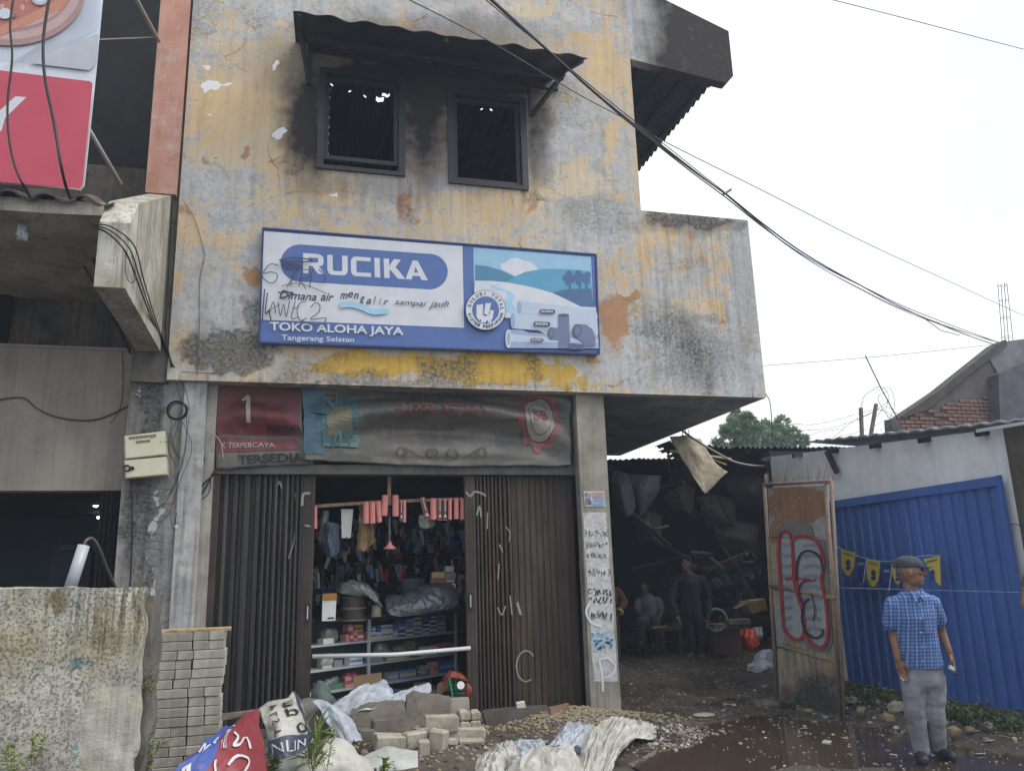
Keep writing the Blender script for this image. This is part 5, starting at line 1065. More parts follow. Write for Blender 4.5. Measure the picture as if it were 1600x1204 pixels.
# heap of burst white sacks in front of the right shutter
def crumple(name, label, pxs, mat, seed, wr=.05, ws=3.2, nu=90, nv=60):
    if name == 'burst_sack': pxs = [[(x, y, Y-.08-.15*j) for x, y, Y in row] for j, row in enumerate(pxs)]
    c, fn = cloth([[onY(*p) for p in row] for row in pxs], nu, nv, 0, 1, seed, 0)
    def rid(p, u, v):
        s = 0; a = 1
        for k in range(4): q = Vector((u*ws*2**k+seed*3.3, v*ws*.55*2**k, seed)); s += a*(1-abs(mnoise.noise(q))*2.6); a *= .5
        return s
    n = nu+1
    for i in range(len(c.v)):
        u, v = (i % n)/nu, (i//n)/nv; e = min(1, 6*min(u, 1-u, v, 1-v)+.15); s = rid(c.v[i], u, v); c.v[i] += Vector((mnoise.noise(Vector((u*9, v*9, seed)))*.02, -.6*wr*s*e, wr*.8*s*e))
    o = c.build(name, mat, None, smooth=True); q = o.modifiers.new('t', 'SOLIDIFY'); q.thickness = .004; return tag(o, label, 'sack'), lambda u, v, off=.01: fn(u, v, off)
crumple('burst_sack', 'tall white plastic sack with long upright folds at the foot of the right column', [[(955, 1120, 7.75), (968, 1121, 7.72), (985, 1124, 7.72), (1000, 1132, 7.7)], [(925, 1140, 7.55), (950, 1138, 7.4), (975, 1140, 7.4), (1000, 1145, 7.5)], [(905, 1165, 7.3), (935, 1165, 7.1), (960, 1165, 7.1), (985, 1160, 7.3)], [(895, 1200, 7.05), (925, 1200, 6.85), (945, 1200, 6.85), (965, 1180, 7.1)], [(880, 1230, 6.9), (915, 1230, 6.75), (935, 1228, 6.75), (955, 1205, 7.0)]], m_sack, 3, .05, 4.2)
crumple('burst_sack', 'white crumpled sack spreading flat to the right at the column foot', [[(985, 1124, 7.7), (1005, 1128, 7.7), (1030, 1140, 7.65)], [(985, 1135, 7.55), (1010, 1140, 7.5), (1030, 1148, 7.55)], [(975, 1150, 7.4), (1000, 1154, 7.4), (1020, 1156, 7.45)]], m_sack, 4, .03, 3)
crumple('burst_sack', 'bulging smooth white sack nearest the street at the bottom of the sack heap', [[(830, 1175, 7.05), (850, 1166, 7.1), (875, 1168, 7.1), (905, 1160, 7.15)], [(805, 1190, 6.85), (840, 1182, 6.75), (875, 1180, 6.75), (908, 1180, 6.9)], [(790, 1215, 6.7), (835, 1210, 6.55), (875, 1210, 6.55), (910, 1205, 6.7)], [(785, 1250, 6.6), (835, 1250, 6.5), (875, 1250, 6.5), (910, 1240, 6.6)]], m_sack, 5, .04, 2.6)
crumple('burst_sack', 'bluish white crumpled sack behind the navy printed one in the sack heap', [[(875, 1145, 7.7), (890, 1130, 7.75), (920, 1135, 7.7), (935, 1135, 7.65)], [(865, 1158, 7.5), (885, 1150, 7.45), (910, 1150, 7.45), (930, 1152, 7.45)], [(850, 1170, 7.3), (880, 1168, 7.25), (905, 1166, 7.25), (925, 1168, 7.3)]], m_pw, 6, .05, 3)
o, fnn = crumple('burst_sack', 'navy printed sack with white rings lying across the sack heap', [[(840, 1170, 7.25), (862, 1158, 7.3), (885, 1155, 7.3), (908, 1156, 7.3)], [(832, 1180, 7.1), (860, 1172, 7.08), (885, 1168, 7.08), (908, 1166, 7.1)], [(825, 1192, 6.98), (855, 1186, 6.95), (880, 1180, 6.95), (905, 1176, 6.98)]], flat('navy_sack', '#3a4557', .5), 7, .02, 3)
crumple('burst_sack', 'dirty pale crumpled sack at the left end of the sack heap', [[(745, 1190, 7.1), (762, 1174, 7.2), (785, 1160, 7.3), (800, 1162, 7.3)], [(742, 1205, 6.9), (765, 1192, 6.95), (790, 1182, 7.0), (812, 1178, 7.05)], [(750, 1230, 6.8), (775, 1222, 6.8), (800, 1212, 6.85), (825, 1200, 6.9)]], m_sack, 8, .05, 4)
crumple('burst_sack', 'greyish torn sack piece between the gravel heap and the printed sack', [[(785, 1166, 7.4), (800, 1160, 7.5), (830, 1156, 7.5), (850, 1160, 7.45)], [(790, 1178, 7.25), (810, 1172, 7.25), (835, 1168, 7.25), (855, 1168, 7.25)], [(800, 1190, 7.1), (820, 1186, 7.08), (840, 1180, 7.08), (850, 1178, 7.1)]], m_pw, 9, .04, 4)
mb = MB(); r = random.Random(5)
for k in range(5): 
    c = onY(868+k*9, 1166-k*1.5, 7.02); mb.ring(c, .018, .006, (0, 1, .4), 12, 4)
mb.build('printed_rings', flat('ring_print', '#aab3bf', .5), o, kind='stuff').location = -ORG[o.name] if False else (0, 0, 0)
# ------------------------------------------------------------------ weeds
m_leaf = M('young_leaf', '#8a9a58', '#65753c', scale=20, rough=.55, bmp=0, vary=.3); m_stem = flat('green_stem', '#6b7a3c', .6)
def leaf(mb, p, d, L, w_, m=0):
    d = d.normalized(); s = d.cross(Vector((0, 0, 1))); s = s.normalized() if s.length > .01 else Vector((1, 0, 0)); n_ = s.cross(d)
    q = [p, p+d*L*.35+s*w_/2+n_*L*.05, p+d*L*.7+s*w_*.38, p+d*L-n_*L*.12, p+d*L*.7-s*w_*.38, p+d*L*.35-s*w_/2+n_*L*.05]; mid = p+d*L*.5-n_*w_*.12
    mb.add(q+[mid], [(0, 1, 6), (1, 2, 6), (2, 3, 6), (3, 4, 6), (4, 5, 6), (5, 0, 6)], m)
def weed(base, h, n, L, label, seed, wd=.35, grass=False):
    r = random.Random(seed); t = thing('weed', label, 'plant', base); st = MB(); lf = MB()
    for k in range(n):
        a = r.uniform(0, 6.28); top = base+Vector((math.cos(a)*h*.35*r.random(), math.sin(a)*h*.3*r.random(), h*r.uniform(.6, 1)))
        P_ = spline([base+Vector((r.uniform(-.02, .02), r.uniform(-.02, .02), 0)), base.lerp(top, .5)+Vector((r.uniform(-.02, .02), 0, .02)), top], 4); st.tube(P_, .003, 4, r2=.0012)
        for i in range(2, len(P_)):
            for _ in range(2 if not grass else 1):
                d = Vector((r.uniform(-1, 1), r.uniform(-1, .6), r.uniform(-.1, .9 if not grass else 2))); leaf(lf, P_[i], d, L*r.uniform(.6, 1.2), L*wd)
    st.build('stem', m_stem, t, kind='stuff'); lf.build('leaves', m_leaf, t, kind='stuff'); return t
weed(onY(52, 1196, 5.1), .18, 3, .045, 'small green weed with pointed leaves growing up the low wall face', 1); weed(onY(20, 1225, 5.05), .2, 4, .05, 'green weed at the very bottom left corner before the low wall', 2)
weed(onY(228, 1215, 5.6), .30, 6, .07, 'tufted green weed at the base between the low wall and the block stack', 3, .22, True)
weed(onY(512, 1215, 6.3), .46, 4, .05, 'tall leafy weed growing before the white sack', 4); weed(onY(488, 1220, 6.2), .34, 8, .17, 'grassy tuft with long blades beside the grey bag', 5, .1, True); weed(onY(600, 1225, 6.5), .2, 5, .06, 'low yellowish weed before the stiff whitish board', 6)
weed(onY(425, 1225, 6.2), .2, 5, .06, 'sparse weed stalk in front of the dark red banner', 8)
m_moss = M('dry_moss', '#7d7350', '#564f38', scale=30, rough=.95)
o = MB(); r = random.Random(2)
for _ in range(260):
    p = Vector((xr+.02+r.gauss(0, .025), YL+.2+r.gauss(0, .05), onY(232, 1065, YL+.2).z+r.gauss(0, .04))); leaf(o, p, Vector((r.uniform(-1, 1), -1, r.uniform(-1, 1))), .022, .008)
tag(o.build('dry_moss', m_moss, None), 'clump of dry yellowish moss on the broken end of the low wall', 'moss', kind='stuff')
# ------------------------------------------------------------------ inside the hardware shop
CA = onY(491, 1008, 9.55); CB = onZ(712, 986, CA.z); cdir = (CB-CA); cdir.z = 0; clen = cdir.length; cdir.normalize(); cn = Vector((-cdir.y, cdir.x, 0))
cV = lambda x, y, off=0: onV(x, y, CA+cn*off, CB+cn*off)
cab = thing('display_cabinet', 'glazed shop display cabinet with pale metal shelves full of small boxes inside the doorway', 'cabinet', Vector(((CA.x+CB.x)/2, CA.y, .09)))
m_alu = flat('pale_aluminium', '#c3c8ca', .4); m_woodtop = M('cabinet_wood', '#5f4638', '#483428', scale=8, rough=.6)
z1 = CA.z; z2 = cV(600, 1033).z; z3 = cV(600, 1066).z; z0 = cV(600, 962).z
def cbox(u0, u1, d0, d1, za, zb): return [CA+cdir*u+cn*d+Vector((0, 0, z-CA.z)) for z in (za, zb) for u, d in ((u0, d0), (u1, d0), (u1, d1), (u0, d1))]
BF = [(3, 2, 1, 0), (4, 5, 6, 7), (0, 1, 5, 4), (1, 2, 6, 5), (2, 3, 7, 6), (3, 0, 4, 7)]
for za in (z1, z2, z3): MB().add(cbox(-.1, clen, 0, .42, za-.022, za), BF).build('shelf', m_alu, cab)
MB().add(cbox(.12, clen+.02, -.03, .45, z0-.02, z0+.012), BF).build('top_board', m_woodtop, cab)
for u in (clen*.345, clen): MB().add(cbox(u-.018, u+.018, -.012, .012, .09, z0-.021), BF).build('post', m_alu, cab)
MB().add(cbox(-.1, clen, .421, .44, .09, z0-.03), BF).build('back_panel', flat('cabinet_back', '#66727a', .6), cab); MB().add(cbox(-.1, clen, .0, .42, .10, .14), BF).build('shelf', m_alu, cab)
# white tube laid across the doorway
bt = MB().tube([onY(488, 1025, YS-.06), onY(620, 1022, YS-.06), onY(735, 1012, YS-.06)], .022, 10).build('white_pole', flat('white_pole_paint', '#c9cdd0', .35), None, smooth=True); tag(bt, 'long white pole barring the shop doorway between the shutters', 'pole')
pc = {'white': '#b9bec4', 'blue': '#56719f', 'navy': '#2f4270', 'red': '#94484b', 'pink': '#a9787c', 'yellow': '#a89457', 'green': '#3f6f58', 'grey': '#6f757a', 'brown': '#6e5645', 'orange': '#a8573c', 'black': '#26282d', 'silver': '#8a8f92', 'cream': '#a7a18c'}
pm_ = {k: flat('carton_'+k, tuple(min(.85, q*1.9) for q in lin(v)[:3])+(1,), .5) for k, v in pc.items()}
shelf_names = {1: 'upper', 2: 'middle', 3: 'lower', 4: 'bottom', 0: 'top'}
SZ = {0: z0+.013, 1: z1+.001, 2: z2+.001, 3: z3+.001, 4: .142}
CN = {}
def carton(sh, x0, x1, h, colr, d=.06, stripe=None, lift=0, dep=.1, what='carton'):
    a = cV(x0, 1000, d); b = cV(x1, 1000, d); z = SZ[sh]+lift; hh = h*(a-CAMP).dot(fw)/FPX
    u0 = (a-CA).dot(cdir); u1 = (b-CA).dot(cdir)
    P_ = cbox(u0+.001, u1-.001, d, d+dep, z, z+hh); lab = f'{colr} {what}'
    t = MB().add(P_, BF).build('carton', pm_[colr], None)
    if stripe:
        q = cbox(u0+.004, u1-.004, d-.0015, d, z+hh*.3, z+hh*.62); MB().add(q, BF).build('stripe', pm_[stripe], t).location = ORG[t.name]*0
        for c_ in t.children: c_.data.transform(Matrix.Identity(4))
        lab += f' with a {stripe} band'
    key = (sh, lift > 0, lift > .09); CN[key] = CN.get(key, 0)+1; t['_x'] = x0
    tag(t, f"{lab}, {ORD[CN[key]-1]} from the left in the {'third' if lift > .14 else 'stacked' if lift > 0 else 'lowest'} layer, {shelf_names[sh]} shelf", 'carton', 'goods in the display cabinet'); del t['_x']; return t, hh
# upper shelf, left part: odd pieces; red and pink cartons; right part: two layers of white and blue cartons
for a in (((505, 522, 8, 'white', None)), (540, 546, 11, 'pink', None), (547, 552, 14, 'red', 'white'), (552, 559, 14, 'pink', 'red'), (559, 568, 13, 'red', 'white'), (574, 580, 10, 'pink', None)): carton(1, *a[:4], stripe=a[4])
_, h_ = carton(1, 543, 553, 13, 'red', d=.16); carton(1, 543.5, 551.5, 12, 'pink', lift=h_, d=.12, stripe='white'); carton(1, 554, 567, 10, 'yellow', lift=h_, d=.13, stripe='brown')
x = 580; k = 0
for w_, c1_, s1, h1_, c2_, s2 in ((8, 'white', 'grey', 11, 'blue', 'white'), (8, 'white', 'silver', 10, 'navy', 'blue'), (9, 'white', 'grey', 11, 'white', 'blue'), (9, 'white', 'grey', 11, 'white', 'blue'), (9, 'silver', 'white', 10, 'blue', None), (12, 'navy', 'white', 9, 'blue', 'white'), (12, 'white', 'navy', 9, 'silver', 'blue'), (13, 'blue', 'white', 9, 'white', 'blue'), (12, 'white', 'blue', 9, 'navy', 'white'), (12, 'blue', 'white', 10, 'white', 'navy'), (14, 'cream', 'blue', 9, 'blue', 'white')):
    _, hh = carton(1, x, x+w_-.6, h1_, c1_, stripe=s1)
    _, h3 = carton(1, x+.4, x+w_-.8, random.uniform(8, 10), c2_, stripe=s2, lift=hh+.001)
    if x > 620: carton(1, x+1, x+w_-1, random.uniform(6, 9), random.choice(['white', 'blue', 'grey', 'navy']), stripe=random.choice(['white', None, 'navy']), lift=hh+h3+.002, d=.07)
    x += w_
for a in ((505, 520, 13, 'cream', 'grey'), (523, 536, 10, 'grey', None), (547, 567, 12, 'white', 'blue'), (578, 598, 12, 'grey', None), (606, 640, 9, 'cream', 'grey'), (662, 684, 13, 'white', 'silver'), (686, 702, 15, 'orange', 'brown'), (703, 712, 14, 'red', None)): carton(2, *a[:4], stripe=a[4])
for a in ((500, 514, 12, 'silver', 'white'), (516, 536, 8, 'green', None), (541, 556, 16, 'pink', 'red'), (558, 566, 12, 'red', None), (608, 622, 12, 'grey', 'silver'), (625, 650, 12, 'blue', 'yellow'), (676, 684, 18, 'pink', 'orange'), (686, 710, 18, 'navy', 'blue')): carton(3, *a[:4], stripe=a[4])
for a in ((520, 540, 10, 'navy', None), (545, 562, 9, 'grey', 'white'), (600, 625, 9, 'blue', None), (630, 650, 8, 'brown', 'cream'), (655, 670, 12, 'white', None)): carton(4, *a[:4], stripe=a[4])
# parcels in clear bags on the shelves
m_bagc = M('cloudy_plastic', '#8f9794', '#6c7470', scale=7, rough=.3, spec=.8, bmp=.4, bscale=22)
def cl(sh, px, w_, h_, lab, mat=m_bagc, seed=1, name='parcel', cat='parcel', d=.12):
    c = cV(px, 1000, d); s = (c-CAMP).dot(fw)/FPX; z = SZ[sh]; r = random.Random(seed); mb = MB()
    for k in range(4): mb.ball(Vector((c.x, c.y, z+h_*s*.42))+cdir*r.uniform(-.3, .3)*w_*s+Vector((0, 0, r.uniform(-.1, .25)*h_*s)), (w_*s*.30, .07, h_*s*.38), 6)
    f = fuse(mb, .012, 2, .014, 16, seed); return tag(f.build(name, mat, None, smooth=True), lab, cat)
cl(1, 515, 34, 24, 'cloudy bag of fittings lying at the left of the upper cabinet shelf', seed=1); cl(2, 510, 26, 22, 'bag of white plastic fittings at the left of the middle cabinet shelf', flat('bag_white', '#a3a7a5', .4), 2); cl(2, 600, 34, 28, 'grey bagged parcel in the centre of the middle cabinet shelf', seed=3)
cl(2, 632, 40, 26, 'khaki bagged parcel right of centre on the middle cabinet shelf', flat('bag_khaki', '#7d7b66', .4), 4); cl(3, 520, 26, 20, 'pale bag behind the green carton on the lower cabinet shelf', seed=5); cl(3, 548, 28, 24, 'pinkish red bag of goods on the lower cabinet shelf', flat('bag_pink', '#8e4a5c', .4), 6)
bl_ = thing('bowl', 'clear bowl heaped with white fittings on the lower cabinet shelf', 'bowl', cV(661, 1066, .12)); c = cV(661, 1060, .12); c.z = SZ[3]
MB().lathe(c, [(0, .045), (.03, .07), (.06, .088), (.06, .082), (.02, .05)], 16).build('dish', flat('clear_dish', '#9ba3a6', .15), bl_, smooth=True)
mb = MB(); r = random.Random(4)
for k in range(26): mb.obox(c+Vector((r.gauss(0, .035), r.gauss(0, .03), .06+r.uniform(0, .05))), (.022, .022, .03), Matrix.Rotation(r.uniform(0, 3), 3, 'X') @ Matrix.Rotation(r.uniform(0, 3), 3, 'Z'), bev=.004)
mb.build('fittings', flat('white_fitting', '#b5b6b2', .4), bl_, kind='stuff')
# on top of the cabinet
def at(px, py, Y): return onY(px, py, Y)
ct = thing('carton', 'tall white carton with orange top at the left end of the cabinet', 'carton', at(516, 968, 9.45)); P_ = [at(x, y, 9.45) for x, y in ((504, 927), (526, 928), (524, 969), (503, 970))]
MB().prism(P_, (0, .12, 0)).build('box', pm_['white'], ct); MB().prism([at(x, y, 9.447) for x, y in ((504.5, 927), (526.5, 926), (526, 937), (504.5, 938))], (0, -.003, 0)).build('orange_label', flat('label_orange', '#b5832c', .5), ct); MB().prism([at(x, y, 9.447) for x, y in ((512, 964), (522, 963.5), (522, 966), (512, 966.5))], (0, -.002, 0)).build('print', pm_['black'], ct)
def spool(px, py, r, h, lab, colr, Y=9.75, wrap=True):
    c = at(px, py, Y); t = thing('cable_spool', lab, 'spool', c); MB().lathe(c, [(0, r*1.1), (.012, r*1.1), (.012, r*.75), (h-.012, r*.75), (h-.012, r*1.1), (h, r*1.1)], 18).build('reel', flat('spool_buff', '#8c8371', .6), t)
    MB().lathe(c+Vector((0, 0, .016)), [(0, r*.98), (h-.034, r*.98)], 18).build('winding', colr, t); return t
spool(552, 969, .13, .14, 'large dark spool of cable wrapped in plastic at the left end of the cabinet top', flat('winding_maroon', '#4c3c3b', .6)); spool(588, 963, .055, .12, 'small pale spool beside the wrapped large spool', flat('winding_cream', '#8c876f', .6), 9.65); spool(553, 950, .13, .13, 'second wrapped spool of brown cable stacked on the large one', flat('winding_brown', '#5e4f4c', .6), 9.8)
crumple('plastic_bag', 'pale clear plastic bag thrown over the two stacked spools', [[(525, 916, 9.9), (545, 908, 9.85), (570, 912, 9.8), (585, 925, 9.75)], [(528, 925, 9.65), (548, 914, 9.6), (572, 922, 9.6), (592, 938, 9.6)], [(560, 932, 9.6), (572, 930, 9.55), (585, 940, 9.55), (598, 948, 9.6)]], m_bagc, 12, .03, 4, 40, 30)[0]['category'] = 'plastic bag'
crumple('plastic_bag', 'grey heap of clear plastic bags on the right half of the cabinet top', [[(604, 930, 10.0), (640, 926, 10.0), (670, 912, 10.0), (705, 912, 10.0)], [(602, 942, 9.8), (640, 938, 9.75), (672, 925, 9.75), (712, 922, 9.8)], [(605, 956, 9.65), (640, 955, 9.6), (680, 948, 9.6), (716, 940, 9.7)], [(612, 962, 9.6), (645, 962, 9.6), (685, 955, 9.6), (712, 950, 9.65)]], M('grey_clear_plastic', '#70757a', '#4f545a', scale=9, rough=.25, spec=.8), 13, .045, 4, 60, 40)[0]['category'] = 'plastic bag'
bk_ = thing('bucket', 'dull grey plastic bucket standing behind the clear bags', 'bucket', at(643, 950, 10.3)); c = at(643, 948, 10.3); MB().lathe(c, [(0, .12), (.3, .155), (.325, .165), (.34, .165), (.34, .15), (.02, .112)], 20).build('body', flat('bucket_grey', '#565960', .5), bk_, smooth=True); MB().ring(c+Vector((0, 0, .3)), .16, .006, (0, .3, 1)).build('handle', m_black, bk_)
def bxs(x0, x1, y0, y1, Y, colr, lab, st=None):
    t = MB().prism([at(x0, y0, Y), at(x1, y0, Y), at(x1, y1, Y), at(x0, y1, Y)], (0, .14, 0)).build('carton', pm_[colr], None)
    if st: MB().prism([at(x0+1, y0+(y1-y0)*.35, Y-.002), at(x1-1, y0+(y1-y0)*.35, Y-.002), at(x1-1, y0+(y1-y0)*.65, Y-.002), at(x0+1, y0+(y1-y0)*.65, Y-.002)], (0, -.002, 0)).build('stripe', pm_[st], t)
    tag(t, lab, 'carton')
bxs(675, 695, 893, 918, 10.2, 'yellow', 'dark yellow carton in the stack at the right of the cabinet top', 'brown'); bxs(696, 709, 884, 893, 10.15, 'cream', 'cream carton topmost of the stack at the right of the cabinet'); bxs(697, 712, 894, 904, 10.15, 'grey', 'grey carton between the cream and the red one in the right-hand stack'); bxs(696, 711, 898+6, 910, 10.13, 'red', 'red banded carton in the right-hand stack on the cabinet', 'white'); bxs(700, 712, 911, 930, 10.1, 'white', 'whitish carton at the foot of the right-hand stack'); bxs(670, 692, 912, 921, 10.05, 'pink', 'flat pinkish packet leaning before the yellow carton')
# hanging bar, post and the pink paint-roller sleeves
m_hw = M('hanging_wood', '#8c6f58', '#6e5543', scale=10, rough=.8)
YH = YS+.12
fr_ = thing('hanging_rack', 'wooden crossbar on a short post hanging in the top of the doorway', 'rack', at(607, 785, YH)); 
def wbar(a, b, w_, nm): bar(a, b, w_, nm, m_hw, fr_)
wbar(at(489, 791, YH), at(604, 783, YH), .035, 'crossbar'); wbar(at(610, 783, YH), at(727, 779, YH), .035, 'crossbar'); wbar(at(608, 742, YH-.02), at(608, 789, YH-.02), .04, 'post')
m_pk = M('pink_sleeve', '#c98580', '#b97470', scale=40, rough=.9, bmp=.1)
m_pk2 = flat('sleeve_label', '#2e2629', .6)
for i, (x, y0, y1, w_, tilt, lab_, where) in enumerate(((492, 790, 826, 7, 0, 0, 'alone at the left shutter'), (572, 784, 818, 9, 0, 0, 'first of the three left of the rack post'), (582, 784, 818, 9, 0, 0, 'second of the three left of the rack post'), (592, 783, 816, 8, -2, 0, 'third of the three left of the rack post'), (601, 773, 806, 10, 2, 0, 'hung high just left of the rack post'), (618, 773, 807, 10, 0, 0, 'hung high just right of the rack post'), (627, 781, 814, 5, 0, 1, 'dark labelled and narrow, right of the rack post'), (632, 781, 816, 5, 0, 0, 'narrow, beside the dark labelled one right of the post'), (664, 777, 811, 8, -9, 1, 'tilted with dark label right of the gap'), (677, 778, 812, 10, 0, 0, 'plain, right of the tilted labelled one'), (687, 779, 813, 7, 0, 1, 'dark labelled, first of the labelled pair near the right shutter'), (695, 779, 813, 7, 0, 1, 'dark labelled, second of the labelled pair near the right shutter'), (703, 778, 812, 6, 0, 0, 'plain, right of the labelled pair'), (713, 778, 811, 8, 0, 0, 'plain, second from the right shutter'), (723, 778, 812, 8, 0, 0, 'rightmost, against the right shutter'))):
    Yr = YH-.045; a, b = at(x+tilt*.5, y0, Yr), at(x-tilt*.5, y1, Yr); rr_ = w_/2*(a-CAMP).dot(fw)/FPX; t = thing('roller_sleeve', 'pink paint roller sleeve hanging '+where, 'roller sleeve', b, 'pink roller sleeves hanging in the doorway')
    MB().lathe(a, [(0, rr_*.6), (.004, rr_), ((b-a).length-.004, rr_), ((b-a).length, rr_*.6)], 14, (b-a)).build('sleeve', m_pk, t, smooth=False)
    if lab_:
        d = (b-a); n_ = Vector((0, -rr_-.002, 0)); w2 = Vector((rr_*.75, 0, 0)); P_ = [a+d*.08+n_-w2, a+d*.08+n_+w2, a+d*.95+n_+w2, a+d*.95+n_-w2]; MB().prism(P_, (0, -.002, 0)).build('label', m_pk2, t)
        mb = MB(); q0 = a+n_+Vector((0, -.005, 0))
        for k in range(7): z_ = .12+.075*k; ribbon(mb, [(-.5, 0), (.5, 0)], .045, lambda u, v: q0+d*(z_+v)+w2*u*.8)
        ww = w2*.9; mb.add([q0+d*.66, q0+d*.86+ww, q0+d*.86-ww], [(0, 1, 2)]); mb.build('print', flat('label_print', '#c9b5b0', .6), t, kind='stuff')
# other hanging goods
pg_ = thing('plunger', 'pink cupped plunger on a grey stick hanging below the rack post', 'plunger', at(609, 860, YH+.05)); MB().tube([at(608, 792, YH+.05), at(609, 848, YH+.05)], .011, 8).build('stick', flat('stick_grey', '#77787c', .5), pg_, smooth=True); c = at(609, 858, YH+.05); MB().lathe(c, [(0, .07), (.01, .072), (.03, .05), (.06, .022), (.09, .016)], 18).build('cup', flat('rubber_pink', '#ad6b6b', .5), pg_, smooth=True)
fl = MB().prism([at(x, y, YH+.05) for x, y in ((533, 795), (552, 795), (548, 840), (534, 840))], (0, .015, 0)).build('white_trowel_board', flat('board_white', '#b5b6b1', .6), None); tag(fl, 'white tapering board hanging from the rack left of the brown cloth', 'board'); MB().tube([at(542, 838, YH+.05), at(542, 852, YH+.06)], .006, 6).build('hook', m_black, fl)
crumple('brown_cloth', 'brown cloth hanging in folds from the crossbar behind the pink sleeves', [[(562, 790, YH+.1), (568, 790, YH+.06), (576, 790, YH+.1), (582, 790, YH+.06)], [(560, 820, YH+.12), (568, 820, YH+.05), (577, 820, YH+.12), (584, 820, YH+.06)], [(557, 861, YH+.12), (568, 861, YH+.05), (574, 858, YH+.12), (586, 846, YH+.06)]], M('tan_cloth', '#8c7452', '#6d5940', scale=8, rough=.9), 15, .03, 3, 30, 24)[0]['category'] = 'cloth'
crumple('work_gloves', 'blue grey rag bundle hanging in a bag left of the white tapering board', [[(505, 818, YH+.1), (515, 816, YH+.05), (530, 820, YH+.1)], [(503, 845, YH+.1), (516, 845, YH+.03), (531, 845, YH+.1)], [(506, 862, YH+.1), (518, 872, YH+.05), (529, 862, YH+.1)]], M('slate_cloth', '#43505f', '#36414e', scale=8, rough=.8), 16, .03, 3, 24, 24)[0]['category'] = 'cloth'
crumple('plastic_bag', 'pale see-through bag hanging behind the blue grey rag', [[(504, 800, YH+.2), (508, 798, YH+.18), (514, 798, YH+.2)], [(500, 825, YH+.2), (506, 825, YH+.16), (511, 825, YH+.2)], [(497, 845, YH+.2), (502, 850, YH+.18), (508, 846, YH+.2)]], m_bagc, 17, .02, 3, 20, 20)[0]['category'] = 'plastic bag'
crumple('plastic_bag', 'clear crinkled bag hanging under the tilted labelled sleeve', [[(655, 805, YH+.1), (668, 804, YH+.05), (680, 806, YH+.1)], [(654, 815, YH+.1), (668, 815, YH+.05), (680, 815, YH+.1)], [(656, 824, YH+.1), (668, 826, YH+.05), (678, 822, YH+.1)]], m_bagc, 18, .02, 4, 20, 16)[0]['category'] = 'plastic bag'
r = random.Random(8); sh_ = []
hg = MB(); cols = [pm_[k] for k in ('grey', 'silver', 'navy', 'brown', 'red', 'black', 'cream', 'blue')]
for k in range(300):
    x = r.uniform(490, 730); y = r.uniform(815, 945); Y = r.uniform(10.6, 11.8); c = at(x, y, Y); q = Matrix.Rotation(r.uniform(-.4, .4), 3, 'Y') @ Matrix.Rotation(r.uniform(0, 3), 3, 'Z')
    m_i = r.choice([0, 0, 5, 5, 5, 3, 2, 1, 4, 6, 7, 5])
    if r.random() < .5: hg.obox(c, (r.uniform(.03, .1), .04, r.uniform(.05, .22)), q, m=m_i)
    else: hg.lathe(c, [(0, .02), (r.uniform(.06, .2), r.uniform(.01, .05))], 7, (r.uniform(-.3, .3), 0, 1), m=m_i)
tag(hg.build('hanging_goods', cols, None), 'mass of small hardware hanging in the dark back of the shop', 'hardware', kind='stuff')
bs = thing('back_shelf', 'dim back shelving of the hardware shop', 'shelf', at(610, 960, 12.3))
for k in range(4): MB().box((-.6, 11.85, .7+.45*k), (3.1, 12.3, .73+.45*k)).build('board', m_dark, bs)
# things on the sill at right and left of the doorway
bx = thing('green_basket', 'dark green basket with round white lid by the right shutter post', 'basket', at(715, 1090, 8.95))
mb = MB(); 
for k in range(7): mb.tube([at(702+k*4, 1060, 8.95), at(706+k*3, 1088, 8.95)], .008, 5)
for k in range(4): mb.tube([at(702+k, 1062+k*7, 8.95), at(729-k, 1062+k*7, 8.95)], .008, 5)
mb.build('lattice', flat('basket_green', '#1f4c3c', .5), bx, kind='stuff'); MB().lathe(at(720, 1070, 8.9), [(0, .04), (.012, .04)], 16, (0, 1, 0)).build('lid', pm_['white'], bx); bar(at(702, 1058, 8.9), at(707, 1088, 8.88), .012, 'green_tube', flat('bright_green', '#2f9a6c', .3), bx)
crumple('red_rag', 'orange red rag lying over the green basket', [[(690, 1060, 9.1), (705, 1050, 9.05), (728, 1056, 9.1)], [(694, 1070, 8.95), (710, 1058, 8.9), (730, 1066, 8.95)]], flat('rag_red', '#7c332c', .7), 19, .03, 3, 24, 16)[0]['category'] = 'rag'
lump('red_bundle', 'small orange red bundle against the right shutter post', 'bundle', [(at(731, 1078, 9.0), (.05, .05, .09)), (at(733, 1062, 9.02), (.04, .04, .06))], flat('bundle_red', '#8a3b30', .7), .012, .012, 12, 2)
lump('green_jacket', 'grey green folded jacket with yellow trim inside the left shutter post', 'jacket', [(at(502, 1085, 8.85), (.10, .08, .14)), (at(510, 1100, 8.8), (.11, .08, .1)), (at(498, 1100, 8.85), (.08, .08, .1))], M('green_cloth', '#53645f', '#33423c', scale=6, rough=.8), .016, .02, 8, 3)
fb = MB().prism([at(x, y, 9.35) for x, y in ((552, 1056), (596, 1050), (598, 1072), (553, 1078))], (0, .02, 0)).build('cardboard', M('cardboard', '#94785a', '#7c6349', scale=4), None); tag(fb, 'brown cardboard flap standing behind the large plastic sheet', 'cardboard')
fb = MB().prism([at(x, y, 9.2) for x, y in ((684, 1068), (702, 1058), (706, 1066), (690, 1084), (682, 1086))], (0, .02, 0)).build('cardboard', _mc['cardboard'], None); tag(fb, 'bent brown cardboard piece left of the green basket', 'cardboard')
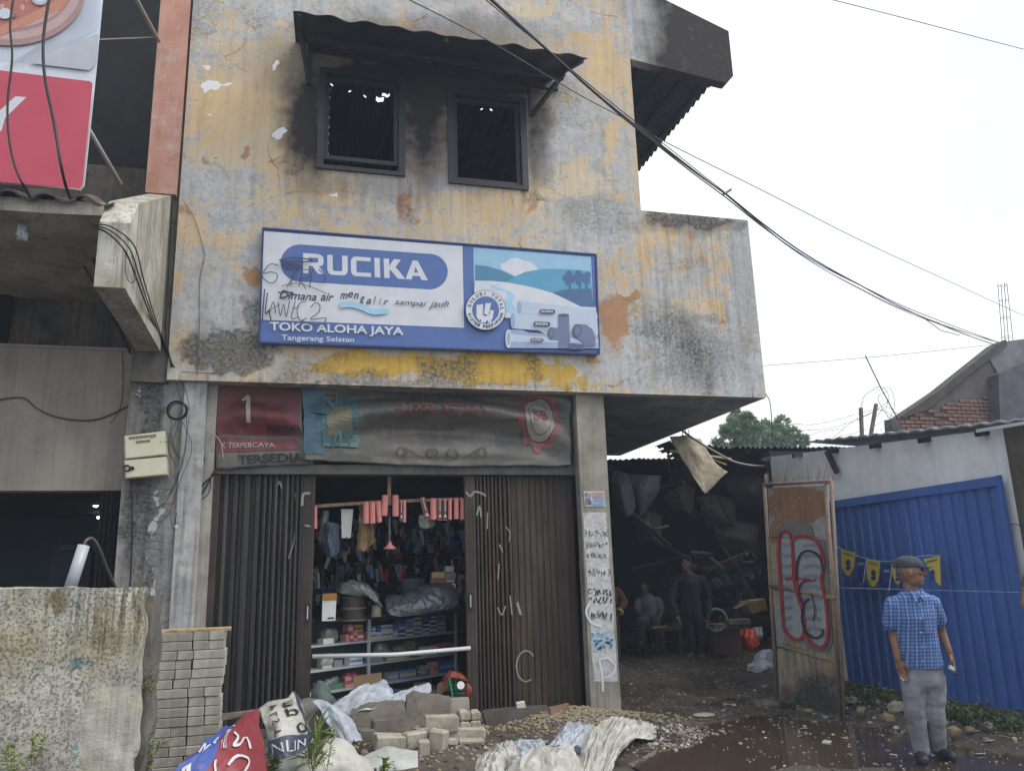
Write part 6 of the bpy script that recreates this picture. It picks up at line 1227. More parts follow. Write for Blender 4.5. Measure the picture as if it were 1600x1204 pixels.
# ------------------------------------------------------------------ alley to the right of the shop
XW = (onZ(1330, 1070, .14).x+onZ(1597, 1112, .14).x)/2
YWn, YWf = onX(1590, 800, XW).y, onX(1212, 850, XW).y; XS_ = 10.2
aw_ = thing('burnt_shed', 'soot blackened shed with collapsed roof filling the alley behind the shop', 'shed', (5.2, 12.6, .2))
m_sb = M('soot_wall', '#1d1f25', '#101116', scale=1.2, rough=.9, dirt=.4, dirtc='#14151a', bscale=9, bmp=.4)
MB().box((3.3, 14.6, -.1), (XS_+.2, 14.75, 3.6)).build('back_wall', m_sb, aw_); MB().box((XCOL1-.17, F+4.62, -.1), (XCOL1-.02, 14.6, 3.4)).build('side_wall', m_sb, aw_)
MB().box((XS_, YWf+.01, -.1), (XS_+.15, 14.6, 3.3)).build('side_wall', m_sb, aw_); MB().box((XW+.05, YWf+.01, -.1), (XS_, YWf+.15, 3.1)).build('front_return_wall', m_sb, aw_)
def corr(name, a, b, depth, mat, parent, n=60, amp=.02, jag=.12, seed=1, pitch=.09, dz=0):
    """corrugated roofing between a and b (front edge), running back by depth"""
    r = random.Random(seed); mb = MB(); L = (b-a).length; n = int(L/pitch*6)
    for i in range(n+1):
        p = a.lerp(b, i/n); z = amp*math.sin(2*math.pi*i/6); j = jag*mnoise.noise(Vector((i*.05, seed, 0)))
        mb.v += [p+Vector((0, j, z)), p+Vector((0, depth, z+dz))]
    mb.f = [(2*i, 2*i+1, 2*i+3, 2*i+2) for i in range(n)]; mb.m = [0]*n
    o = mb.build(name, mat, parent); q = o.modifiers.new('t', 'SOLIDIFY'); q.thickness = .005; return o
m_rs = M('scorched_roofing', '#3b3a40', '#4d433d', scale=3, rough=.6, streak=.3, dirtc='#1a1a1d', bmp=.1)
zr_ = onY(1200, 699, 10.9).z
corr('roof_sheet', Vector((onY(1150, 702, 10.9).x, 10.9, zr_)), Vector((XS_, 10.9, zr_+.02)), 3.8, m_rs, aw_, seed=2)
corr('roof_sheet', Vector((XCOL1, 11.6, onY(1000, 722, 11.6).z)), Vector((onY(1110, 716, 11.6).x, 11.6, onY(1110, 716, 11.6).z)), 3.1, m_rs, aw_, seed=3)
for k, (a, b_) in enumerate((((1045, 690), (1175, 703)), ((1050, 698), (1170, 708)), ((1062, 706), (1165, 712)))):
    A_, B_ = onY(*a, 11.1+.25*k), onY(*b_, 11.0+.3*k); corr('roof_sheet', A_, B_, .5, M('dull_roof_edge', '#6f6558', '#4e4740', scale=4, rough=.7), aw_, seed=5+k, jag=.05)
for a, b_, w_ in (((1045, 704, 10.6), (1142, 717, 10.7), .03), ((1105, 714, 10.7), (1135, 726, 10.7), .02), ((1098, 722, 10.8), (1128, 733, 10.8), .02)):
    o = MB().tube([onY(*a), onY(*b_)], w_*.6, 7).build('bamboo_pole', flat('bamboo', '#a4935e', .6), aw_)
MB().tube(spline([onY(1064, 671, 10.3), onY(1085, 686, 10.2), (onY(1118, 706, 10.1)), onY(1150, 722, 10.1), onY(1190, 728, 10.2), onY(1235, 724, 10.3)], 6), .016, 7).build('bent_pipe', flat('bent_pipe_grey', '#7d7c80', .5), aw_, smooth=True)
MB().tube([onY(1046, 692, 10.5), onY(1043, 720, 10.5), onY(1048, 754, 10.5)], .012, 6).build('loose_rod', m_char, aw_)
for k, x in enumerate((1066, 1071, 1076)): MB().tube([onY(x, 671, 10.4), onY(x+1, 682, 10.4)], .006, 5).build('rebar_stub', m_char, aw_)
mb_s = [[(1047, 683, 10.4), (1070, 681, 10.4), (1094, 686, 10.4)], [(1058, 706, 10.3), (1082, 700, 10.3), (1106, 706, 10.3)], [(1078, 738, 10.2), (1095, 728, 10.2), (1120, 726, 10.2)], [(1098, 768, 10.1), (1106, 768, 10.1), (1136, 738, 10.1)]]
c, fn = cloth([[onY(*p) for p in row] for row in mb_s], 26, 34, .02, 3, 3, .012); o = c.build('bent_roof_sheet', M('scorched_beige_sheet', '#a89c83', '#7f7566', scale=4, rough=.7, dirt=.5, dirtc='#4a453f', bmp=.1), None, smooth=True); tag(o, 'bent beige roofing sheet hanging down from the collapsed alley roof', 'roof sheet')
m_tarp = M('sooty_tarp', '#3b3a42', '#2a2930', scale=4, rough=.7)
crumple('hanging_tarp', 'narrow sooty tarp hanging beside the shop column in the alley', [[(958, 735, 10.2), (970, 737, 10.2), (984, 745, 10.2)], [(958, 770, 10.2), (972, 775, 10.1), (992, 785, 10.2)], [(972, 806, 10.2), (980, 808, 10.1), (990, 800, 10.2)]], m_tarp, 21, .03, 2, 24, 24)[0]['category'] = 'tarp'
o, ft_ = crumple('hanging_tarp', 'pointed dark tarp with faint lettering drooping in the alley mouth', [[(966, 738, 10.4), (1000, 742, 10.3), (1032, 744, 10.4)], [(976, 768, 10.4), (1002, 772, 10.2), (1028, 770, 10.4)], [(995, 802, 10.4), (1002, 806, 10.3), (1010, 796, 10.4)]], m_tarp, 22, .03, 2, 30, 24); o['category'] = 'tarp'
# things lying in the shed
def aD(x, y, D=12.6): return onD(x, y, D)
def oncrate(px, py, wpx, hpx, dep, D, mat, name, label, cat, rz=0, bev=.01):
    c = aD(px, py, D); s = D/FPX; o = MB().obox(c+Vector((0, dep/2, 0)), (wpx*s, dep, hpx*s), Matrix.Rotation(rz, 3, 'Z'), bev=bev, jit=.004).build(name, mat, None); return tag(o, label, cat)
oncrate(1138, 1002, 48, 46, .4, 12.4, M('dark_red_brick', '#4c3532', '#382826', scale=8, rough=.9), 'brick_pile', 'dark reddish block of stacked bricks under the red bag in the alley', 'bricks'); oncrate(1138, 978, 46, 8, .35, 12.35, M('dull_board', '#7d776b', '#5f5a52', scale=6), 'board', 'grey board lying across the dark brick pile', 'board'); oncrate(1157, 971, 36, 8, .2, 12.2, _mc['dull_board'], 'board', 'short beige board under the tilted cardboard box', 'board')
crumple('red_bag', 'bright red plastic bag hanging over the brick pile in the alley', [[(1148, 985, 12.1), (1165, 982, 12.05), (1178, 981, 12.1)], [(1150, 998, 12.0), (1168, 997, 11.9), (1184, 997, 12.0)], [(1162, 1016, 12.0), (1172, 1018, 11.95), (1188, 1008, 12.0)]], flat('red_plastic', '#b0402f', .4), 23, .04, 2, 24, 20)[0]['category'] = 'plastic bag'
crumple('newspaper', 'white printed paper bag with dark marks beside the red bag', [[(1176, 980, 12.2), (1190, 979, 12.2)], [(1180, 992, 12.1), (1192, 992, 12.1)], [(1184, 1000, 12.1), (1190, 998, 12.1)]], flat('printed_paper', '#96999c', .6), 24, .02, 3, 14, 12)[0]['category'] = 'paper'
lump('white_bag', 'bulging whitish plastic bag on the wet ground left of the rusty gate', 'plastic bag', [(aD(1195, 1030, 11.2), (.14, .12, .15)), (aD(1190, 1042, 11.1), (.2, .14, .09)), (aD(1203, 1022, 11.2), (.08, .08, .1))], M('pale_bag', '#a2a8b4', '#848b98', scale=6, rough=.4), .018, .05, 6, 5)
mb = MB(); 
for k in range(3): mb.tube(spline([aD(1168, 1046, 10.9), aD(1180, 1040+4*k, 10.8), aD(1195, 1050, 10.8), aD(1212, 1047, 10.8)], 6), .014, 6)
tag(mb.build('coiled_hose', flat('pale_hose', '#a4a9b5', .4), None, kind='stuff'), 'loops of pale hose round the white bag at the gate', 'hose')
fr_ = thing('fan_ring', 'round grey ring of an old fan standing on the brick pile', 'fan', aD(1117, 972, 12.3)); MB().ring(aD(1119, 968, 12.3), .16, .02, (.2, 1, .1), 28, 8).build('rim', flat('ring_grey', '#6d7176', .4), fr_, smooth=True); MB().lathe(aD(1122, 966, 12.3), [(0, .03), (.08, .05), (.1, .02)], 12, (0, -1, 0)).build('hub', m_dark, fr_)
for k in range(5): a = k*1.256; c = aD(1119, 968, 12.3); MB().tube([c, c+Vector((.15*math.cos(a), 0, .15*math.sin(a)))], .006, 5).build('spoke', m_dark, fr_)
bx = thing('cardboard_box', 'tilted open cardboard box on the junk beside the rusty gate', 'box', aD(1182, 958, 12)); MB().prism([aD(*p, 12) for p in ((1166, 940), (1196, 935), (1200, 952), (1176, 958))], (0, .25, 0)).build('box', _mc['cardboard'], bx); MB().prism([aD(*p, 11.98) for p in ((1146, 949), (1168, 936), (1172, 940), (1150, 951))], (0, .02, 0)).build('flap', flat('box_flap', '#a08d68', .7), bx)
for a, b_, lab in (((1080, 862), (1116, 864), 'pale bar propped high in the burnt shed right of the standing man'), ((1157, 877), (1177, 878), 'short pale bar near the gate in the burnt shed')):
    tag(MB().tube([aD(*a, 13.5), aD(*b_, 13.5)], .022, 6).build('bar', flat('pale_bar', '#8d9199', .5), None), lab, 'bar')
tag(MB().tube([aD(988, 888, 13.5), aD(1080, 866, 13.5)], .02, 6).build('bar', M('rusted_bar', '#4b3d3a', '#332b2b', scale=5), None), 'thin rusty bar slanting behind the standing man', 'bar')
tag(MB().tube(spline([aD(1125, 850, 13), aD(1150, 880, 12.9), aD(1165, 910, 12.9), aD(1178, 940, 12.8)], 5), .02, 6).build('bent_rail', _mc['rusted_bar'], None), 'bent rusty rail arching over the junk heap in the shed', 'rail')
jr = random.Random(14); jm = [m_sb, m_char, flat('junk_slate', '#39414f', .3), flat('junk_grey', '#565d69', .3)]
jk = MB()
for k in range(150):
    x = jr.gauss(1118, 34); y = jr.uniform(858, 935); y += abs(x-1118)*.3
    if x > 1190 or x < 1010: continue
    jk.obox(aD(x, y, jr.uniform(13.0, 14.0)), (jr.uniform(.04, .28), jr.uniform(.04, .2), jr.uniform(.03, .14)), Matrix.Rotation(jr.uniform(0, 3), 3, 'Z') @ Matrix.Rotation(jr.uniform(-1, 1), 3, 'X'), m=jr.choice([0, 0, 1, 2, 2, 3]), jit=.02)
for k in range(60):
    x = jr.uniform(975, 1200); jk.obox(aD(x, jr.uniform(940, 1005), jr.uniform(13.2, 14.2)), (jr.uniform(.1, .5), .3, jr.uniform(.05, .3)), Matrix.Rotation(jr.uniform(0, 3), 3, 'Z') @ Matrix.Rotation(jr.uniform(-.5, .5), 3, 'X'), m=jr.choice([0, 0, 1, 1, 2]), jit=.03)
tag(jk.build('burnt_junk', jm, None), 'tangled heap of burnt dark junk filling the back of the shed', 'junk', kind='stuff')
wr_ = random.Random(77)
for k in range(14):
    x0_, y0_ = wr_.uniform(970, 1185), wr_.uniform(735, 900); L_x = wr_.uniform(-70, 70); D_ = wr_.uniform(11.6, 13.6)
    if x0_+L_x < 965 or x0_+L_x > 1190: L_x = -L_x
    MB().tube([onD(x0_, y0_, D_), onD(x0_+L_x, y0_+wr_.uniform(-30, 60), D_+wr_.uniform(-.5, .5))], wr_.uniform(.015, .04), 5).build('fallen_batten', wr_.choice([m_sb, m_rs, m_char]), aw_)
for k, (x0_, y0_) in enumerate(((1060, 770), (1120, 790), (1170, 760), (1010, 815), (1085, 720), (1150, 830))):
    w2 = 26+6*(k % 3); crumple('burnt_sheet', ['curled burnt roofing sheet hanging above the standing man', 'burnt sheet slanting down behind the bent beige sheet', 'burnt sheet hanging from the shed roof beside the gate', 'torn dark sheet below the pointed tarp', 'small curled sheet under the collapsed roof edge', 'burnt sheet resting on the top of the junk heap'][k], [[(x0_-w2, y0_-12, 12.2), (x0_, y0_-16, 12.0), (x0_+w2, y0_-8, 12.2)], [(x0_-w2*.8, y0_+10, 12.0), (x0_+4, y0_+8, 11.8), (x0_+w2*.9, y0_+16, 12.0)], [(x0_-w2*.4, y0_+34, 12.1), (x0_+8, y0_+30, 11.9), (x0_+w2, y0_+40, 12.1)]], m_rs, 50+k, .06, 2, 24, 20)[0]['category'] = 'roof sheet'
# bench with yellow bar
bn = thing('bench', 'low dark bench with a yellow stick between the seated and standing men', 'bench', aD(1035, 1000, 12.6)); a, b_ = aD(1018, 985, 12.6), aD(1066, 985, 12.6)
MB().box((a.x, a.y-.15, a.z), (b_.x, a.y+.15, a.z+.05)).build('seat', M('burnt_wood', '#3a3532', '#282523', scale=6), bn)
for x in (a.x+.04, b_.x-.04): MB().box((x-.03, a.y-.12, gh(x, a.y)), (x+.03, a.y+.12, a.z)).build('leg', m_dark, bn)
MB().tube([aD(1019, 980, 12.4), aD(1043, 978, 12.4)], .018, 6).build('stick', flat('yellow_stick', '#a08a33', .5), bn)
# ------------------------------------------------------------------ rusty gate
GA, GB = onZ(1213, 1096, .03), onZ(1318, 1127, .0)
gt = thing('gate', 'tall rusty sheet metal gate leaf with red and silver graffiti standing open', 'gate', GB)
gV = lambda x, y, off=0: onV(x, y, GA, GB)+gn*off
gd = (GB-GA); gd.z = 0; gn = Vector((gd.y, -gd.x, 0)).normalized(); 
if gn.dot(CAMP-GA) < 0: gn = -gn
def gq(x, y): return onV(x, y, GA, GB)
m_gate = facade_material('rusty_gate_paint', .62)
gl = thing
def gsheet(pts, rows, masks, name):
    TL, TR, BR, BL = [gq(*p) for p in pts]; nx_, nz_ = 30, rows
    f = lambda i, j: (TL.lerp(TR, i)).lerp(BL.lerp(BR, i), j)+gn*(.006*math.sin(j*9+i*3)*math.sin(i*5))
    xs_ = [i/nx_ for i in range(nx_+1)]; return wear_grid(xs_, [j/nz_ for j in range(nz_+1)], lambda i, j: f(i, j), lambda x, z: False, masks, name, m_gate, gt)
gm_ = [('o', 1250, 900, 200, 400, .1), ('t', 1250, 790, 50, 34, 1.15, .25), ('t', 1215, 830, 16, 24, .8), ('o', 1215, 870, 12, 60, .9), ('o', 1260, 1040, 60, 40, .7), ('m', 1280, 1090, 40, 40, .9, .3), ('s', 1270, 1100, 70, 34, .55, .5), ('s', 1275, 1060, 40, 26, .35, .5), ('r', 1260, 1050, 60, 60, 1.0), ('r', 1250, 800, 60, 40, .6), ('t', 1250, 1010, 60, 5, .7), ('t', 1222, 1090, 8, 40, .6)]
gsheet([(1199, 762), (1290, 758), (1293, 842), (1203, 838)], 24, gm_, 'sheet_panel'); gsheet([(1203, 839), (1293, 843), (1299, 930), (1207, 920)], 24, gm_, 'sheet_panel'); gsheet([(1207, 921), (1299, 931), (1306, 1033), (1214, 1010)], 26, gm_, 'sheet_panel'); gsheet([(1214, 1011), (1306, 1034), (1313, 1122), (1219, 1091)], 26, gm_, 'sheet_panel')
m_rp = M('rusty_pipe', '#8a6f5c', '#6a6560', scale=8, rough=.7, dirt=.6, dirtc='#4f3529', bmp=.3)
for a, b_, r_p in (((1196, 755), (1216, 1093), .02), ((1292, 752), (1316, 1126), .022), ((1301, 750), (1322, 1126), .018), ((1195, 757), (1300, 751), .02), ((1205, 914), (1306, 934), .022), ((1212, 1008), (1310, 1034), .008), ((1202, 838), (1300, 843), .007)):
    MB().tube([gV(*a, .015), gV(*b_, .015)], r_p, 8).build('frame_pipe', m_rp, gt, smooth=True)
MB().tube([gV(1196, 740, .0), gV(1197, 757, .0)], .018, 8).build('hinge_pin', m_rp, gt)
sp = MB(); r = random.Random(6)
for k in range(46):
    x = 1198+k*2.3+r.uniform(-2, 2); h = r.uniform(6, 30)*(1.2 if 10 < k < 40 else .7); a = gV(x, 755, .0); sp.tube([a, gV(x+r.uniform(-8, 8), 755-h, .0)], .004, 4, r2=.0015)
sp.build('spiky_wires', m_rp, gt, kind='stuff')
cvG = lambda x, y: (1160+x/2.7375, 700+y/2.7375)
P = Print(cvG, lambda x, y, k: onV(x, y, GA, GB)+gn*(.016+k), .0015)
g_sil = flat('silver_spray', '#959ba3', .5); g_sil2 = flat('silver_spray_dark', '#7a838c', .5); g_red = flat('red_spray', '#9c333b', .5); g_blk = flat('black_spray_line', '#2d3238', .5); g_hal = flat('grey_spray_halo', '#6c6e68', .7)
P.poly([(150, 440), (160, 340), (200, 315), (250, 305), (300, 330), (310, 370), (360, 400), (378, 560), (390, 830), (370, 875), (310, 865), (270, 830), (215, 810), (175, 760), (160, 600)], g_hal)
L1 = [(170, 375), (185, 360), (205, 360), (222, 385), (228, 480), (232, 560), (250, 640), (270, 700), (275, 785), (248, 818), (208, 795), (188, 755), (178, 600), (168, 450)]
L2 = [(228, 390), (260, 375), (320, 390), (350, 440), (360, 500), (350, 560), (362, 620), (374, 700), (378, 800), (355, 850), (312, 832), (282, 785), (272, 700), (262, 640), (240, 560), (232, 470)]
P.poly(L1, g_sil); P.poly(L2, g_sil)
for y in range(410, 780, 44): P.rib([(180, y), (200, y+6), (222, y)], 12, g_sil2, 3); P.k -= .5; P.rib([(268, y+10), (310, y+2), (345, y+12)], 14, g_sil2, 3); P.k -= .5
P.rib(L1+L1[:2], 12, g_red, 3); P.rib(L2, 12, g_red, 3); P.rib([(195, 560), (240, 552), (300, 565), (330, 560)], 9, g_red, 3)
P.rib([(245, 565), (248, 490), (270, 445), (310, 440), (345, 465), (360, 520)], 9, g_blk); P.rib([(300, 560), (268, 575), (255, 620), (270, 660)], 8, g_blk); P.rib([(300, 645), (278, 665), (270, 725), (285, 780), (320, 808), (352, 800), (362, 772)], 10, g_blk); P.rib([(310, 620), (325, 690), (318, 740)], 5, g_blk)
P.build('graffiti', gt)
# ------------------------------------------------------------------ white side wall with blue sheeting
m_wh = M('pale_grey_render', '#dcdfe4', '#c6c9ce', scale=1.3, rough=.9, dirt=.2, dirtc='#7f838a', streak=.12, bscale=20, bmp=.2)
sw = thing('side_building', 'pale grey rendered building along the right side behind the blue sheeting', 'building', (XW+.3, 9, 0))
ztw = onX(1590, 662, XW+.05).z+.1
mb = MB(); n = 20; z_n = onX(1590, 664, XW+.05).z; z_f = onX(1290, 690, XW+.05).z; YW0 = onX(1592, 800, XW+.05).y
mb.prism([Vector((XW+.05, YW0, -.1)), Vector((XW+.05, YWf, -.1)), Vector((XW+.05, YWf, z_f)), Vector((XW+.05, YW0, z_n))], (.15, 0, 0)); mb.build('wall', m_wh, sw)
a, b_ = onX(1605, 656, XW-.05), onX(1262, 691, XW-.05)
rs = MB(); n = 70
for i in range(n+1):
    y = a.y-1.2+(b_.y-a.y+1.2)*i/n; z = a.z+(b_.z-a.z)*(y-a.y)/(b_.y-a.y); d = .012*math.sin(i*1.9); rs.v += [Vector((XW-.05, y, z+d)), Vector((XW+2.2, y, z-.12+d))]
rs.f = [(2*i, 2*i+2, 2*i+3, 2*i+1) for i in range(n)]; rs.m = [0]*n; o = rs.build('roof_sheet', M('grey_roofing', '#9da1a8', '#7d8188', scale=3, rough=.5), sw); q = o.modifiers.new('t', 'SOLIDIFY'); q.thickness = .02
bar(onX(1527, 673, XW-.13), onX(1606, 660, XW-.13), .03, 'gutter_edge', flat('bright_zinc', '#b9bfc6', .3), sw)
for k in range(6): y = YW0+.2+k*.75; bar((XW-.08, y, z_n-.04+(z_f-z_n)*(y-YW0)/(YWf-YW0)), (XW+.06, y, z_n-.02+(z_f-z_n)*(y-YW0)/(YWf-YW0)), .05, 'rafter_end', m_sootwood, sw)
bar(onX(1292, 705, XW-.02), onX(1308, 738, XW-.02), .05, 'loose_batten', m_sootwood, sw)
MB().box((XW+.02, YW0-.5, -.1), (XW+.3, YW0-.01, z_n)).build('corner_post', M('brown_post', '#5d554d', '#47403a', scale=3, streak=.4), sw)
MB().box((XW+.301, YW0-.45, -.1), (XW+6, YW0-.3, z_n-.12)).build('front_wall', m_wh, sw)
MB().box((XW-.06, YW0-.02, -.1), (XW+.048, YWf, .16)).build('plinth', M('mossy_plinth', '#6f6a5f', '#4f4b41', scale=4, rough=.95, dirt=.5, dirtc='#3b4030', bscale=20, bmp=.5), sw)
m_bl = M('blue_sheet_paint', '#4668ae', '#395898', scale=1.1, rough=.5, dirt=.3, dirtc='#34507f', streak=.45, bmp=.03, ws=(1, 1, .4))
YBn, YBf = onX(1573, 800, XW).y, onX(1304, 900, XW).y
zt1, zt0 = onX(1568, 747, XW).z, onX(1304, 786, XW).z
bf = thing('blue_fence', 'tall blue corrugated metal sheeting fixed against the pale side wall', 'fence', (XW, (YBn+YBf)/2, .16))
NS = 17; 
for i in range(NS):
    y0, y1 = YBn+(YBf-YBn)*i/NS, YBn+(YBf-YBn)*(i+1)/NS-.002; za, zb2 = zt1+(zt0-zt1)*i/NS, zt1+(zt0-zt1)*(i+1)/NS; P0 = 7
    prof = [(0, 0), (.10, -.035), (.62, -.035), (.72, 0), (1, 0)]; mb = MB(); m_ = len(prof); zb0 = .15+.02*math.sin(i*2)
    off = -.004 if i < 9 else .02
    for zz in (0, 1): mb.v += [Vector((XW+d+off, y0+(y1-y0)*t_, (zb0 if zz == 0 else za+(zb2-za)*t_))) for t_, d in prof]
    mb.f = [(j, m_+j, m_+j+1, j+1) for j in range(m_-1)]; mb.m = [0]*(m_-1); mb.build('sheet_strip', m_bl, bf)
bar((XW-.045, YBn-.02, zt1-.02), (XW-.045, YBf, zt0-.02), .03, 'top_rail', m_bl, bf, .09); bar((XW-.04, YBn-.02, .16), (XW-.04, YBn-.02, zt1+.03), .035, 'end_post', m_bl, bf)
tag(MB().tube([gV(1300, 917, .03), onX(1600, 925, XW-.2)], .003, 4).build('wire', flat('thin_grey_wire', '#8d939b', .5), None), 'thin wire running from the gate along the blue sheeting', 'wire')
MB().tube(spline([onX(1575, 822, XW), onX(1585, 818, XW-.03), onX(1602, 824, XW-.05)], 4), .004, 4).build('loose_wire', m_char, sw)
# string of pennants
m_py = flat('pennant_yellow', '#c6b64a', .5); m_pb = flat('pennant_blue', '#27407f', .5); m_pw2 = flat('pennant_white', '#b4bcc8', .5)
XS = XW-.22
pen = thing('pennant_string', 'string of yellow and blue triangular pennants with lettering in front of the blue sheeting', 'pennants', onX(1390, 900, XS))
MB().tube(spline([onX(x, y, XS) for x, y in ((1306, 852), (1320, 860), (1345, 870), (1375, 876), (1410, 874), (1440, 868), (1470, 868))], 5), .004, 5).build('string', flat('string_white', '#a6abb2', .6), pen)
for x0, x1, y0, y1, tip, colr in ((1314, 1336, 858, 863, 899, 'y'), (1337, 1353, 869, 873, 908, 'b'), (1354, 1375, 873, 877, 916, 'y'), (1377, 1393, 880, 882, 920, 'b'), (1394, 1412, 880, 878, 912, 'y'), (1443, 1468, 873, 868, 915, 'y')):
    mb = MB(); q = lambda x, y, o=0: onX(x, y, XS-.004-o)
    if colr == 'y' and x0 < 1430: P_ = [(x0, y0), (x1, y1), (x1-2.5, tip-12), ((x0+x1)/2+2, tip), ((x0+x1)/2-3, tip-.5), (x0+.5, tip-14)]
    elif colr == 'y': P_ = [(x0, y0), (x1, y1), (x1+2, tip), (x1-5, tip-6)]
    else: P_ = [(x0, y0), (x1, y1), (x1-4, tip+2), (x0+5, tip-2)]
    fl = MB().prism([q(*p) for p in P_], (.004, 0, 0)).build('pennant', m_py if colr == 'y' else m_pb, pen)
    pr = MB(); w_ = x1-x0
    if colr == 'y': 
        put_text(pr, 'ONDA', lambda a, b: q(x0+w_*(.14+.72*a), y0+5.5+(y1-y0)*a-3.6*b+1.5, .006), 0, 0, 1, 1, .03, 0, 0)
        bx_, by_ = x0+w_*.5+(1.5 if x0 > 1430 else 0), y0+(tip-y0)*.5; pr.add([q(bx_+3.6*math.cos(a*.5236), by_+5*math.sin(a*.5236), .006) for a in range(12)], [tuple(range(12))], 0); pr.add([q(bx_-4, by_+6, .008), q(bx_+4, by_+5, .008), q(bx_+3, by_+11, .008), q(bx_-3, by_+11, .008)], [(0, 1, 2, 3)], 0)
    else:
        put_text(pr, 'ON', lambda a, b: q(x0+w_*(.2+.55*a), y0+14-5*b, .006), 0, 0, 1, 1, .02, 0, 1); pr.add([q(x1, y1, .006), q(x1+1.5, y1, .006), q(x1-3, tip+2, .006), q(x1-5, tip+2, .006)], [(0, 1, 2, 3)], 1)
    pr.build('lettering', [m_pb, m_pw2], fl, kind='stuff') if False else pr.build('lettering', [m_pb, m_pw2], pen, kind='stuff')
# ------------------------------------------------------------------ brick gable and the rooftops behind
YG = 12.4
gb_ = thing('brick_gable', 'unfinished brick gable wall with sloped cement edge rising behind the side building', 'building', (9.5, YG, 2.5))
gp = [(1395, 655), (1404, 652), (1440, 640), (1470, 612), (1560, 540), (1572, 533), (1640, 524), (1640, 700), (1395, 700)]
MB().prism([onY(x, y, YG) for x, y in gp], (0, .18, 0)).build('core', M('gable_render', '#5c5654', '#454142', scale=3, rough=.95, dirt=.5, dirtc='#4b4340', bscale=24, bmp=.5), gb_)
rr = random.Random(31); m_bk = M('old_red_brick', '#7f6257', '#62483f', scale=14, rough=.95, dirt=.4, dirtc='#5c5450', vary=.5); bm0 = MB().obox((0, 0, 0), (.2, .05, .055), bev=.006, jit=.004).build('brick', m_bk, gb_)
first = True; cx0 = onY(1400, 655, YG); row = 0; z = onY(1420, 690, YG).z; ztop_ = onY(1480, 612, YG).z; cnt = 0
while z < ztop_+.15:
    x = onY(1400, 680, YG).x+(row % 2)*.11
    while x < onY(1568, 650, YG).x:
        px, py = proj((x, YG, z)); lim = 655-(px-1400)*.33 if px < 1475 else 628-(px-1475)*.16
        if px > 1402 and py > lim+3 and py < 700 and px < 1568:
            if rr.random() < .9:
                Mx = Matrix.Translation(Vector((x, YG-.012+rr.uniform(-.01, .008), z))-ORG[gb_.name]) @ Matrix.Rotation(rr.uniform(-.02, .02), 4, 'Y')
                if first: bm0.matrix_local = Mx; bm0.data.transform(Matrix.Translation(ORG[gb_.name])); first = False
                else: inst(bm0, gb_, 'brick', Mx)
                cnt += 1
        x += .215
    z += .072; row += 1
MB().prism([onY(x, y, YG-.06) for x, y in ((1400, 655), (1470, 608), (1560, 536), (1572, 530), (1574, 540), (1562, 548), (1478, 616), (1450, 640))], (0, .3, 0)).build('cement_edge', M('cement_edge', '#4c4745', '#3a3637', scale=6, rough=.95), gb_)
MB().prism([onY(x, y, YG-.03) for x, y in ((1546, 560), (1572, 533), (1640, 524), (1640, 560), (1600, 566), (1560, 584))], (0, .05, 0)).build('render_patch', M('grey_gable_render', '#767478', '#5f5d64', scale=4, rough=.95, bmp=.4), gb_)
MB().prism([onY(x, y, YG-.25) for x, y in ((1560, 584), (1600, 566), (1640, 560), (1640, 720), (1565, 720))], (0, .3, 0)).build('side_return', M('smoky_render', '#55525a', '#444249', scale=4, rough=.95), gb_)
MB().prism([onY(x, y, YG-.2) for x, y in ((1393, 654), (1405, 652), (1412, 688), (1396, 690))], (0, .2, 0)).build('stub_pier', _mc['smoky_render'], gb_)
cage = thing('rebar_column', 'thin upright cage of bare reinforcing bars on top of the brick gable', 'rebar', onY(1572, 533, YG))
pts = [((1559, 443), (1566, 535)), ((1564, 444), (1571, 536)), ((1569, 441), (1576, 534)), ((1573, 442), (1583, 532))]
for k, (a, b_) in enumerate(pts): MB().tube([onY(*a, YG+.08*(k % 2)), onY(*b_, YG+.08*(k % 2))], .007, 5).build('bar', flat('rebar_rust', '#5a5350', .7), cage)
for y in (447, 470, 497, 527):
    q = [onY(1559+(y-443)*.08, y, YG), onY(1564+(y-443)*.08, y-2, YG+.08), onY(1573+(y-443)*.08, y-2, YG+.08), onY(1570+(y-443)*.08, y+1, YG)]; MB().tube(q+[q[0]], .005, 4).build('tie', flat('rebar_rust', '#5a5350', .7), cage)
for (x0, y0, x1, y1, w_, lab) in ((1345, 637, 1347, 685, .05, 'left upright wooden stake among the barbed wire'), (1369, 631, 1360, 683, .05, 'right leaning wooden stake among the barbed wire')):
    tag(bar(onY(x0, y0, 11.8), onY(x1, y1, 11.8), w_, 'stake', M('weathered_stake', '#6b6468', '#534d50', scale=6), None), lab, 'stake')
tag(MB().tube([onY(1352, 555, 11.8), onY(1376, 605, 11.8), onY(1403, 655, 11.8)], .010, 5).build('steel_rod', m_char, None), 'long thin steel rod leaning over the barbed wire', 'rod')
tag(MB().tube(spline([onY(x, y, 11.5) for x, y in ((1196, 614), (1203, 628), (1206, 660), (1208, 700))], 4), .008, 5).build('bent_rod', m_char, None), 'thin bent rod rising before the trees beside the balcony', 'rod')
bwm = flat('barbed_wire_steel', '#55555c', .6); r = random.Random(17)
bw = thing('barbed_wire', 'tangled coils of barbed wire strung over the alley roof', 'barbed wire', onY(1330, 690, 11.8))
def barb(pts, nm='strand'):
    P_ = spline([onY(x, y, 11.8+r.uniform(-.1, .1)) for x, y in pts], 8); mb = MB().tube(P_, .0045, 4)
    for i in range(0, len(P_), 4): d = Vector((r.uniform(-1, 1), r.uniform(-1, 1), r.uniform(-1, 1))).normalized()*.022; mb.tube([P_[i]-d, P_[i]+d], .003, 3)
    mb.build(nm, bwm, bw)
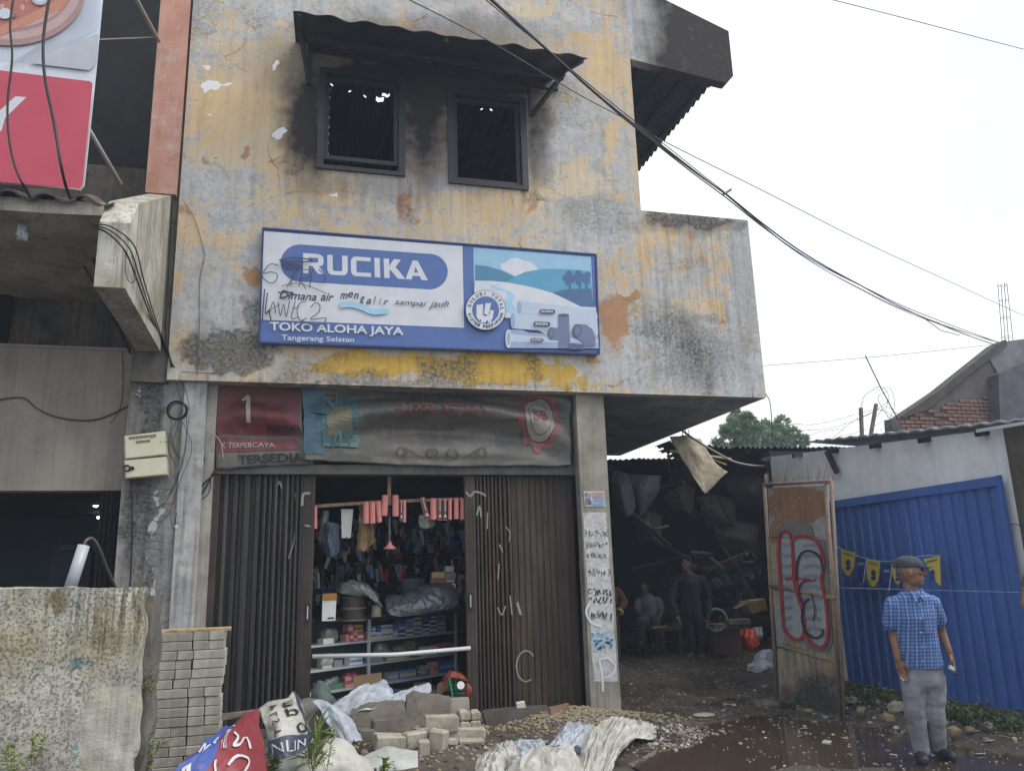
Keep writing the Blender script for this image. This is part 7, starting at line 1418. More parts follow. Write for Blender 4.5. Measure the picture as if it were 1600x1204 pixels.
barb([(1230, 661), (1270, 663), (1310, 655), (1345, 645), (1375, 640), (1395, 650)]); barb([(1225, 672), (1265, 672), (1300, 668), (1340, 655), (1370, 640), (1390, 625)]); barb([(1300, 685), (1330, 660), (1360, 645)]); barb([(1345, 640), (1350, 620), (1365, 608), (1378, 604), (1388, 618), (1384, 640)]); barb([(1370, 610), (1390, 606), (1398, 630), (1390, 655)]); barb([(1370, 650), (1385, 635), (1400, 645), (1416, 652)]); barb([(1310, 682), (1350, 672), (1385, 655)]); barb([(1245, 690), (1275, 676), (1310, 670)]); barb([(1375, 672), (1392, 660), (1380, 640), (1372, 620), (1386, 612)]); barb([(1375, 680), (1400, 676), (1398, 662), (1386, 650)])
# ------------------------------------------------------------------ trees behind
m_tl_ = M('mango_leaf', '#93a884', '#6d8560', scale=3, rough=.6, bmp=0, vary=.0); m_bkr = M('tree_bark', '#5a5048', '#443c36', scale=6)
def tree(name, label, cx, cy, Y, rx, ry, seed, n=9000):
    c = onY(cx, cy, Y); s = (c-CAMP).dot(fw)/FPX; t = thing('tree', label, 'tree', (c.x, c.y, 0)); r = random.Random(seed)
    tb = MB().tube(spline([Vector((c.x, c.y, -.2)), Vector((c.x+.1, c.y, c.z*.5)), Vector((c.x, c.y, c.z))], 4), .16, 8, r2=.05)
    cl_ = []
    for k in range(26):
        a = r.uniform(0, 6.28); q = r.uniform(.2, 1); p = c+Vector((math.cos(a)*rx*s*q*.95, r.uniform(-1, 1)*rx*s*.7, math.sin(a)*ry*s*q)); cl_.append((p, r.uniform(.12, .32)*rx*s)); tb.tube([Vector((c.x, c.y, c.z*.7)), p], .03, 5, r2=.008)
    tb.build('trunk', m_bkr, t)
    lf = MB()
    for k in range(n):
        p, q = r.choice(cl_); d = Vector((r.gauss(0, 1), r.gauss(0, 1), r.gauss(0, 1))).normalized(); pp = p+d*q*r.uniform(.55, 1.05); d2 = (d+Vector((r.uniform(-.6, .6), r.uniform(-.6, .6), r.uniform(-.3, .3)))).normalized()
        sd2 = d2.cross(Vector((r.uniform(-1, 1), r.uniform(-1, 1), 1))).normalized(); L = r.uniform(.12, .24); w_ = L*.2; lf.add([pp, pp+d2*L*.5+sd2*w_, pp+d2*L, pp+d2*L*.5-sd2*w_], [(0, 1, 2, 3)])
    lf.build('crown', m_tl_, t)
tree('tree', 'taller leafy green tree beside the balcony corner, left of the pair', 1158, 672, 24, 28, 30, 1); tree('tree', 'wider lower leafy tree on the right of the pair behind the alley roof', 1216, 684, 25, 34, 26, 2)
tree('tree', 'small dark treetop just showing over the collapsed alley roof', 1124, 700, 22, 8, 14, 3, 900)
# ------------------------------------------------------------------ ground strip at the foot of the blue sheeting
r = random.Random(41)
for k, (x, y, w_, h_, lab) in enumerate(((1402, 1108, 26, 20, 'largest pale stone beside the man before the blue sheeting'), (1388, 1122, 20, 12, 'flat brownish stone just left of the standing man'), (1330, 1096, 18, 12, 'grey stone at the foot of the rusty gate'), (1345, 1110, 16, 10, 'tan stone right of the gate foot'), (1545, 1136, 16, 14, 'pale angular stone right of the man near the plinth'), (1490, 1142, 20, 10, 'brown stone behind the right foot of the man'), (1370, 1098, 14, 9, 'small grey stone in the weeds behind the man'), (1515, 1140, 14, 8, 'small tan stone between the weeds and the pale angular stone'))):
    p = onZ(x, y, .09); D = (p-CAMP).dot(fw); s = D/FPX; random.seed(k*5+1); f = MB().obox(p+Vector((0, 0, h_*s*.15)), (w_*s*.9, w_*s*.7, h_*s*.9), Matrix.Rotation(k*1.3, 3, 'Z') @ Matrix.Rotation(.25*((k % 3)-1), 3, 'X'), bev=h_*s*.18, jit=h_*s*.10); tag(f.build('stone', m_brk if k in (0, 4) else rk[[3, 0, 1, 0, 3, 0, 1, 0][k]], None), lab, 'stone')
def patch_weeds(label, px, py, n, sx, sy, seed):
    r = random.Random(seed); b0 = onZ(px, py, .1); t = thing('weed_patch', label, 'weeds', b0); lf = MB()
    for _ in range(n):
        x, y = b0.x+r.gauss(0, sx), b0.y+r.gauss(0, sy); z = gh(x, y)+.01; h = r.uniform(.02, .13)
        for _k in range(5): leaf(lf, Vector((x+r.uniform(-.03, .03), y+r.uniform(-.03, .03), z+h*r.random())), Vector((r.uniform(-1, 1), r.uniform(-1, 1), r.uniform(-.1, .9))), r.uniform(.025, .05), .02)
    lf.build('leaves', M('low_weed', '#566d42', '#3b4f2e', scale=20, rough=.6, bmp=0), t, kind='stuff')
patch_weeds('patch of low green weeds between the gate and the standing man', 1365, 1092, 190, .12, .35, 1); patch_weeds('patch of low green weeds at the plinth right of the standing man', 1500, 1122, 240, .12, .3, 2); patch_weeds('small tuft of weeds by the plinth at the right edge', 1585, 1135, 50, .08, .12, 3)
lt = MB(); r = random.Random(12)
for _ in range(150):
    x, y = r.uniform(4.2, 6.9), r.uniform(5.6, 9.5); 
    if x < 5.6 and r.random() < .6: continue
    s = r.uniform(.012, .05); lt.obox((x, y, max(gh(x, y), .006)+.012), (s*1.5, s, .005), Matrix.Rotation(r.uniform(0, 3), 3, 'Z') @ Matrix.Rotation(r.uniform(-.5, .5), 3, 'X'), m=r.choice([0, 0, 1]))
lt.build('scattered_litter', [flat('litter_white', '#a9a9a5'), flat('litter_tan', '#8b7a62')], None, kind='stuff')
dl = onZ(1085, 1115, .02); tag(MB().ball(onZ(1100, 1116, .03), (.12, .1, .02), 6).build('foam_slab', flat('foam_pale', '#a3a097'), None), 'flat pale scrap lying in the wet alley mouth', 'scrap')
# ------------------------------------------------------------------ overhead lines and loose cables
def wireY(name, label, cat, pts, Y0, Y1, r_, mat=None):
    n = len(pts)-1; P_ = spline([onY(x, y, (Y0+(Y1-Y0)*i/n) if y > 300 or r_ < .009 or x > 240 else Y0) for i, (x, y) in enumerate(pts)], 10); o = MB().tube(P_, r_, 6).build(name, mat or m_black, None, smooth=True); return tag(o, label, cat)
def wire(name, label, cat, pts, a, b_, r_, n=10, mat=None, ns=6):
    P_ = spline([onV(x, y, a, b_) for x, y in pts], n); o = MB().tube(P_, r_, ns).build(name, mat or m_black, None, smooth=True); return tag(o, label, cat)
a, b_ = onD(740, -20, 5.2), onD(1565, 540, 13.6)
bun = thing('cable_bundle', 'thick bundle of twisted black overhead cables crossing from top centre to the brick gable', 'cable', a.lerp(b_, .5))
base_ = [(735, -28), (800, 30), (870, 92), (930, 146), (985, 192), (1037, 232), (1090, 272), (1140, 308), (1190, 348), (1240, 385), (1290, 416), (1345, 446), (1400, 476), (1460, 503), (1510, 523), (1562, 541)]
for k, (dx, dy, rr_) in enumerate(((0, 0, .008), (11, -6, .006), (-9, 8, .005), (5, 5, .004))):
    rk_ = random.Random(k+3); ph = rk_.uniform(0, 6)
    P_ = [(x+dx*math.sin(x/110+ph)*.9, y+dy*math.cos(x/90+ph)*.9) for x, y in base_]
    MB().tube(spline([onV(x, y, a, b_) for x, y in P_], 7), rr_, 6).build('strand', m_black, bun, smooth=True)
MB().tube([onV(1131, 303, a, b_), onV(1142, 296, a, b_)], .012, 5).build('clip', m_black, bun); MB().tube([onV(1440, 494, a, b_), onV(1470, 516, a, b_), onV(1500, 524, a, b_)], .006, 5).build('strand', m_black, bun)
mtw = flat('thin_wire', '#4a4c52', .6)
wire('overhead_wire', 'thin wire crossing above the awning and down to the right edge', 'wire', [(620, -10), (760, 62), (905, 148), (985, 190), (1040, 222), (1200, 302), (1350, 378), (1480, 438), (1610, 498)], onD(640, 0, 6), onD(1600, 494, 14), .005, mat=mtw)
wire('overhead_wire', 'single thin wire across the top right corner of the sky', 'wire', [(1285, -4), (1380, 20), (1480, 46), (1610, 80)], onD(1300, 0, 10), onD(1600, 77, 12), .006, mat=mtw)
wire('overhead_wire', 'taut thin wire running along the bottom of the facade towards the brick gable', 'wire', [(283, 581), (500, 588), (760, 588), (1000, 583), (1193, 571), (1360, 558), (1480, 546), (1562, 537)], onY(283, 581, F-.05), onD(1562, 537, 13.4), .004, mat=mtw)
YC = 7.6
wireY('hanging_cable', 'black cable falling from the top left over the billboard edge to the grey column', 'cable', [(22, -10), (16, 40), (19, 90), (12, 160), (14, 215), (24, 262), (40, 295), (62, 330), (100, 375), (140, 430), (170, 485), (205, 548)], 6.6, F-.2, .010)
wireY('hanging_cable', 'second black cable hanging down across the red billboard field', 'cable', [(78, -10), (68, 60), (70, 120), (84, 190), (100, 280), (118, 330), (142, 392), (168, 470), (190, 520), (204, 552)], 6.6, F-.2, .013)
wireY('thin_hanging_wire', 'thin drooping wire with a pale rag beneath the left canopy', 'wire', [(38, 300), (36, 330), (34, 355)], 7.0, 7.1, .003, mat=mtw)
crumple('plastic_scrap', 'pale plastic scrap tied on the thin wire under the left canopy', [[(30, 350, 7.1), (38, 352, 7.1)], [(26, 368, 7.08), (44, 370, 7.1)], [(25, 374, 7.1), (42, 378, 7.1)]], flat('scrap_pale', '#9da2a6', .4), 31, .03, 3, 12, 12)[0]['category'] = 'scrap'
for k, (dx, dy, lab) in enumerate(((0, 0, 'lowest of the black cables looping over the streaked parapet end'), (7, -4, 'middle black cable looping over the streaked parapet end'), (14, -9, 'topmost thin cable looping over the streaked parapet end'))):
    LP = [(140+dx*.3, 352+dy*.3), (168+dx*.5, 364+dy), (195+dx, 392+dy), (212+dx*.8, 432), (230+dx*.5, 480), (250+dx*.3, 530), (272, 574)]
    P_ = spline([onY(x, y, Yf_-.04) if x < 192 else onX(x, y, XF+.03) if y < 500 else onY(x, y, F-.04) for x, y in LP], 10); tag(MB().tube(P_, .006 if k else .008, 6).build('looping_cable', m_black, None, smooth=True), lab, 'cable')
wireY('drooping_loop', 'small loop of thin wire drooping on the parapet side', 'wire', [(196, 395), (196, 425), (204, 442), (212, 432), (206, 400)], Yf_-.05, Yf_-.05, .003)
wireY('wall_cable', 'black cable running straight down the joint beside the facade', 'cable', [(290, -10), (284, 100), (278, 200), (270, 306), (266, 380), (262, 460), (259, 520), (268, 574)], F-.03, F-.03, .010)
wireY('wall_cable', 'thin black cable down the grey column below the meter boxes', 'cable', [(205, 748), (206, 800), (206, 850), (203, 915), (198, 960)], F+.09, F+.09, .008)
wireY('wall_wire', 'long sagging brown wire across the beige wall on the left', 'wire', [(-10, 627), (12, 622), (38, 622), (58, 638), (85, 650), (120, 656), (150, 655), (178, 645), (204, 632)], YW-.02, YW-.02, .007, mat=flat('brown_wire', '#4b423c', .6))
wireY('wall_wire', 'thin vertical wire with a loose end on the beige wall', 'wire', [(191, 545), (192, 600), (188, 635), (173, 661)], YW-.015, YW-.015, .004, mat=flat('brown_wire', '#4b423c', .6))
mb = thing('cable_coil', 'round coil of black cable hanging at the top of the whitewashed pier', 'cable coil', onY(277, 642, F-.02)); r = random.Random(4)
for k in range(6): MB().ring(onY(277+r.uniform(-1.5, 1.5), 642+r.uniform(-1.5, 1.5), F-.02+r.uniform(-.02, .02)), .09+r.uniform(-.008, .008), .006, (r.uniform(-.15, .15), 1, r.uniform(-.15, .15)), 26, 5).build('turn', m_black, mb, smooth=True)
tz = thing('wire_tangle', 'tangle of thin black wires hanging down the whitewashed pier under the coil', 'wires', onY(275, 760, F-.02)); q = lambda x, y: onY(x, y, F+r.uniform(-.05, .04))
for P_ in ([(268, 575), (276, 600), (284, 630)], [(272, 578), (290, 610), (296, 640)], [(280, 655), (270, 700), (285, 720), (275, 750), (262, 780)], [(292, 640), (290, 700), (280, 740), (268, 770), (250, 790), (225, 800)], [(296, 650), (286, 715), (270, 760), (256, 775), (215, 770)], [(286, 660), (300, 700), (282, 750), (266, 800), (272, 830)], [(268, 655), (268, 690), (282, 722)], [(285, 640), (262, 690), (276, 730)], [(262, 676), (240, 684), (226, 680)], [(250, 690), (268, 692), (280, 715)], [(270, 765), (236, 760), (214, 745)], [(262, 785), (240, 795), (220, 790)], [(276, 800), (272, 830), (268, 850)], [(266, 800), (250, 815), (235, 810)], [(228, 835), (250, 834)], [(226, 846), (252, 845)], [(228, 855), (250, 858)], [(232, 885), (248, 884)], [(230, 770), (246, 772), (262, 766)], [(214, 780), (236, 786), (262, 776)]):
    MB().tube(spline([q(*p) for p in P_], 6), .0035, 4).build('wire', m_black, tz)
MB().obox(onY(276, 822, F), (.03, .02, .03), Matrix.Rotation(.5, 3, 'Y')).build('plug', flat('plug_white', '#c1c4c6', .4), tz)
for P_, rr_ in (([(320, 600), (318, 640), (308, 680), (320, 720)], .006), ([(338, 738), (318, 756), (300, 775)], .010), ([(336, 732), (322, 760), (302, 790)], .008), ([(330, 740), (326, 770), (310, 782)], .005)):
    o = MB().tube(spline([onY(x, y, F+.12) for x, y in P_], 6), rr_, 5).build('pier_wire', m_black, tz)
jb = thing('junction_box', 'blackened junction of taped wires on the pier beside the shutter', 'junction box', onY(300, 790, F+.1)); MB().obox(onY(298, 790, F+.12), (.09, .06, .14), Matrix.Rotation(.3, 3, 'Y'), bev=.015, jit=.01).build('body', m_char, jb); MB().ring(onY(309, 780, F+.12), .035, .006, (0, 1, 0), 4).build('bracket', m_char, jb); MB().ring(onY(305, 800, F+.12), .035, .005, (.3, 1, 0), 4).build('bracket', m_char, jb)
pwire = wireY('pale_wire', 'short pale curved wire end hanging before the left banner', 'wire', [(322, 674), (336, 680), (345, 692), (349, 716)], F+.05, F+.05, .006, mat=flat('pale_wire', '#8d8b80', .5))
# nail-hung thin wire drawing on the facade
wireY('facade_wire', 'thin wire drooping down the facade left of the signboard', 'wire', [(288, 316), (305, 345), (318, 390), (320, 400), (312, 440), (312, 500), (308, 586)], F-.012, F-.012, .003, mat=mtw)
# ------------------------------------------------------------------ people
def cap(mb, a, b, ra, rb, n=10):
    a, b = Vector(a), Vector(b); d = b-a; k = 5
    pts = [a-d.normalized()*ra*.7]+[a.lerp(b, i/k) for i in range(k+1)]+[b+d.normalized()*rb*.7]; rs = [ra*.6]+[ra+(rb-ra)*i/k for i in range(k+1)]+[rb*.6]; mb.tube(pts, rs, n)
def oval(mb, c, rx, ry, rz, X=None, Y=None, n=8):
    X = X or rt0; Y = Y or fw0; Z = X.cross(Y); mb.ball(c, (rx, ry, rz), n, rot=Matrix((X, Y, Z)).transposed())
fw0 = Vector((fw.x, fw.y, 0)).normalized(); rt0 = Vector((fw0.y, -fw0.x, 0))
m_skin = M('brown_skin', '#876450', '#735342', scale=8, rough=.6, bmp=.05)
def hand(mb, wrist, dirn, side, curl=.6, sc=1):
    """palm with five unequal curled fingers; side points towards the thumb"""
    d = dirn.normalized(); s = (side-d*side.dot(d)).normalized(); n_ = d.cross(s)
    pc_ = wrist+d*.05*sc; oval(mb, pc_, .034*sc, .05*sc, .017*sc, s, d)
    cap(mb, wrist-d*.03, wrist+d*.03*sc, .024*sc, .022*sc, 8)
    for i, (o, L) in enumerate(((.024, .072), (.008, .080), (-.009, .074), (-.025, .058))):
        p = wrist+d*.085*sc+s*o*sc; v = d; 
        for seg, f in enumerate((.45, .32, .23)):
            q = p+v*L*f*sc; cap(mb, p, q, .0085*sc, .0078*sc, 6); p = q; v = (v+n_*curl*(.5+.25*seg)).normalized()
    p = wrist+d*.03*sc+s*.026*sc; v = (d*.7+s*.7).normalized(); q = p+v*.036*sc; cap(mb, p, q, .012*sc, .0095*sc, 6); cap(mb, q, q+(d*.9+n_*.5).normalized()*.03*sc, .0092*sc, .008*sc, 6)
def head(mb, c, face, upv, s=1):
    f = face.normalized(); u = (upv-f*upv.dot(f)).normalized(); sd_ = f.cross(u)
    R3 = lambda a, b, c_: c+f*a*s+sd_*b*s+u*c_*s
    oval(mb, R3(-.015, 0, .02), .076*s, .095*s, .10*s, sd_, f, 12); oval(mb, R3(.012, 0, -.045), .055*s, .07*s, .062*s, sd_, f); oval(mb, R3(.055, 0, -.085), .025*s, .022*s, .02*s, sd_, f)
    cap(mb, R3(.078, 0, .022), R3(.103, 0, -.016), .009*s, .013*s, 8); oval(mb, R3(.088, 0, -.022), .018*s, .012*s, .010*s, sd_, f, 6)
    cap(mb, R3(.075, -.04, .035), R3(.075, .04, .035), .010*s, .010*s, 6); oval(mb, R3(.076, 0, -.05), .024*s, .012*s, .008*s, sd_, f, 6); oval(mb, R3(.074, 0, -.062), .02*s, .012*s, .007*s, sd_, f, 6)
    for q in (-1, 1):
        oval(mb, R3(-.012, q*.078, -.005), .008*s, .018*s, .03*s, sd_, f, 6); oval(mb, R3(.062, q*.035, -.01), .02*s, .018*s, .018*s, sd_, f, 6)
    return R3
# ---- man in the blue checked shirt
fc = onZ(1456, 1183, .03); D0 = (fc-CAMP).dot(fw)
J = lambda x, y, dd=0: onD(x, y, D0+dd)
b0 = Vector((fc.x, fc.y, .01))
man = thing('person', 'man in blue checked shirt, grey trousers and dark cap standing by the blue sheeting', 'person', b0)
fdir = (rt0*.92-fw0*.40).normalized(); uz = Vector((.04, 0, 1)).normalized(); hc = J(1424, 893)
bm = MB(); R3 = head(bm, hc, fdir, uz, .98)
cap(bm, J(1422, 905, .02), J(1424, 928, .01), .052, .058)
elL, wrL = J(1396, 988, .03), J(1403, 1030, -.03); elR, wrR = J(1470, 985, .04), J(1483, 1018, -.04)
shL_, shR_ = J(1394, 938), J(1456, 936); bm.loft([(J(1425, 936, .01), .06, .05), (J(1425, 946, .01), .13, .08), (J(1427, 960, .01), .15, .095), (J(1432, 1000, .01), .135, .09), (J(1438, 1030, .01), .135, .09), (J(1441, 1055, .01), .14, .095), (J(1441, 1068, .01), .10, .07)], rt0, fw0); cap(bm, shL_-Vector((0, 0, .025)), shL_.lerp(elL, .4), .036, .04); cap(bm, shR_-Vector((0, 0, .025)), shR_.lerp(elR, .4), .036, .04); cap(bm, shL_.lerp(shR_, .1)-Vector((0, 0, .03)), shL_.lerp(shR_, .9)-Vector((0, 0, .03)), .036, .036)
cap(bm, shL_.lerp(elL, .25), elL, .044, .038); cap(bm, elL, wrL, .038, .027); cap(bm, shR_.lerp(elR, .25), elR, .044, .038); cap(bm, elR, wrR, .038, .027)
hand(bm, wrL, J(1411, 1056, -.05)-wrL, rt0*.8-fw0*.3, .35); hand(bm, wrR, J(1492, 1042, -.07)-wrR, -rt0*.5-fw0*.8, .7)
kneeL, ankL = J(1428, 1110, -.03), J(1438, 1172, .02); kneeR, ankR = J(1462, 1112, -.02), J(1466, 1165, .08)
cap(bm, J(1427, 1050), kneeL, .075, .052); cap(bm, kneeL, ankL, .05, .038); cap(bm, J(1455, 1050), kneeR, .075, .052); cap(bm, kneeR, ankR, .05, .038)
fuse(bm, .0055, 3).build('body', m_skin, man, smooth=True)
def sock(a): return a
# shirt
m, t, b = nodes('blue_check_cloth'); v = coords(t); sx = N(t, 'ShaderNodeSeparateXYZ'); t.links.new(v, sx.inputs[0])
hx_ = math_(t, 'ADD', math_(t, 'MULTIPLY', sx.outputs[0], rt0.x), math_(t, 'MULTIPLY', sx.outputs[1], rt0.y))
def stripes(val, f, lo, hi): return ramp(t, math_(t, 'ABSOLUTE', math_(t, 'SINE', math_(t, 'MULTIPLY', val, f))), lo, hi)
wz = math_(t, 'MULTIPLY_ADD', noise(t, v, 6, 3), .02, sx.outputs[2]); wx2 = math_(t, 'MULTIPLY_ADD', noise(t, v, 5, 3), .02, hx_)
c1 = mixc(t, stripes(wz, 118, .62, .9), lin('#3f5f9b'), lin('#7089b6')); c1 = mixc(t, math_(t, 'MULTIPLY', stripes(wx2, 120, .75, .95), .65), c1, lin('#2a4580')); c1 = mixc(t, math_(t, 'MULTIPLY', stripes(wx2, 60, .93, .98), .5), c1, lin('#8097c0'))
t.links.new(c1, b.inputs['Base Color']); b.inputs['Roughness'].default_value = .85; bump(t, b, noise(t, v, 30, 4), .3, .01); m_check = m
sm = MB(); sm.loft([(J(1425, 922, .01), .066, .062), (J(1425, 928, .01), .115, .085), (J(1425, 934, .01), .165, .098), (J(1426, 948, .01), .178, .108), (J(1428, 965, .0), .166, .115), (J(1431, 985, .0), .158, .115), (J(1434, 1005, .0), .154, .117), (J(1437, 1025, .0), .158, .12), (J(1440, 1043, .0), .165, .125)], rt0, fw0, 28)
cap(sm, shL_-Vector((0, 0, .02)), J(1391, 976, .02), .060, .064); cap(sm, shR_-Vector((0, 0, .02)), J(1466, 970, .03), .060, .062)
f = fuse(sm, .009, 2, .008, 7, 3)
sh_ = f.build('shirt', m_check, man, smooth=True)
co = MB(); nk = J(1426, 922, .0)
for sgn in (-1, 1):
    a = nk+rt0*sgn*.055+Vector((0, 0, .02)); co.prism([a-fw0*.02, a-fw0*.065+Vector((0, 0, -.035)), nk+rt0*sgn*.035-fw0*.10+Vector((0, 0, -.085)), nk+rt0*sgn*.008-fw0*.095+Vector((0, 0, -.045))], (0, -.006, .002))
co.build('collar', m_check, sh_, smooth=False)
bt = MB()
for k in range(5): bt.ball(J(1437+k*1.2, 944+k*22, -.135+.012*abs(k-2)), .006, 4)
bt.build('buttons', flat('button', '#b4bac6'), sh_, kind='stuff')
MB().prism([J(1444, 965, -.12), J(1460, 964, -.10), J(1461, 988, -.11), J(1446, 989, -.13)], -fw0*.004).build('pocket', m_check, sh_)
fl_ = MB(); oval(fl_, J(1465, 1036, -.06), .05, .03, .045); fuse(fl_, .009, 2, .012, 14, 5).build('loose_hem', m_check, sh_, smooth=True)
m_tr = M('grey_trousers', '#8f9198', '#75777f', scale=4, rough=.9, dirt=.25, dirtc='#4d5058', bscale=25, bmp=.3)
tm = MB(); tm.loft([(J(1441, 1034, .01), .150, .108), (J(1441, 1050, .01), .158, .115), (J(1442, 1068, .0), .150, .11), (J(1443, 1078, 0), .10, .07)], rt0, fw0); cap(tm, J(1427, 1055), J(1429, 1108, -.03), .090, .076); cap(tm, J(1429, 1108, -.03), J(1439, 1172, .02), .074, .064); cap(tm, J(1457, 1055), J(1461, 1110, -.02), .090, .076); cap(tm, J(1461, 1110, -.02), J(1465, 1164, .08), .074, .064)
f = fuse(tm, .010, 3, .010, 9, 8)
tr = f.build('trousers', m_tr, man, smooth=True)
m_sho = M('dark_shoe', '#32363d', '#23262b', scale=8, rough=.5)
for a, toe in ((J(1438, 1182, .02), J(1445, 1196, -.14)), (J(1466, 1174, .08), J(1490, 1186, -.06))):
    s_ = MB(); a.z = .06; toe.z = .045; cap(s_, a, toe, .045, .038); oval(s_, a+Vector((0, 0, .02)), .05, .05, .05); f = fuse(s_, .008, 2)
    for v_ in f.v: v_.z = max(v_.z, .012)
    f.build('shoe', m_sho, man, smooth=True)
m_cap = M('charcoal_cap', '#3a3f49', '#2b2f37', scale=10, rough=.9)
cm = MB(); oval(cm, R3(-.018, 0, .052), .087, .108, .072, fdir.cross(uz), fdir, 12); cap_ = fuse(cm, .006, 2, .004, 20, 2)
pl0 = R3(0, 0, .034)
cap_.v = [v_ if (v_-pl0).dot(uz) > 0 else v_-uz*((v_-pl0).dot(uz)) for v_ in cap_.v]; hat = cap_.build('cap', m_cap, man, smooth=True)
vz = MB(); n = 12; 
for k in range(n+1):
    a = -1.25+2.5*k/n; vz.v += [R3(.075*math.cos(a*.9)+.0, .07*math.sin(a), .040), R3(.085+.072*math.cos(a*1.05), .062*math.sin(a), .026)]
for k in range(n): vz.f.append((2*k, 2*k+1, 2*k+3, 2*k+2)); vz.m.append(0)
o = vz.build('visor', m_cap, hat, smooth=True); q = o.modifiers.new('t', 'SOLIDIFY'); q.thickness = .006
hr = MB(); oval(hr, R3(-.052, 0, .004), .066, .060, .052, fdir.cross(uz), fdir, 10); fuse(hr, .006, 1, .003, 40, 2).build('hair', flat('grey_black_hair', '#5a5552', .9), man, smooth=True)
ey = MB(); 
for sgn in (-1, 1): ey.ball(R3(.0765, sgn*.033, .012), .0075, 5)
ey.build('eyes', flat('dark_eye', '#1d1714', .2), man, kind='stuff')
cg = tag(MB().tube([J(1408, 1058, -.07), J(1412, 1063, -.08)], .005, 6).build('cigarette', flat('cigarette_white', '#cfcfcb'), None), 'cigarette held in the lowered left-side hand of the man', 'cigarette')
ph = tag(MB().obox(J(1487, 1043, -.09), (.05, .02, .03), Matrix.Rotation(.5, 3, 'Y'), bev=.004).build('small_packet', flat('packet_white', '#c4c6c8'), None), 'small white packet held in the right-side hand of the man', 'packet')
# ---- someone's arm at the right edge
D1 = D0-.5; K = lambda x, y, dd=0: onD(x, y, D1+dd)
pe = thing('person', 'mostly hidden person whose bare forearm and dark shorts show at the right edge', 'person', Vector((K(1625, 1180).x, K(1625, 1180).y, .02)))
am = MB(); cap(am, K(1612, 905), K(1604, 945, -.05), .05, .042); cap(am, K(1604, 945, -.05), K(1625, 985, -.1), .040, .028); hand(am, K(1625, 985, -.1), K(1632, 1000, -.12)-K(1625, 985, -.1), rt0, .5); cap(am, K(1640, 890), K(1640, 1060), .14, .12); cap(am, K(1612, 905), K(1640, 890), .06, .1); cap(am, K(1632, 1060), K(1632, 1185), .07, .045); cap(am, K(1655, 1060), K(1655, 1185), .07, .045); head(am, K(1640, 850), fdir, uz); cap(am, K(1640, 865), K(1640, 890), .05, .055)
fuse(am, .010, 2).build('body', m_skin, pe, smooth=True)
sh2 = MB(); cap(sh2, K(1642, 890), K(1642, 1040), .16, .155); cap(sh2, K(1616, 896), K(1612, 915), .07, .068); fuse(sh2, .012, 2, .01, 9, 4).build('shirt', flat('dull_shirt', '#5d5a58', .9), pe, smooth=True)
sh3 = MB(); cap(sh3, K(1634, 1045), K(1625, 1100), .09, .085); cap(sh3, K(1654, 1045), K(1656, 1100), .09, .085); fuse(sh3, .012, 2).build('shorts', flat('dark_shorts', '#2f3136', .9), pe, smooth=True)
# ---- people in the shed
def figure(label, joints, D, cols, facing, seed=1, sc=1.0, cuff=None):
    Q = lambda p, dd=0: onD(p[0], p[1], D+(p[2] if len(p) > 2 else 0)); f = joints
    low = min((Q(f['ankL']).z, Q(f['ankR']).z)); base = Vector((Q(f['ankL']).x, Q(f['ankL']).y, low)); t = thing('person', label, 'person', base)
    bm = MB(); hcq = Q(f['head']); R3_ = head(bm, hcq, facing, Vector((0, 0, 1)), sc*.98)
    neck = Q(f['neck']); pel = Q(f['pelvis']); cap(bm, hcq-Vector((0, 0, .05)), neck, .05, .055); mid = neck.lerp(pel, .4); oval(bm, mid, .15, .10, (neck-pel).length*.38)
    oval(bm, pel, .15, .11, .10)
    for s in 'LR':
        cap(bm, Q(f['sh'+s]), Q(f['el'+s]), .045, .038); cap(bm, Q(f['el'+s]), Q(f['wr'+s]), .036, .026); cap(bm, neck, Q(f['sh'+s]), .05, .045)
        hand(bm, Q(f['wr'+s]), Q(f['wr'+s])-Q(f['el'+s]), facing, .5); cap(bm, pel+rt0*(.07 if s == 'R' else -.07), Q(f['kn'+s]), .075, .052); cap(bm, Q(f['kn'+s]), Q(f['ank'+s]), .048, .036)
        a = Q(f['ank'+s]); cap(bm, a-Vector((0, 0, .03)), a+facing*.14-Vector((0, 0, .045)), .036, .03)
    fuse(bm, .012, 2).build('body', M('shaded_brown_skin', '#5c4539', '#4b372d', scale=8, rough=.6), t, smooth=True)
    sm = MB(); cap(sm, neck.lerp(pel, .12), neck.lerp(pel, .55), .15, .15); cap(sm, neck.lerp(pel, .5), pel, .15, .155); cap(sm, Q(f['shL']), Q(f['shR']), .065, .065)
    for s in 'LR': cap(sm, Q(f['sh'+s]), Q(f['sh'+s]).lerp(Q(f['el'+s]), .75), .064, .062)
    if cols.get('long'):
        for s in 'LR': cap(sm, Q(f['sh'+s]), Q(f['el'+s]), .06, .055); cap(sm, Q(f['el'+s]), Q(f['wr'+s]), .054, .042)
    fuse(sm, .014, 2, .012, 8, seed).build('shirt', cols['shirt'], t, smooth=True)
    tm = MB(); oval(tm, pel, .16, .12, .11)
    for s in 'LR': cap(tm, pel+rt0*(.07 if s == 'R' else -.07), Q(f['kn'+s]), .088, .070); cap(tm, Q(f['kn'+s]), Q(f['ank'+s])+Vector((0, 0, .03)), .068, .056)
    fuse(tm, .014, 2, .01, 8, seed+1).build('trousers', cols['trousers'], t, smooth=True)
    hm = MB(); sdd = facing.cross(Vector((0, 0, 1))); oval(hm, R3_(-.03, 0, .045), .082, .092, .082, sdd, facing, 8); fuse(hm, .01, 1, .004, 30, 1).build('hair', flat('black_hair', '#151416', .7), t, smooth=True)
    if cuff: MB().ring(Q(f['wrR']), .045, .015, (Q(f['wrR'])-Q(f['elR'])).normalized(), 12, 5).build('cuff', cuff, t)
    return t
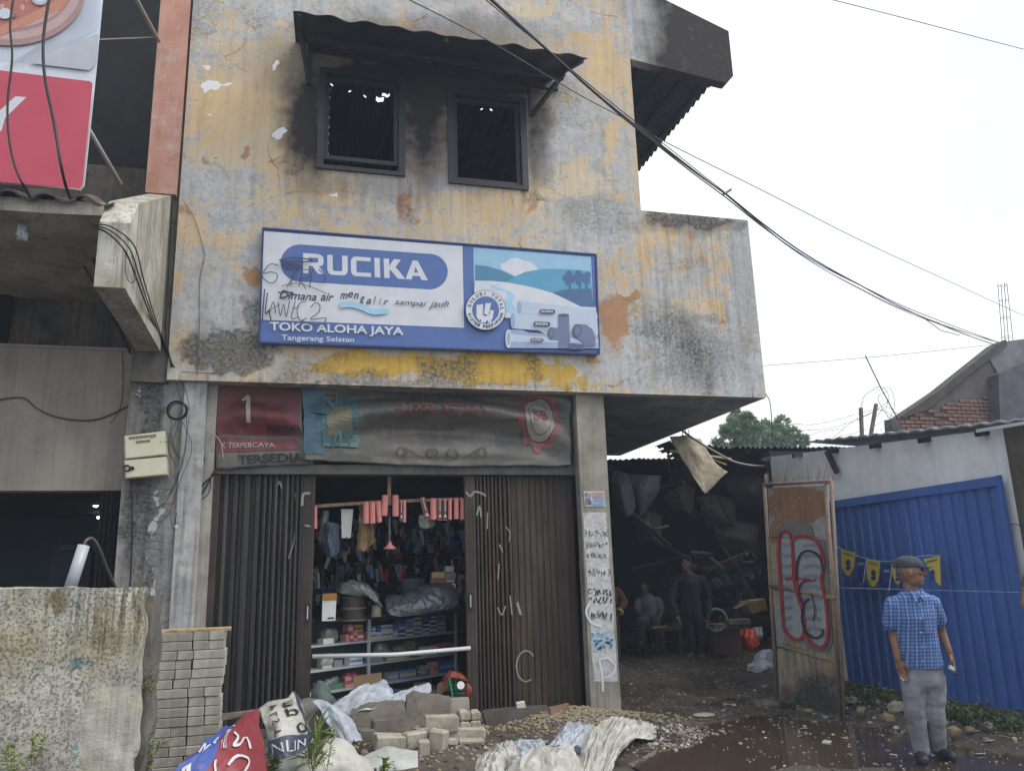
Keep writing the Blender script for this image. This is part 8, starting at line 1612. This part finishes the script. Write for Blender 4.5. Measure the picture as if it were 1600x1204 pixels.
fl2 = (-rt0*.6-fw0*.75).normalized()
dk = M('black_clothes', '#15181e', '#0e1015', scale=5, rough=.9)
figure('man in long black clothes standing in the burnt shed looking down to the left', dict(head=(1071, 882), neck=(1077, 899), shL=(1056, 905), shR=(1098, 905), elL=(1048, 935, -.1), elR=(1107, 935, .05), wrL=(1058, 960, -.25), wrR=(1106, 966, -.1), pelvis=(1080, 955), knL=(1078, 990, -.05), knR=(1096, 990), ankL=(1082, 1018), ankR=(1098, 1020)), 12.3, {'shirt': dk, 'trousers': dk, 'long': 1}, fl2, 2)
figure('man in a pale shirt sitting on the left inside the burnt shed', dict(head=(1006, 921), neck=(1010, 934), shL=(997, 938), shR=(1028, 937), elL=(996, 955, -.1), elR=(1034, 955, -.1), wrL=(1008, 965, -.35), wrR=(1028, 966, -.35), pelvis=(1016, 966), knL=(1001, 971, -.45), knR=(1025, 970, -.45), ankL=(1003, 1000, -.4), ankR=(1022, 1000, -.35)), 13.0, {'shirt': flat('pale_shirt', '#62656d', .9), 'trousers': flat('olive_trousers', '#34373a', .9)}, (-rt0*.2-fw0).normalized(), 5)
figure('person in a dark red top almost hidden behind the right shop column', dict(head=(952, 905), neck=(950, 920), shL=(935, 926), shR=(966, 924), elL=(930, 950), elR=(976, 940, -.05), wrL=(935, 970, -.1), wrR=(968, 955, -.2), pelvis=(950, 968), knL=(945, 1000, -.1), knR=(962, 1000, -.1), ankL=(946, 1032), ankR=(964, 1034)), 11.6, {'shirt': flat('maroon_top', '#4a2527', .9), 'trousers': flat('maroon_trousers', '#341c1e', .9), 'long': 1}, (rt0*.3-fw0).normalized(), 7, cuff=flat('yellow_cuff', '#a89c5e', .8))
sb_ = thing('stool', 'low dark stool under the seated man in the burnt shed', 'stool', onD(1016, 1003, 13.05)); c = onD(1016, 980, 13.1); MB().obox(c, (.36, .3, .05)).build('seat', _mc['burnt_wood'], sb_)
for sx_, sy_ in ((-1, -1), (1, -1), (1, 1), (-1, 1)): MB().tube([c+Vector((sx_*.14, sy_*.11, 0)), Vector((c.x+sx_*.16, c.y+sy_*.13, gh(c.x, c.y)))], .02, 5).build('leg', _mc['burnt_wood'], sb_)
